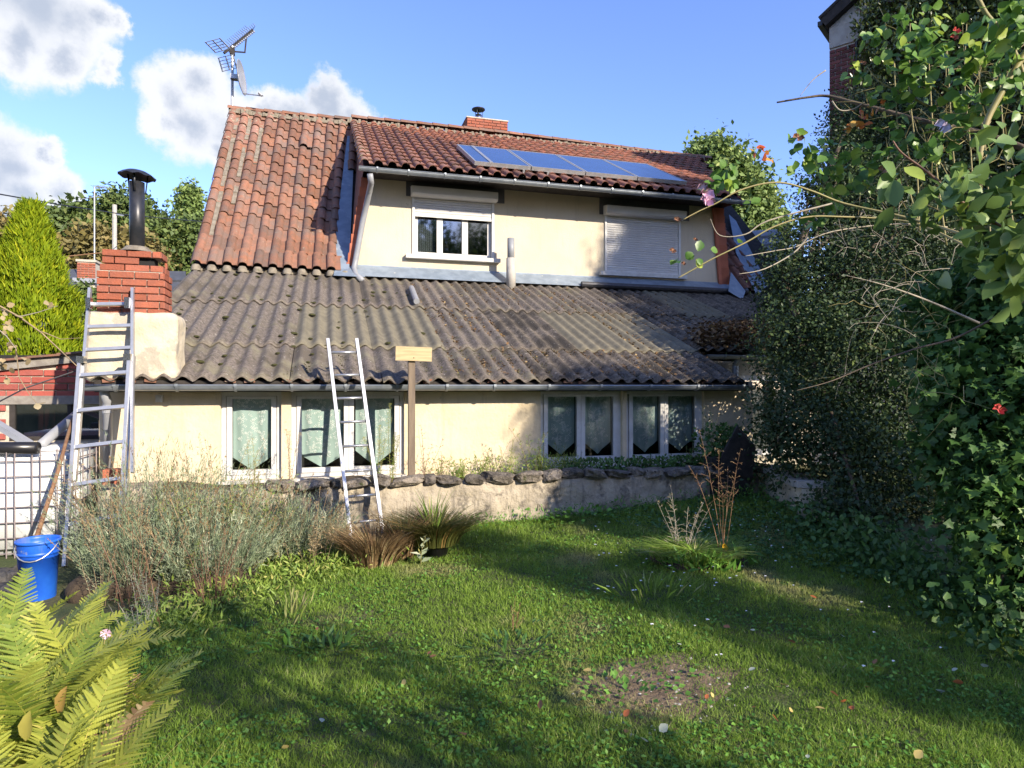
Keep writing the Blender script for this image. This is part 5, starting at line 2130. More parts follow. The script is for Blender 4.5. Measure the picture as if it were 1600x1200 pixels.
S_ = []
S_.append(stem([(1520, 372, 2.2), (1460, 352, 2.4), (1400, 336, 2.5), (1319, 318, 2.6), (1270, 299, 2.6), (1225, 286, 2.6), (1188, 288, 2.6), (1150, 300, 2.6), (1120, 317, 2.6), (1090, 331, 2.6), (1068, 343, 2.6)], .0055, MATS['twig_green'], .002))
S_.append(stem([(1530, 395, 2.3), (1440, 352, 2.6), (1380, 342, 2.7), (1319, 339, 2.7), (1262, 339, 2.7), (1210, 354, 2.7), (1165, 379, 2.7), (1112, 405, 2.7), (1085, 420, 2.7), (1060, 434, 2.7)], .0045, MATS['twig_green'], .0025))
S_.append(stem([(1640, 255, 2.6), (1600, 232, 2.7), (1525, 206, 2.8), (1450, 191, 2.9), (1394, 176, 3.0), (1337, 161, 3.1), (1292, 150, 3.2), (1262, 152, 3.2), (1214, 160, 3.2)], .015, MATS['bark'], .004))
S_.append(stem([(1620, 60, 2.4), (1600, 86, 2.4), (1562, 150, 2.4), (1540, 195, 2.4), (1530, 250, 2.4)], .013, MATS['twig_green'], .010))
S_.append(stem([(1520, -20, 2.5), (1540, 20, 2.5), (1562, 45, 2.5), (1588, 86, 2.5), (1602, 130, 2.5), (1608, 200, 2.5)], .009, MATS['twig_green'], .006))
S_.append(stem([(1395, 220, 1.4), (1410, 240, 1.4), (1450, 270, 1.4), (1506, 318, 1.4), (1560, 352, 1.4), (1625, 395, 1.4)], .0015, MATS['twig_red'], .0045))
S_.append(stem([(1250, 150, 3.1), (1270, 125, 3.1), (1290, 110, 3.1)], .0012, MATS['twig_grey'], .004))
S_.append(stem([(1300, 158, 3.1), (1312, 172, 3.1), (1332, 171, 3.1), (1350, 160, 3.0)], .004, MATS['twig_grey']))
S_.append(stem([(1355, 105, 2.7), (1378, 130, 2.7), (1420, 150, 2.7), (1450, 165, 2.7)], .0012, MATS['twig_green'], .005))
S_.append(stem([(1165, 400, 2.7), (1210, 392, 2.8), (1245, 385, 2.9), (1300, 362, 2.9), (1400, 350, 3.0), (1480, 355, 3.0)], .0012, MATS['twig_grey'], .004))
S_.append(stem([(1155, 428, 2.7), (1195, 420, 2.8), (1240, 395, 2.9), (1262, 370, 2.9)], .0012, MATS['twig_grey'], .004))
S_.append(stem([(1110, 342, 2.7), (1125, 368, 2.7), (1165, 366, 2.7), (1200, 345, 2.7), (1300, 318, 2.7)], .0012, MATS['twig_grey'], .004))
S_.append(stem([(1245, 610, 3.0), (1300, 595, 3.2), (1360, 570, 3.3), (1430, 545, 3.4), (1500, 525, 3.5), (1600, 470, 3.3)], .0012, MATS['bark'], .007))
S_.append(stem([(1320, 430, 3.2), (1380, 445, 3.2), (1450, 470, 3.3), (1530, 505, 3.3)], .0012, MATS['twig_grey'], .007))
for k in range(7):
    u = 1400 + k * 26 + random.uniform(-5, 5)
    S_.append(stem([(u + random.uniform(10, 40), 350 + random.uniform(-40, 60), 2.7), (u + 10, 240, 2.75), (u, 130 + random.uniform(-60, 60), 2.8), (u + random.uniform(-10, 10), 20 + random.uniform(-20, 120), 2.8)], .0035, MATS['twig_green']))
twigs('twig_tangle', [PZ(u, v, z) for u, v, z in ((1300, 350, 3), (1350, 360, 3), (1400, 370, 3), (1420, 330, 3), (1450, 400, 3.1), (1380, 420, 3.1), (1420, 460, 3.2), (1330, 400, 3.1), (1470, 350, 3), (1270, 330, 3))],
      MATS['twig_grey'], rose, n=44, ln=.28, r=.0015, seed=4)['kind'] = 'stuff'
twigs('twig_tangle', [PZ(u, v, z) for u, v, z in ((1420, 520, 3.4), (1440, 560, 3.5), (1450, 240, 2.9), (1500, 200, 2.9), (1480, 150, 2.9), (1550, 260, 2.8), (1520, 300, 2.8), (1440, 290, 2.9), (1560, 120, 2.8))],
      MATS['twig_green'], rose, n=85, ln=.36, r=.0018, seed=9)['kind'] = 'stuff'


def leaf_spray(blobs, n, size, mat, T=T_OVAL, rng=RNG, name='leaves', parent=None, face=(0, -1, .5), aspect=1.15, spread=1.0):
    P_, rn = [], []
    for (u, v, r, zc) in blobs:
        c = np.array(PZ(u, v, zc))
        m = int(n * r * r / sum(q[2] ** 2 for q in blobs)) + 1
        P_.append(c + rng.normal(size=(m, 3)) * (r * zc / F_PX * .6 * spread))
    P_ = np.concatenate(P_)
    Y = rng.normal(size=P_.shape) * .7
    Y[:, 2] -= .35
    Y[:, 0] -= .3
    Z = np.array(face)[None] + rng.normal(size=P_.shape) * .55
    V, Fc, R = place(T, P_, Y, Z, size * rng.uniform(.6, 1.25, len(P_)), rng.random(len(P_)), aspect)
    me = np_mesh(name, V, Fc, mat, R, smooth=True)
    return link(name, me, parent)


o = leaf_spray([(1560, 300, 38, 1.4), (1520, 330, 44, 1.4), (1475, 300, 30, 1.4), (1570, 370, 48, 1.35), (1440, 325, 26, 1.45), (1540, 400, 36, 1.35), (1590, 430, 36, 1.35), (1500, 280, 30, 1.4), (1590, 260, 36, 1.4), (1400, 290, 26, 1.5), (1590, 330, 40, 1.35),
                (1530, 255, 28, 1.5), (1575, 205, 24, 1.5)], 190, .056, MATS['l_rose_big'], parent=rose, name='large_leaves', face=(.1, -.7, .8), aspect=.85)
o['kind'] = 'stuff'
o = leaf_spray([(1425, 85, 30, 2.6), (1455, 60, 20, 2.6), (1440, 110, 22, 2.6), (1500, 115, 16, 2.6), (1410, 35, 20, 2.7), (1450, 30, 22, 2.7), (1540, 60, 36, 2.5), (1590, 20, 36, 2.3), (1590, 110, 34, 2.4), (1560, 160, 26, 2.5), (1490, 200, 28, 2.6), (1400, 215, 20, 2.7),
                (1380, 240, 18, 2.7), (1500, 160, 26, 2.6), (1380, 150, 16, 2.7), (1345, 115, 14, 2.8), (1330, 235, 16, 2.8), (1450, 230, 26, 2.6), (1590, 60, 30, 2.3), (1310, 310, 20, 2.9), (1280, 340, 16, 3), (1350, 280, 26, 2.9), (1420, 160, 26, 2.7), (1470, 90, 26, 2.7), (1360, 60, 16, 2.8), (1300, 280, 16, 2.9)],
               620, .05, MATS['l_rose'], parent=rose, name='small_leaves')
o['kind'] = 'stuff'
o = leaf_spray([(1130, 270, 14, 2.6), (1150, 265, 10, 2.6), (1128, 288, 14, 2.6), (1150, 290, 9, 2.6), (1118, 300, 10, 2.6)], 26, .052, MATS['l_rose'], parent=rose, name='spray_leaves', spread=.8)
o['kind'] = 'stuff'
o = leaf_spray([(1255, 218, 12, 2.7), (1270, 240, 18, 2.7), (1262, 265, 14, 2.7), (1295, 220, 9, 2.7), (1290, 245, 14, 2.8), (1310, 262, 12, 2.8), (1275, 275, 10, 2.8), (1240, 232, 8, 2.7)], 56, .045, MATS['l_rose'], parent=rose, name='spray_leaves')
o['kind'] = 'stuff'
o = leaf_spray([(1095, 375, 4, 2.7), (1053, 408, 6, 2.7), (1085, 404, 6, 2.7), (1112, 390, 3, 2.7), (1155, 380, 3, 2.7), (1172, 318, 6, 2.7)], 12, .042, MATS['l_rose'], parent=rose, name='spray_leaves', spread=.6)
o['kind'] = 'stuff'
LEAF('l_autumn', (.50, .10, .03), (.62, .28, .05), (.60, .42, .10), trans=.4)
o = leaf_spray([(1180, 238, 6, 2.7), (1195, 242, 6, 2.7), (1205, 255, 6, 2.7), (1345, 172, 8, 2.8), (1360, 180, 8, 2.8), (1375, 165, 5, 2.8), (1335, 195, 8, 2.7), (1350, 196, 7, 2.7)], 26, .036, MATS['l_autumn'], parent=rose, name='autumn_leaves')
o['kind'] = 'stuff'


def flower(u, v, zc, size, mat, label=None, name='flower', n=9):
    c = PZ(u, v, zc)
    rnd_ = random.Random(int(u * 7))
    b = MB()
    for k in range(n):
        a = 2 * math.pi * k / n * 2.4
        el = rnd_.uniform(-.6, .9)
        d = Vector((math.cos(a) * math.cos(el), math.sin(a) * .6 - .3, math.sin(a) * math.cos(el))).normalized()
        s = d.cross(Vector((rnd_.random(), 1, rnd_.random()))).normalized()
        t = size * rnd_.uniform(.7, 1.1)
        p0 = c
        p1 = c + d * t * .6 + s * t * .45
        p2 = c + d * t + Vector((0, -.2 * t, -.1 * t))
        p3 = c + d * t * .6 - s * t * .45
        m_ = c + d * t * .55 + Vector((0, .15 * t, 0))
        for a_, b_ in ((p0, p1), (p1, p2), (p2, p3), (p3, p0)):
            b.tri(a_, b_, m_)
    o = b.build(name, mat, rose, True)
    if label:
        o['label'] = label
    return o


flower(1100, 299, 2.6, .045, MATS['petal'], 'large pale pink rose flower hanging before the dormer eave')
flower(1104, 314, 2.6, .034, MATS['petal'])
flower(1472, 199, 2.55, .042, MATS['petal_pale'], 'pale mauve rose flower on the brown stem')
for (u, v, mt, s) in ((1246, 215, 'petal_dry', .025), (1493, 48, 'petal_red', .02), (1490, 58, 'petal_red', .02), (1404, 112, 'petal_dry', .022), (1348, 98, 'petal_dry', .014), (1058, 343, 'petal_dry', .018), (1050, 392, 'petal_dry', .018),
                      (1068, 412, 'petal_dry', .012), (1086, 374, 'petal_dry', .014), (1378, 265, 'petal_dry', .022), (1485, 178, 'petal_dry', .018), (1560, 640, 'petal_red', .03), (1590, 30, 'petal_dry', .02)):
    flower(u, v, 2.65, s, MATS[mt], name='withered_flower', n=6)

# grass -------------------------------------------------------------------
rng = np.random.default_rng(21)


def lawn_pts(n, near=1.0):
    u = rng.uniform(-150, 1750, n * 2)
    # sample in screen-ish density: distance from 2.2 to 7 m
    d = 2.3 + (7.3 - 2.3) * rng.random(n * 2) ** 1.15
    r = (u - 800) / F_PX
    x, y = (CY * r + SY) * d, (CY - SY * r) * d
    # keep in front of walls and out of the shrubs
    ok = (y < 6.40) & (x < 4.9 - (6.6 - y) * .36 + .4) & (y > .8)
    ok &= ~((x < -.55) & (y > 5.0 + .3 * x))
    return x[ok][:n], y[ok][:n]


def bare(x, y):
    b1 = np.exp(-(((x - 1.55) / .30) ** 2 + ((y - 2.85) / .22) ** 2))
    b2 = np.exp(-(((x - 1.05) / .22) ** 2 + ((y - 3.5) / .16) ** 2))
    b3 = np.exp(-(((x + .2) / .35) ** 2 + ((y - 4.35) / .12) ** 2)) * .6
    return b1 + b2 * .8 + b3


def clump_noise(x, y, f, s):
    return np.array([mnoise.noise(Vector((a * f, b_ * f, s))) for a, b_ in zip(x, y)])


def grass(n, h, w, name, tone_shift=0):
    x, y = lawn_pts(n)
    ok = rng.random(len(x)) > bare(x, y) * 1.05
    x, y = x[ok], y[ok]
    g = clump_noise(x, y, 2.2, 0)
    g2 = clump_noise(x, y, 9, 3)
    z = ground_zn(x, y)
    P_ = np.stack([x, y, z - .004], 1)
    edge = np.clip((y - 5.6) / .8, 0, 1)
    hh = h * (1 + .45 * g + .4 * g2) * rng.uniform(.5, 1.35, len(x)) * (1 + .7 * edge)
    Y = np.stack([rng.normal(0, .55, len(x)), rng.normal(0, .55, len(x)), np.ones(len(x)) * rng.uniform(.5, 1.2, len(x))], 1)
    Z = rng.normal(size=P_.shape)
    dist = np.sqrt(x * x + y * y)
    ww = w * np.clip(dist / 3, .8, 2.2)
    T = (np.array([(-.5, 0, 0), (.5, 0, 0), (.32, .55, .10), (-.32, .55, .10), (0, 1, .30)], float), None)
    Yd = unit(Y)
    X = unit(np.cross(Yd, Z))
    Zz = np.cross(X, Yd)
    tv = T[0]
    V = P_[:, None] + tv[None, :, 0, None] * (X * ww[:, None])[:, None] + tv[None, :, 1, None] * (Yd * hh[:, None])[:, None] + tv[None, :, 2, None] * (Zz * hh[:, None])[:, None]
    k = np.arange(len(x))[:, None] * 5
    Fc = np.concatenate([k + np.array([[0, 1, 2]]), k + np.array([[0, 2, 3]]), k + np.array([[3, 2, 4]])])
    R = np.clip(.38 + .35 * g + .2 * g2 + rng.normal(0, .2, len(x)) + tone_shift, 0, 1)
    me = np_mesh(name, V.reshape(-1, 3), Fc, MATS['l_grass'], np.repeat(R, 5))
    tag(link(name, me), 'short patchy lawn grass in front of the cottage', 'grass', kind='stuff')


grass(320000, .034, .0034, 'grass')


def ground_leaves(name, label, n, size, mat, T, cond, seed, zoff=.012, flat=.35):
    rng2 = np.random.default_rng(seed)
    x, y = lawn_pts(n * 3)
    g = clump_noise(x, y, 1.6, seed)
    ok = cond(x, y, g)
    x, y = x[ok][:n], y[ok][:n]
    P_ = np.stack([x, y, ground_zn(x, y) + rng2.uniform(.0, zoff * 2, len(x))], 1)
    Y = rng2.normal(size=P_.shape)
    Y[:, 2] = rng2.uniform(.0, .7, len(x))
    Z = rng2.normal(size=P_.shape) * flat
    Z[:, 2] += 1
    V, Fc, R = place(T, P_, Y, Z, size * rng2.uniform(.6, 1.3, len(x)), rng2.random(len(x)), 1.1)
    return tag(link(name, np_mesh(name, V, Fc, mat, R)), label, name.split('_')[0], kind='stuff')


ground_leaves('clover', 'small round clover and plantain leaves mixed into the lawn', 16000, .022, MATS['l_clover'], T_SIMPLE, lambda x, y, g: g > .02, 2)
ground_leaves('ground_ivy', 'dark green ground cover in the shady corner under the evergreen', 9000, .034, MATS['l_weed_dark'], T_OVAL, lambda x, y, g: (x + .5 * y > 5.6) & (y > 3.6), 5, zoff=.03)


# border weeds at the foot of the low wall, along the lavender
def along(n, pts, spread, seed):
    rng2 = np.random.default_rng(seed)
    pts = np.array(pts, float)
    i = rng2.integers(0, len(pts) - 1, n)
    t = rng2.random(n)
    q = pts[i] * (1 - t[:, None]) + pts[i + 1] * t[:, None]
    return q[:, 0] + rng2.normal(0, spread, n), q[:, 1] + rng2.normal(0, spread, n)


def leafy_strip(name, label, n, pts, spread, size, mat, T, h, seed, z0=None, kind='stuff'):
    rng2 = np.random.default_rng(seed)
    x, y = along(n, pts, spread, seed)
    z = (ground_zn(x, y) if z0 is None else np.full(len(x), z0)) + h * rng2.random(len(x)) ** 1.6
    P_ = np.stack([x, y, z], 1)
    Y = rng2.normal(size=P_.shape) * .6
    Y[:, 2] += .5
    Z = rng2.normal(size=P_.shape) * .5
    Z[:, 2] += .7
    Z[:, 1] -= .4
    V, Fc, R = place(T, P_, Y, Z, size * rng2.uniform(.5, 1.3, len(x)), rng2.random(len(x)), 1)
    return tag(link(name, np_mesh(name, V, Fc, mat, R)), label, 'weeds', kind=kind)


leafy_strip('border_weeds', 'bright leafy weeds between the lawn and the lavender bushes', 3600, [(-1.05, 4.3), (-.6, 5.0), (.1, 5.5), (.35, 5.55)], .16, .055, MATS['l_weed'], T_LANCE, .12, 31)
leafy_strip('wall_foot_weeds', 'green weeds growing along the foot of the low stone wall', 1700, [(1.0, 6.25), (2.0, 6.3), (3.2, 6.3), (4.3, 6.25), (4.7, 5.9)], .10, .045, MATS['l_clover'], T_LANCE, .14, 32)
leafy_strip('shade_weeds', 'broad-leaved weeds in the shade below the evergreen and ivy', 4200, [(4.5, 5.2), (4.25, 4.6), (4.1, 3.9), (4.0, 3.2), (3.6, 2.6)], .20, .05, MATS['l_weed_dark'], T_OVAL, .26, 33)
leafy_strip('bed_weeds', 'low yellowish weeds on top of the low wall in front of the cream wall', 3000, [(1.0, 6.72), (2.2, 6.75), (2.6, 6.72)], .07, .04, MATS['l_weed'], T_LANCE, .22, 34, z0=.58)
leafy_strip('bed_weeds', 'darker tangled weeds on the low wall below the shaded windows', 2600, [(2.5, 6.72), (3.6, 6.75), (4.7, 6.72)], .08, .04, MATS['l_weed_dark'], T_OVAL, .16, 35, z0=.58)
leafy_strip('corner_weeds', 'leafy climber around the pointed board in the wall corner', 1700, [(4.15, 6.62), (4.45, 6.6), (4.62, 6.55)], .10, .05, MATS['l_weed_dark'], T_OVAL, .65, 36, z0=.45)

# leaf litter on the annex part of the corrugated roof, debris in the valleys -----
rng = np.random.default_rng(77)


def roof_litter(name, label, n, xr, yr, z_off, size, pile, valley=True, seed=0, mat='l_litter', cond=None):
    x = rng.uniform(*xr, n)
    y = rng.uniform(*yr, n)
    if valley:
        k = np.round((x + .367) / PW)
        x = -.367 + k * PW + rng.normal(0, .026, n)
    if cond is not None:
        ok = cond(x, y)
        x, y = x[ok], y[ok]
    z = RZ0 + SL1 * (y - RY0) + .026 + .026 * np.cos(2 * np.pi * (x + .367) / PW - np.pi) + z_off + pile(x, y) * rng.random(len(x))
    P_ = np.stack([x, y, z], 1)
    Y = rng.normal(size=P_.shape)
    Y[:, 2] *= .4
    Z = rng.normal(size=P_.shape) * .4
    Z[:, 2] += 1
    V, Fc, R = place(T_SIMPLE, P_, Y, Z, size * rng.uniform(.4, 1.3, len(x)), rng.random(len(x)), 1.3)
    return tag(link(name, np_mesh(name, V, Fc, MATS[mat], R)), label, 'leaves', kind='stuff')


roof_litter('roof_leaves', 'thick heap of dry leaves on the roof above the annex gutter', 9000, (5.0, 8.2), (8.05, 9.6), .02, .07,
            lambda x, y: .22 * np.exp(-((y - 8.6) / .6) ** 2), valley=False, cond=lambda x, y: (y - 8.0) < .55 * (x - 4.9) + .35)
roof_litter('valley_debris', 'dry leaf debris lying in the valleys of the dark corrugated sheets', 9000, (1.4, 6.6), (7.1, 11.4), .004, .035, lambda x, y: .02 + 0 * x,
            cond=lambda x, y: ~((x > 2.3) & (x < 4.0) & (y > 7.9) & (y < 9.7)) & (clump_noise(x, y, 1.4, 6) > -.15) & ((x < 5) | (y > 8.1)))
roof_litter('valley_debris', 'sparse brown moss crumbs on the lower corrugated sheets', 2600, (-.4, 4.9), (6.95, 8.0), .004, .022, lambda x, y: .02 + 0 * x, mat='l_moss', cond=lambda x, y: clump_noise(x, y, 2.4, 2) > .05)
# moss cushions
mm = None
b = MB()
for k in range(70):
    x = random.uniform(-2.0, 1.3)
    y = random.uniform(7.0, 11.5)
    kk = round((x + .367) / PW)
    x = -.367 + kk * PW + random.gauss(0, .02)
    r = random.uniform(.02, .055)
    z = roof_z1(y) + .026 - .02 + (.0 if y < 7.98 else .014)
    b.lathe([(0, r * .55), (r * .5, r * .5), (r * .85, r * .3), (r, 0)], (x, y, z), 7)
o = b.build('moss_cushion', MATS['l_moss'])
o['kind'] = 'stuff'
tag(o, 'small brown-green moss cushions in the grooves of the left corrugated sheets', 'moss')
o.name = 'roof_moss'
# ------------------------------------------------------------------ stem plants


def stem_plant(name, base, label, cat='plant', group=None, n_stems=5, h=.6, spread=.15, leaf=.03, n_leaf=24, mat='l_weed', stem_mat='twig_green', T=T_LANCE, r=.003, lean=.15,
               seed=1, plume=0, plume_mat=None, leaf_lo=.05, leaf_hi=1.0, aspect=1.0, up=.5, taper=True, branch=0, bl=.08):
    rng2 = np.random.default_rng(seed)
    e = empty(name, base, label, cat, group)
    b = MB()
    P_, Y_, Z_, R_, S_z = [], [], [], [], []
    base = np.array(base, float)
    for s in range(n_stems):
        a = rng2.uniform(0, 2 * np.pi)
        off = rng2.uniform(0, spread * .4)
        p = base + np.array([np.cos(a) * off, np.sin(a) * off * .7, 0])
        d = np.array([np.cos(a) * lean * rng2.uniform(.2, 1.4), np.sin(a) * lean * rng2.uniform(.2, 1.2), 1.0])
        d /= np.linalg.norm(d)
        hh = h * rng2.uniform(.6, 1.05)
        pts = [p.copy()]
        seg = 6
        for j in range(seg):
            d = d + rng2.normal(0, .05, 3) + np.array([np.cos(a) * .04, np.sin(a) * .03, 0])
            d /= np.linalg.norm(d)
            p = p + d * hh / seg
            pts.append(p.copy())
        b.tube([Vector(q) for q in pts], r, 4, caps=False, r2=r * .4)
        tone = rng2.uniform(.2, .7)
        m = int(n_leaf * rng2.uniform(.7, 1.2))
        for k in range(m):
            t = leaf_lo + (leaf_hi - leaf_lo) * (k + rng2.random()) / m
            f = t * seg
            i = min(seg - 1, int(f))
            q = pts[i] + (pts[i + 1] - pts[i]) * (f - i)
            aa = k * 2.4 + rng2.normal(0, .4)
            dd = np.array([np.cos(aa), np.sin(aa), up + rng2.normal(0, .2)])
            if branch and rng2.random() < branch:
                tip = q + dd * bl * rng2.uniform(.4, 1.2) * (1.15 - t)
                b.tube([Vector(q), Vector(tip)], r * .4, 3, caps=False)
                for w_ in range(3):
                    P_.append(q + (tip - q) * rng2.uniform(.4, 1))
                    Y_.append(dd + rng2.normal(0, .5, 3))
                    Z_.append(np.array([0, -.3, 1]) + rng2.normal(0, .4, 3))
                    R_.append(tone + rng2.normal(0, .2))
                    S_z.append(leaf * rng2.uniform(.5, 1))
                continue
            P_.append(q)
            Y_.append(dd)
            Z_.append(np.array([-dd[0] * .4, -dd[1] * .4 - .3, 1]) + rng2.normal(0, .25, 3))
            R_.append(tone + rng2.normal(0, .18))
            S_z.append(leaf * rng2.uniform(.6, 1.2) * ((1.15 - .7 * t) if taper else 1))
        if plume:
            for k in range(plume):
                t = rng2.uniform(.62, 1.03)
                f = min(seg - .01, t * seg)
                i = int(f)
                q = pts[i] + (pts[i + 1] - pts[i]) * (f - i)
                aa = rng2.uniform(0, 6.28)
                w_ = .035 * (1.1 - t) / .45 + .008
                P_.append(q + np.array([np.cos(aa) * w_, np.sin(aa) * w_, 0]) * rng2.random())
                Y_.append(np.array([np.cos(aa), np.sin(aa), 1.2]))
                Z_.append(rng2.normal(0, 1, 3))
                R_.append(.95)
                S_z.append(.014)
    b.build('stem', MATS[stem_mat], e)
    V, Fc, R = place(T, np.array(P_), np.array(Y_), np.array(Z_), np.array(S_z), np.clip(np.array(R_), 0, 1), aspect)
    link('foliage', np_mesh('foliage', V, Fc, MATS[mat], R), e)
    return e


GB = .58      # soil level in the raised bed
stem_plant('plume_weed', (PY(590, 700, 6.75).x, 6.75, GB), 'tall yellow-green plume weed in front of the curtained pane by the sign post', n_stems=4, h=.66, spread=.12, leaf=.045, n_leaf=60, mat='l_weed', lean=.08, seed=2, plume=160, T=T_LANCE)
stem_plant('plume_weed', (PY(611, 700, 6.74).x, 6.74, GB), 'taller plume weed reaching the gutter right beside the sign post', n_stems=3, h=.78, spread=.10, leaf=.045, n_leaf=70, mat='l_weed', lean=.05, seed=3, plume=200)
stem_plant('plume_weed', (PY(453, 700, 6.72).x, 6.72, GB), 'straw-coloured plume weed between the single and the two-leaf window', n_stems=3, h=.60, spread=.06, leaf=.035, n_leaf=60, mat='l_straw', stem_mat='twig', lean=.05, seed=4, plume=160)
stem_plant('wall_weed', (PY(395, 700, 6.7).x, 6.7, GB), 'thin bushy weed rising before the single window', n_stems=4, h=.45, spread=.1, leaf=.03, n_leaf=40, mat='l_weed', lean=.12, seed=5, plume=60)
spec = [(663, .62, 'l_dry', 'reddish thin-stemmed weed before the cream wall just right of the sign post', 'twig_red', 2, .03), (690, .30, 'l_straw', 'low straw-coloured weed on the wall right of the reddish weed', 'twig', 5, .02),
        (752, .34, 'l_weed', 'leafy weed with oval leaves in the middle of the cream wall', 'twig_green', 3, .05), (770, .40, 'l_straw', 'wispy dry weed leaning left of the feathery weed', 'twig', 3, .02),
        (795, .50, 'l_weed', 'feathery yellow-green weed before the cream wall', 'twig_green', 2, .03), (830, .62, 'l_weed', 'tall branching weed at the edge of the first shaded window', 'twig', 3, .045),
        (845, .36, 'l_weed', 'short leafy weed under the first shaded curtain', 'twig_green', 4, .05), (905, .26, 'l_weed', 'bushy weed before the mullion of the middle window', 'twig_green', 6, .045),
        (720, .22, 'l_weed', 'small weed tuft on the capstones right of the sign', 'twig_green', 6, .04), (880, .40, 'l_weed', 'slim weed crossing the first shaded curtain', 'twig_green', 2, .04),
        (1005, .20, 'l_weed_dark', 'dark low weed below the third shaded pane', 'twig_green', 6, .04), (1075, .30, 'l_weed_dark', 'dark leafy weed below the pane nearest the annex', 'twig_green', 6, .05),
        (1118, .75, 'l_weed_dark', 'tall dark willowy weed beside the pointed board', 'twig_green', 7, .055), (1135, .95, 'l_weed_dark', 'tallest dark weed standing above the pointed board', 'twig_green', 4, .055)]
for i, (u, h, mt, lab, sm_, ns, lf_) in enumerate(spec):
    stem_plant('wall_weed', (PY(u, 740, 6.74).x, 6.74, GB), lab, n_stems=ns + 2, h=h, spread=.14, leaf=lf_, n_leaf=34, mat=mt, stem_mat=sm_, lean=.14, seed=40 + i, branch=.3 if mt in ('l_straw', 'l_dry') or u == 830 else .1, r=.0028,
               plume=60 if u == 795 else 0, group='weeds along the top of the low wall')

# lavender bushes: dense upright thin leaves with spent flower spikes
lav = [((-1.36, 5.95), .60, 1.06, 'tall grey-green lavender bush with spent spikes in front of the cream wall'), ((-.80, 5.95), .55, .80, 'grey lavender bush in front of the single window'),
       ((-.25, 5.85), .52, .52, 'sprawling straw-tinted lavender bush left of the narrow ladder'), ((-1.30, 5.35), .42, .58, 'silvery lavender bush nearest the extension ladder foot'),
       ((-.85, 5.3), .5, .58, 'low silvery bush overhanging the dark hollow')]
for i, ((x, y), rad, h, lab) in enumerate(lav):
    rng2 = np.random.default_rng(60 + i)
    z0 = float(ground_zn(np.array([x]), np.array([y]))[0])
    e = empty('lavender_bush', (x, y, z0), lab, 'shrub', 'lavender bushes in front of the house')
    ns = 520
    a = rng2.uniform(0, 2 * np.pi, ns)
    rr = rad * rng2.random(ns) ** .5
    tilt = rr / rad
    B0 = np.stack([x + rr * .55 * np.cos(a), y + rr * .45 * np.sin(a), np.full(ns, z0)], 1)
    D_ = np.stack([np.cos(a) * tilt * .75, np.sin(a) * tilt * .6, np.ones(ns)], 1) + rng2.normal(0, .10, (ns, 3))
    D_ = unit(D_)
    Ls = h * rng2.uniform(.50, 1.18, ns) * (1 - .25 * tilt)
    per = 26
    t = rng2.uniform(.15 if i < 3 else .42, 1.0, (ns, per))
    P_ = B0[:, None] + D_[:, None] * (Ls[:, None] * t)[..., None]
    P_ = P_.reshape(-1, 3) + rng2.normal(0, .008, (ns * per, 3))
    Y = np.repeat(D_, per, 0) + rng2.normal(0, .42, (ns * per, 3))
    Z = rng2.normal(size=P_.shape)
    tone = np.clip(rng2.normal(.30 + .09 * (i % 3), .26, ns), 0, 1)
    R0 = np.clip(np.repeat(tone, per) + rng2.normal(0, .15, ns * per), 0, 1)
    V, Fc, R = place(T_NARROW, P_, Y, Z, rng2.uniform(.03, .055, len(P_)), R0, 1.1)
    link('foliage', np_mesh('foliage', V, Fc, MATS['l_lavender'], R), e)
    # flower stalks and spikes
    b = MB()
    SP, SY_, SS = [], [], []
    for k in range(100):
        j = rng2.integers(0, ns)
        p0 = B0[j] + D_[j] * Ls[j] * .6
        d = unit((D_[j] + rng2.normal(0, .12, 3))[None])[0]
        ln = rng2.uniform(.16, .42)
        p1 = p0 + d * ln
        b.tube([Vector(p0), Vector(p1)], .0016, 3, caps=False)
        for q in range(14):
            SP.append(p1 - d * rng2.uniform(0, .06))
            SY_.append(d * .8 + rng2.normal(0, .5, 3))
            SS.append(rng2.uniform(.009, .016))
    b.build('stalk', MATS['twig'], e)
    V, Fc, R = place(T_SIMPLE, np.array(SP), np.array(SY_), rng2.normal(size=(len(SP), 3)), np.array(SS), rng2.random(len(SP)), 1)
    link('flower_spike', np_mesh('flower_spike', V, Fc, MATS['l_dry'], R), e)

for i, (x, y, h, mt, lab) in enumerate(((-1.55, 5.6, 1.0, 'l_straw', 'tall straw-coloured weed stems standing in the lavender by the ladder'), (-1.05, 5.55, .95, 'l_weed', 'leafy green weed stems rising through the tall lavender'),
                                         (-.55, 5.6, .75, 'l_weed', 'green weed sprigs in the lavender before the single window'), (-.95, 6.2, 1.12, 'l_straw', 'wispy dry weeds before the cream wall behind the lavender'), (-.15, 5.5, .55, 'l_straw', 'dry straw tuft on the sprawling lavender'))):
    stem_plant('tall_weed', (x, y, ground_z(x, y)), lab, n_stems=16, h=h, spread=.6, leaf=.035, n_leaf=34, mat=mt, stem_mat='twig' if mt == 'l_straw' else 'twig_green', lean=.18, seed=130 + i, r=.0022, branch=.35, leaf_lo=.35)

# dark hollow under the bushes: old roots / soil mound
me = rough_block(-1.75, -.55, 5.1, 6.2, -.05, .22, 14, 0, 0, .12, .05, 4)
me.materials.append(MATS['soil'])
tag(link('soil_mound', me), 'dark soil mound under the lavender bushes', 'soil', kind='structure')

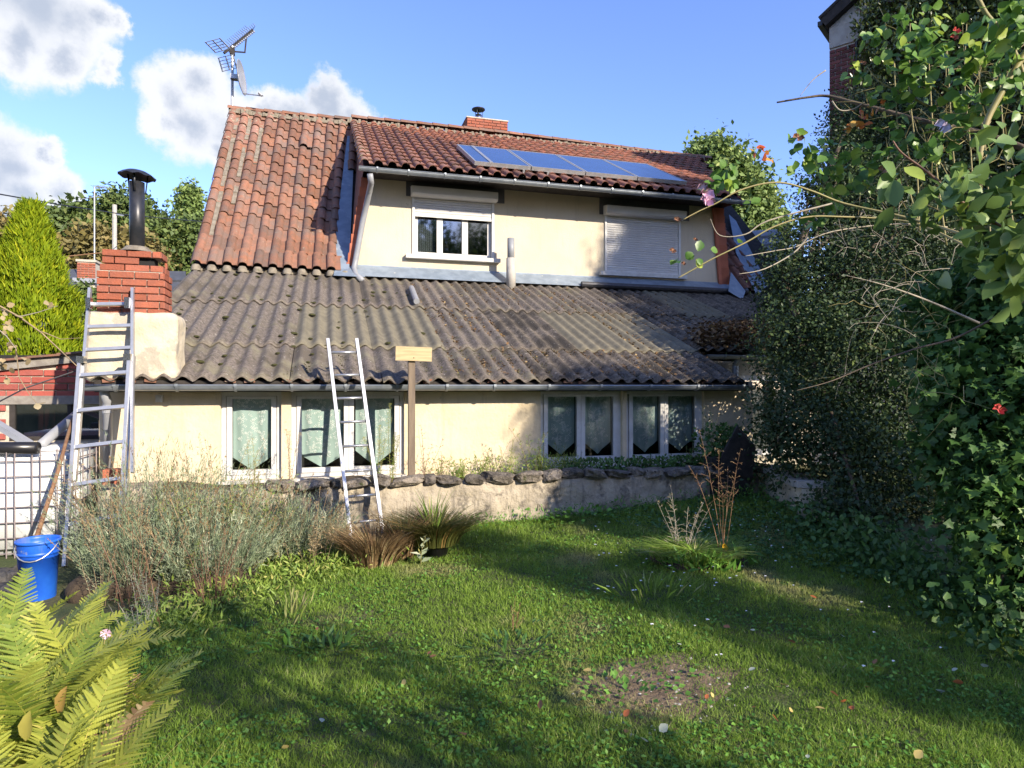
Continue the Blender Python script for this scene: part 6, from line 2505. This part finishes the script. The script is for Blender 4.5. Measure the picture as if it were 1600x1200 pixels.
# dry reddish stalks
for (u, v, zc, h, ns, mt, sm_, lab, nl) in ((205, 985, 4.3, .62, 14, 'l_dry', 'twig_red', 'thin reddish dry stalks in front of the dark hollow', 8), (335, 960, 4.4, .55, 22, 'l_dry', 'twig_red', 'dense tuft of red-brown dry stalks at the lavender edge', 14),
                                    (258, 1000, 4.0, .85, 2, 'l_dry', 'pole_brown', 'single tall brown dead stem before the dark hollow', 6), (160, 960, 4.4, .45, 10, 'l_lavender', 'twig', 'silvery leggy herb behind the ferns', 30),
                                    (272, 930, 4.55, .60, 3, 'l_weed', 'twig_green', 'bright green goldenrod stem before the lavender', 90), (235, 985, 4.1, .34, 9, 'l_lavender', 'twig_grey', 'small blue-grey herb below the dark hollow', 40),
                                    (215, 1010, 3.8, .26, 12, 'l_lavender', 'twig_grey', 'low silver tuft touching the ferns', 30)):
    zz = PZ(u, v, zc)
    z0 = ground_z(zz.x, zz.y)
    stem_plant('dry_stalks' if mt == 'l_dry' else 'herb', (zz.x, zz.y, z0), lab, n_stems=ns, h=h, spread=.22, leaf=.035 if mt != 'l_dry' else .02, n_leaf=nl, mat=mt, stem_mat=sm_, lean=.16, seed=int(u), r=.0022, branch=.35 if mt == 'l_dry' else 0)


# grassy clumps
def grass_clump(name, base, label, n, h, mat, spread, droop, seed, w=.005, cat='plant'):
    rng2 = np.random.default_rng(seed)
    e = empty(name, base, label, cat)
    a = rng2.uniform(0, 2 * np.pi, n)
    rr = spread * rng2.random(n)
    P0 = np.stack([base[0] + rr * .35 * np.cos(a), base[1] + rr * .3 * np.sin(a), np.full(n, base[2])], 1)
    out = np.stack([np.cos(a), np.sin(a) * .8, np.zeros(n)], 1)
    hh = h * rng2.uniform(.5, 1.1, n)
    K = 6
    pts = np.zeros((n, K, 3))
    for k in range(K):
        t = k / (K - 1)
        pts[:, k] = P0 + out * (hh * t * (.25 + droop * t) * rng2.uniform(.9, 1.1, n))[:, None] + np.array([0, 0, 1]) * (hh * (t - droop * .55 * t * t))[:, None]
    side_ = unit(np.cross(out, np.array([0, 0, 1.0])) + rng2.normal(0, .3, (n, 3)))
    wv = w * (1 - np.linspace(0, 1, K)) + .0006
    Lf = pts - side_[:, None] * wv[None, :, None]
    Rt = pts + side_[:, None] * wv[None, :, None]
    V = np.stack([Lf, Rt], 2).reshape(-1, 3)
    base_i = (np.arange(n) * K * 2)[:, None]
    Fc = np.concatenate([base_i + np.array([[2 * k, 2 * k + 1, 2 * k + 3, 2 * k + 2]]) for k in range(K - 1)])
    R = np.repeat(np.clip(rng2.normal(.5, .28, n), 0, 1), K * 2)
    link('blades', np_mesh('blades', V, Fc, mat, R), e)['kind'] = 'stuff'
    return e


p = PZ(585, 893, 5.3)
grass_clump('sedge_clump', (p.x, p.y, ground_z(p.x, p.y)), 'flopped straw-brown grass clump at the foot of the narrow ladder', 1700, .40, MATS['l_dry'], .5, .45, 5)
p = PZ(632, 880, 5.45)
grass_clump('sedge_clump', (p.x, p.y, ground_z(p.x, p.y)), 'upright reddish grass clump between the straw clump and the black pot', 500, .50, MATS['l_dry'], .2, .35, 6)
p = PZ(680, 885, 5.5)
pz = ground_z(p.x, p.y)
e = empty('plant_pot', (p.x, p.y, pz), 'black plastic pot half hidden under a dark grassy tuft', 'pot')
MB().lathe([(.0, .01), (.10, .01), (.12, .13), (.13, .13), (.13, .15), (.115, .15), (.11, .12), (0, .12)], (p.x, p.y, pz), 24).build('pot_body', MATS['black_plastic'], e, True)
grass_clump('potted_grass', (p.x, p.y, pz + .10), 'dark green and brown spiky grass growing in the black pot', 1700, .40, LEAF('l_potgrass', (.04, .06, .015), (.12, .12, .03), (.28, .18, .06)), .55, .68, 7)
grass_clump('iris_tuft', (p.x - .02, p.y + .02, pz + .2), 'bright sword-shaped leaves standing up from the pot', 26, .46, MATS['l_weed'], .2, .18, 8, w=.011)
stem_plant('thistle', (PZ(655, 895, 5.2).x, PZ(655, 895, 5.2).y, pz), 'young grey-green thistle at the lawn edge left of the pot', n_stems=1, h=.28, leaf=.11, n_leaf=12, T=T_LANCE, mat='l_lavender', lean=.03, seed=9, aspect=1.8)

# mound in the lawn with dead stalks
mc = PZ(1095, 905, 5.15)
mz = ground_z(mc.x, mc.y)
me = rough_block(mc.x - .34, mc.x + .34, mc.y - .22, mc.y + .25, mz - .12, mz + .07, 12, 0, 0, .09, .03, 12)
me.materials.append(MATS['soil'])
tag(link('plant_mound', me), 'small soil mound in the lawn carrying dead stalks', 'mound')
grass_clump('mound_grass', (mc.x - .06, mc.y, mz + .04), 'mixed dry and green grass draped over the soil mound', 1600, .22, MATS['l_grass'], .95, .9, 13, w=.004)
leafy_strip('mound_leaves', 'broad green leaves around the foot of the soil mound', 260, [(mc.x - .32, mc.y - .15), (mc.x, mc.y - .28), (mc.x + .36, mc.y - .1)], .05, .10, MATS['l_clover'], T_LANCE, .10, 51)
stem_plant('dead_stalks', (PZ(1065, 880, 5.25).x, PZ(1065, 880, 5.25).y, mz + .03), 'pale dead branching stalks on the left of the soil mound', n_stems=9, h=.55, spread=.2, leaf=.02, n_leaf=18, mat='l_straw', stem_mat='twig_grey', lean=.2, seed=14, branch=.7, bl=.1)
stem_plant('dead_stalks', (PZ(1130, 890, 5.1).x, PZ(1130, 890, 5.1).y, mz + .03), 'tall brown dead stalks on the right of the soil mound with seed heads', n_stems=7, h=1.02, spread=.12, leaf=.025, n_leaf=26, mat='l_dry', stem_mat='pole_brown', lean=.07, seed=15, leaf_lo=.55, branch=.6, bl=.13)
for (u, v, lab) in ((1131, 853, 'upper yellow flower on the mound stalks'), (1134, 857, 'middle yellow flower on the mound stalks'), (1136, 880, 'lowest yellow flower by the mound')):
    c = PZ(u, v, 5.05)
    e = empty('yellow_flower', c, lab, 'flower')
    b = MB()
    for k in range(9):
        a = 2 * math.pi * k / 9
        b.tri(c, c + Vector((.02 * math.cos(a), -.008, .02 * math.sin(a))), c + Vector((.02 * math.cos(a + .6), -.008, .02 * math.sin(a + .6))))
    b.build('petal_ring', MATS['petal_yellow'], e)
    MB().tube([c, Vector((c.x, c.y, mz))], .002, 4).build('stem', MATS['twig_green'], e)

# tufts and rosettes in the lawn
for i, (u, v, lab, mt, n, h, sz) in enumerate(((515, 1012, 'dark leafy rosette in the left lawn', 'l_weed_dark', 34, .05, .10), (800, 1030, 'dark weed patch with a dead stem in the middle of the lawn', 'l_weed_dark', 90, .10, .07),
                                   (455, 1015, 'pale green plantain rosette on the dry patch', 'l_clover', 20, .04, .08), (1020, 960, 'long bright grass tuft in the lit strip', 'l_grass', 60, .16, .14), (450, 975, 'wispy long grass tuft near the lavender', 'l_grass', 50, .16, .13),
                                   (600, 1130, 'clover patch in the near lawn', 'l_clover', 300, .04, .022), (975, 1090, 'broad-leaved weed patch beside the bare soil', 'l_clover', 200, .05, .034), (910, 835, 'bright leafy weed at the foot of the low wall', 'l_clover', 160, .22, .06),
                                   (650, 1085, 'second clover patch nearer the middle of the lawn', 'l_clover', 300, .04, .022))):
    zc = 1.50 * F_PX / (v - HOR)
    c = PZ(u, v, zc)
    rng2 = np.random.default_rng(90 + i)
    s = .07 if n < 60 else (.22 if n >= 160 else .15)
    P_ = np.stack([c.x + rng2.normal(0, s, n), c.y + rng2.normal(0, s * .8, n), np.zeros(n)], 1)
    P_[:, 2] = ground_zn(P_[:, 0], P_[:, 1]) + rng2.random(n) * h * .6
    dd = P_ - np.array([c.x, c.y, 0])
    Y = np.stack([dd[:, 0] * 6, dd[:, 1] * 6, rng2.uniform(.1, .7, n) + (1 if mt == 'l_grass' else 0)], 1) + rng2.normal(0, .2, (n, 3))
    Z = rng2.normal(0, .3, (n, 3))
    Z[:, 2] += 1
    V, Fc, R = place(T_LANCE if n < 100 else T_SIMPLE, P_, Y, Z, sz * rng2.uniform(.6, 1.2, n), rng2.random(n), .35 if mt == 'l_grass' else 1.2)
    o = link('lawn_weed', np_mesh('lawn_weed', V, Fc, MATS[mt], R))
    tag(o, lab, 'weed', 'weeds growing in the lawn', kind='stuff')
stem_plant('seed_plant', (PZ(803, 1015, 3.9).x, PZ(803, 1015, 3.9).y, .05), 'thin dead seed stems rising from the weed patch in the lawn', n_stems=3, h=.26, spread=.1, leaf=.015, n_leaf=12, mat='l_dry', stem_mat='pole_brown', seed=71, branch=.3)

# fallen leaves as individuals
fl_mats = [(LEAF('l_fall_yellow', (.50, .36, .10), (.62, .50, .20)), 'pale yellow fallen leaf lying on the lawn'), (LEAF('l_fall_brown', (.22, .10, .05), (.34, .17, .08)), 'brown curled fallen leaf lying on the lawn'),
           (LEAF('l_fall_red', (.42, .10, .04), (.55, .20, .07)), 'orange-red fallen leaf lying on the lawn'), (LEAF('l_fall_pale', (.42, .47, .36), (.50, .53, .42)), 'silvery green fallen leaf turned upside down on the lawn')]
spots = [(503, 1122, 3), (508, 1196, 1), (668, 1023, 1), (672, 1028, 1), (633, 1070, 0), (845, 1108, 1), (925, 1048, 0), (900, 1103, 0), (905, 1120, 1), (975, 1120, 2), (1002, 1083, 0), (1030, 1143, 3), (1060, 1140, 1), (1103, 1092, 2), (1115, 1090, 0),
         (1182, 1104, 2), (1234, 1111, 0), (1213, 1073, 0), (1228, 1072, 0), (1310, 1088, 1), (1318, 1098, 2), (1330, 1103, 2), (1352, 1073, 1), (1318, 995, 3), (1328, 963, 0), (1276, 935, 2), (1243, 1005, 1), (1170, 1048, 3), (1290, 1108, 0), (1487, 1048, 3),
         (1537, 1043, 3), (1506, 1068, 2), (1468, 1078, 3), (1366, 1038, 1), (1262, 1185, 3), (1325, 1170, 1), (1430, 1185, 0), (590, 1190, 1), (440, 1170, 0), (575, 928, 0), (1065, 1008, 3), (1130, 978, 1), (1180, 985, 3), (980, 1140, 1),
         (1010, 1160, 3), (720, 1145, 1), (780, 1095, 1), (430, 945, 1), (495, 985, 1), (1216, 1128, 2)]
ovm = {}
for i, (u, v, k) in enumerate(spots):
    if k not in ovm:
        V, Fc, R = place(T_OVAL, np.zeros((1, 3)), np.array([[0., 1, .1]]), np.array([[0., 0, 1]]), .052, np.array([.5]), 1.1)
        V[:, 2] += .12 * (V[:, 1] - .026) ** 2 * 30
        ovm[k] = np_mesh('fallen_leaf', V, Fc, fl_mats[k][0], np.full(len(V), .5))
    zc = (CAM_Z - .04) * F_PX / (v - HOR)
    c = PZ(u, v, zc)
    z = ground_z(c.x, c.y) + .028
    zc = (CAM_Z - z) * F_PX / (v - HOR)
    c = PZ(u, v, zc)
    o = link('fallen_leaf', ovm[k], None, Matrix.Translation((c.x, c.y, z)) @ Matrix.Rotation(random.uniform(0, 6.28), 4, 'Z') @ Matrix.Rotation(random.gauss(.25, .3), 4, 'X') @ Matrix.Rotation(random.gauss(0, .4), 4, 'Y') @ Matrix.Scale(random.uniform(.45, .95), 4))
    tag(o, fl_mats[k][1], 'leaf', fl_mats[k][1].replace('leaf', 'leaves'))
# daisies
rng = np.random.default_rng(5)
b = MB()
for k in range(110):
    u, v = (rng.uniform(930, 1240), rng.uniform(815, 935)) if k < 85 else (rng.uniform(1000, 1500), rng.uniform(850, 1050))
    c = PZ(u, v, 1.42 * F_PX / (v - HOR))
    z = ground_z(c.x, c.y) + rng.uniform(.04, .06)
    r = rng.uniform(.006, .011)
    b.poly([(c.x + r * math.cos(a), c.y + r * math.sin(a), z + .003 * math.sin(a * 3)) for a in [2 * math.pi * q / 7 for q in range(7)]])
tag(b.build('daisies', MATS['daisy']), 'tiny white daisies dotted over the lit strip of lawn', 'flowers', kind='stuff')
# pebbles and soil crumbs on the bare patch
b = MB()
for k in range(160):
    x, y = rng.normal(1.55, .2), rng.normal(2.85, .14)
    r = rng.uniform(.004, .013)
    b.lathe([(0, r * .7), (r * .7, r * .5), (r, 0)], (x, y, ground_z(x, y)), 5)
tag(b.build('pebbles', MATS['concrete']), 'small pebbles and crumbs on the bare soil patch of the lawn', 'pebbles', kind='stuff')
b = MB()
V, Fc = [], []
nn = 26
for j in range(nn):
    for i in range(nn):
        x, y = 1.55 + (i / (nn - 1) - .5) * 1.1, 2.9 + (j / (nn - 1) - .5) * .9
        rr = math.hypot((x - 1.55) / .5, (y - 2.9) / .4) + .25 * mnoise.noise(Vector((x * 5, y * 5, 1)))
        V.append((x, y, ground_z(x, y) + .006 + .006 * mnoise.noise(Vector((x * 20, y * 20, 0))) - .03 * max(0, rr - .6)))
for j in range(nn - 1):
    for i in range(nn - 1):
        a = j * nn + i
        Fc.append((a, a + 1, a + nn + 1, a + nn))
me = bpy.data.meshes.new('soil_patch')
me.from_pydata(V, [], Fc)
me.shade_smooth()
me.materials.append(M('soil_bare', (.20, .145, .09), (.12, .085, .055), scale=9, rough=1, bump=2, bscale=40))
link('soil_patch', me)['kind'] = 'structure'

# ------------------------------------------------------------------ ferns in the foreground


def frond_mesh(ln, n_p, seed, mat):
    """One fern frond in local space: grows along +y from the origin, arching; toothed pinnae."""
    rng2 = np.random.default_rng(seed)
    V, Fc, R = [], [], []

    def axis(t):
        return np.array([.03 * math.sin(t * 2 + seed), ln * (t - .10 * t * t), ln * (.30 * t - .42 * t * t)])
    for s in range(16):
        a, c = axis(s / 16), axis((s + 1) / 16)
        w = .0035 * (1 - s / 17)
        i = len(V)
        V += [a + (w, 0, 0), a - (w, 0, 0), c - (w, 0, 0), c + (w, 0, 0)]
        R += [.95] * 4
        Fc.append((i, i + 1, i + 2, i + 3))
    for k in range(n_p):
        t = .14 + .86 * k / n_p
        pl = ln * .19 * math.sin(math.pi * min(1, (1.02 - t) * .62 + .04)) * (1 if t > .25 else .5 + 2 * (t - .0))
        pl = max(pl, .01)
        o = axis(t)
        for s in (-1, 1):
            ang = .35 + .25 * t + rng2.normal(0, .05)
            d = np.array([s * math.cos(ang), math.sin(ang), -.10 + rng2.normal(0, .06)])
            d /= np.linalg.norm(d)
            up = np.array([0, .25, 1.0]) + rng2.normal(0, .1, 3)
            q = np.cross(d, up)
            q /= np.linalg.norm(q)
            m = 14
            tone = np.clip(.5 + rng2.normal(0, .2), 0, 1)
            wmax = ln / n_p * .37
            for j in range(m):
                f0, f1 = j / m, (j + 1) / m
                w_ = wmax * (1 - .75 * f0) * (.8 if j == 0 else 1)
                a = o + d * pl * f0 + np.array([0, 0, -.06 * pl * f0 * f0 * 2])
                c = o + d * pl * f1 + np.array([0, 0, -.06 * pl * f1 * f1 * 2])
                st = pl / m
                for sg in (-1, 1):
                    i = len(V)
                    V += [a, a + q * sg * w_ + d * st * .35, a + q * sg * w_ * .8 + d * st * 1.15, c]
                    R += [tone, tone * .85, tone * .9, tone]
                    Fc.append((i, i + 1, i + 2, i + 3))
    return np_mesh('frond', np.array(V), np.array(Fc), mat, np.array(R))


fr_meshes = [frond_mesh(.60, 30, 1, MATS['l_fern']), frond_mesh(.52, 27, 2, MATS['l_fern']), frond_mesh(.66, 32, 3, MATS['l_fern']), frond_mesh(.58, 30, 5, MATS['l_fern_green']), frond_mesh(.5, 26, 6, MATS['l_fern_green'])]
fr_brown = frond_mesh(.5, 20, 4, MATS['l_dry'])
ferns = [((-.90, 2.25), 50, 'large yellow-green fern spreading in the near corner'), ((-.74, 1.85), 46, 'lower fern with long fronds reaching over the lawn edge'), ((-1.12, 2.95), 44, 'darker fern behind, below the blue bucket'),
         ((-.80, 2.5), 34, 'golden fern nearest the lawn behind the long-fronded fern'), ((-1.25, 2.5), 44, 'fern at the extreme edge with a brown frond')]
for i, ((x, y), n, lab) in enumerate(ferns):
    e = empty('fern', (x, y, 0), lab, 'fern', 'ferns in the near corner')
    rn = random.Random(i + 3)
    for k in range(n):
        a = 2 * math.pi * k / n + rn.uniform(-.2, .2)
        el = rn.uniform(.45, 1.35)
        me = rn.choice(fr_meshes) if rn.random() > .03 else fr_brown
        Mx = Matrix.Translation((x + rn.uniform(-.12, .12), y + rn.uniform(-.10, .10), .06 + rn.uniform(0, .34))) @ Matrix.Rotation(a, 4, 'Z') @ Matrix.Rotation(el, 4, 'X') @ Matrix.Rotation(rn.uniform(-.4, .4), 4, 'Y') @ Matrix.Scale(rn.uniform(.65, 1.12), 4)
        o = link('frond', me, e, Mx)
        if me is fr_brown:
            o['label'] = 'withered brown frond'
grass_clump('day_lily', (-.72, 2.1, .0), 'long arching pale green strap leaves among the ferns', 16, .75, MATS['l_weed'], .35, .35, 81, w=.007)
LEAF('l_hosta', (.25, .26, .05), (.38, .34, .08), (.45, .22, .08), trans=.35)
for i, (u, v, zc, lab) in enumerate(((150, 1165, 1.75, 'broad yellow leaf with an orange stain in the lower fern'), (100, 1150, 1.8, 'twisted pale brown broad leaf in the ferns'), (40, 1130, 1.8, 'pinkish withered broad leaf at the edge of the ferns'), (92, 1090, 1.9, 'folded grey-green broad leaf among the fronds'))):
    c = PZ(u, v, zc)
    V, Fc, R = place(T_OVAL, np.array([[c.x, c.y, c.z - .05]]), np.array([[.1 * (i - 1), -.1, 1.]]), np.array([[.3 * (1 - i), -1., .3]]), .085, np.array([.3 + .2 * i]), .7)
    o = link('broad_leaf', np_mesh('broad_leaf', V, Fc, MATS['l_hosta'], R, smooth=True))
    tag(o, lab, 'leaf')
c = PZ(166, 990, 2.6)
e = empty('mallow_flower', c, 'small pink flower above the ferns', 'flower')
b = MB()
for k in range(5):
    a = 2 * math.pi * k / 5
    p1 = c + Vector((.022 * math.cos(a), -.006, .022 * math.sin(a)))
    p2 = c + Vector((.022 * math.cos(a + 1.0), -.006, .022 * math.sin(a + 1.0)))
    b.tri(c + Vector((0, .005, 0)), p1, p2)
b.build('petal_ring', MATS['petal'], e)
MB().tube([c, (c.x - .1, c.y + .05, .1)], .003, 4).build('stem', MATS['twig_green'], e)

# bare twigs crossing before the conifer at the left
tw = empty('bare_branch', PZ(-60, 470, 3.2), 'thin pale branch with withered leaves crossing before the outhouse', 'branch')


def bstem(pts, r, mat):
    MB().tube([PZ(u, v, z) for u, v, z in pts], r, 5, r2=r * .4).build('branch', mat, tw)


bstem([(-60, 455, 3.2), (-10, 473, 3.2), (30, 495, 3.2), (65, 520, 3.2), (95, 548, 3.2), (120, 572, 3.2)], .006, MATS['twig'])
bstem([(30, 495, 3.2), (60, 488, 3.2), (90, 478, 3.2)], .003, MATS['twig_grey'])
bstem([(-20, 500, 3.1), (10, 525, 3.1), (25, 545, 3.1)], .003, MATS['twig_grey'])
bstem([(65, 518, 3.2), (95, 530, 3.2), (125, 528, 3.2)], .003, MATS['twig'])
bstem([(25, 545, 3.2), (30, 590, 3.2), (45, 615, 3.2), (60, 634, 3.2)], .003, MATS['twig'])
o = leaf_spray([(10, 500, 14, 3.2), (25, 540, 12, 3.2), (30, 560, 8, 3.2), (85, 475, 6, 3.2), (5, 560, 14, 3.2), (65, 632, 5, 3.2), (15, 590, 8, 3.2)], 44, .035, MATS['l_straw'], parent=tw, name='withered_leaves')
o['kind'] = 'stuff'
pts = [PZ(-10, 632, 5.6), PZ(40, 606, 5.9), PZ(120, 579, 6.2)]
tag(MB().tube(pts, .007, 5).build('hanging_wire', MATS['cable']), 'thin wire sagging across the outhouse bricks to the ladder', 'wire')

# ------------------------------------------------------------------ trees behind the camera whose shade falls on the lawn and the house
tree('garden_tree', 'small round garden tree behind the photographer', [(6.55, -3.8, 3.6, .46, .6, 1.2), (6.6, -3.9, 2.2, .5, .6, 1.1), (6.5, -3.7, 4.6, .36, .5, .7)], MATS['l_tree'], 900, 22, .16, .07, (6.55, -3.8, 0), trunk_r=.08)
tree('garden_tree', 'dense dark garden tree behind the photographer near the garden wall', [(8.6, -3, 2.2, .95, 1, 1.3), (8.65, -3, 3.8, 1.0, 1, 1.4), (8.6, -3, 5.3, .95, 1, 1.2), (8.6, -3, 6.3, .8, .8, .8)], MATS['l_tree'], 2600, 22, .22, .08, (8.9, -3, 0), trunk_r=.12)
for i, (x_, y_, r_) in enumerate(((-12, -30, 5), (-3, -34, 5.5), (6, -33, 5), (-22, -26, 5), (12, -37, 5.5))):
    tree('hedgerow_tree', 'tree of the hedgerow far behind the photographer', [(x_, y_, 6.2, r_, 3, 5.4), (x_ + 2, y_, 12.0, r_ * .6, 2.5, 4.4), (x_ - 2.5, y_, 10.2, r_ * .55, 2.5, 4.4)], MATS['l_tree'], 800, 20, 1.2, .55, (x_, y_, 0), 'hedgerow trees behind the photographer', trunk_r=.3)
tree('garden_tree', 'tall slender tree far behind the photographer', [(15.9, -4.5, 12.2, 1.5, 1.5, 2.0), (15.9, -4.5, 9.6, 1.7, 1.7, 2.2), (16.2, -4.5, 13.4, .9, .9, 1.4), (16.0, -4.5, 7, 1.6, 1.6, 2.0)], MATS['l_tree'], 3600, 24, .4, .16, (16, -4.5, 0), trunk_r=.2)
tree('garden_tree', 'loose airy fruit tree behind the photographer', [(3.2, -2.5, 3.0, .75, .7, .6), (2.7, -2.3, 3.5, .5, .5, .4), (3.7, -2.7, 2.5, .5, .5, .5)], MATS['l_tree'], 230, 15, .16, .07, (3.2, -2.5, 0), trunk_r=.05)
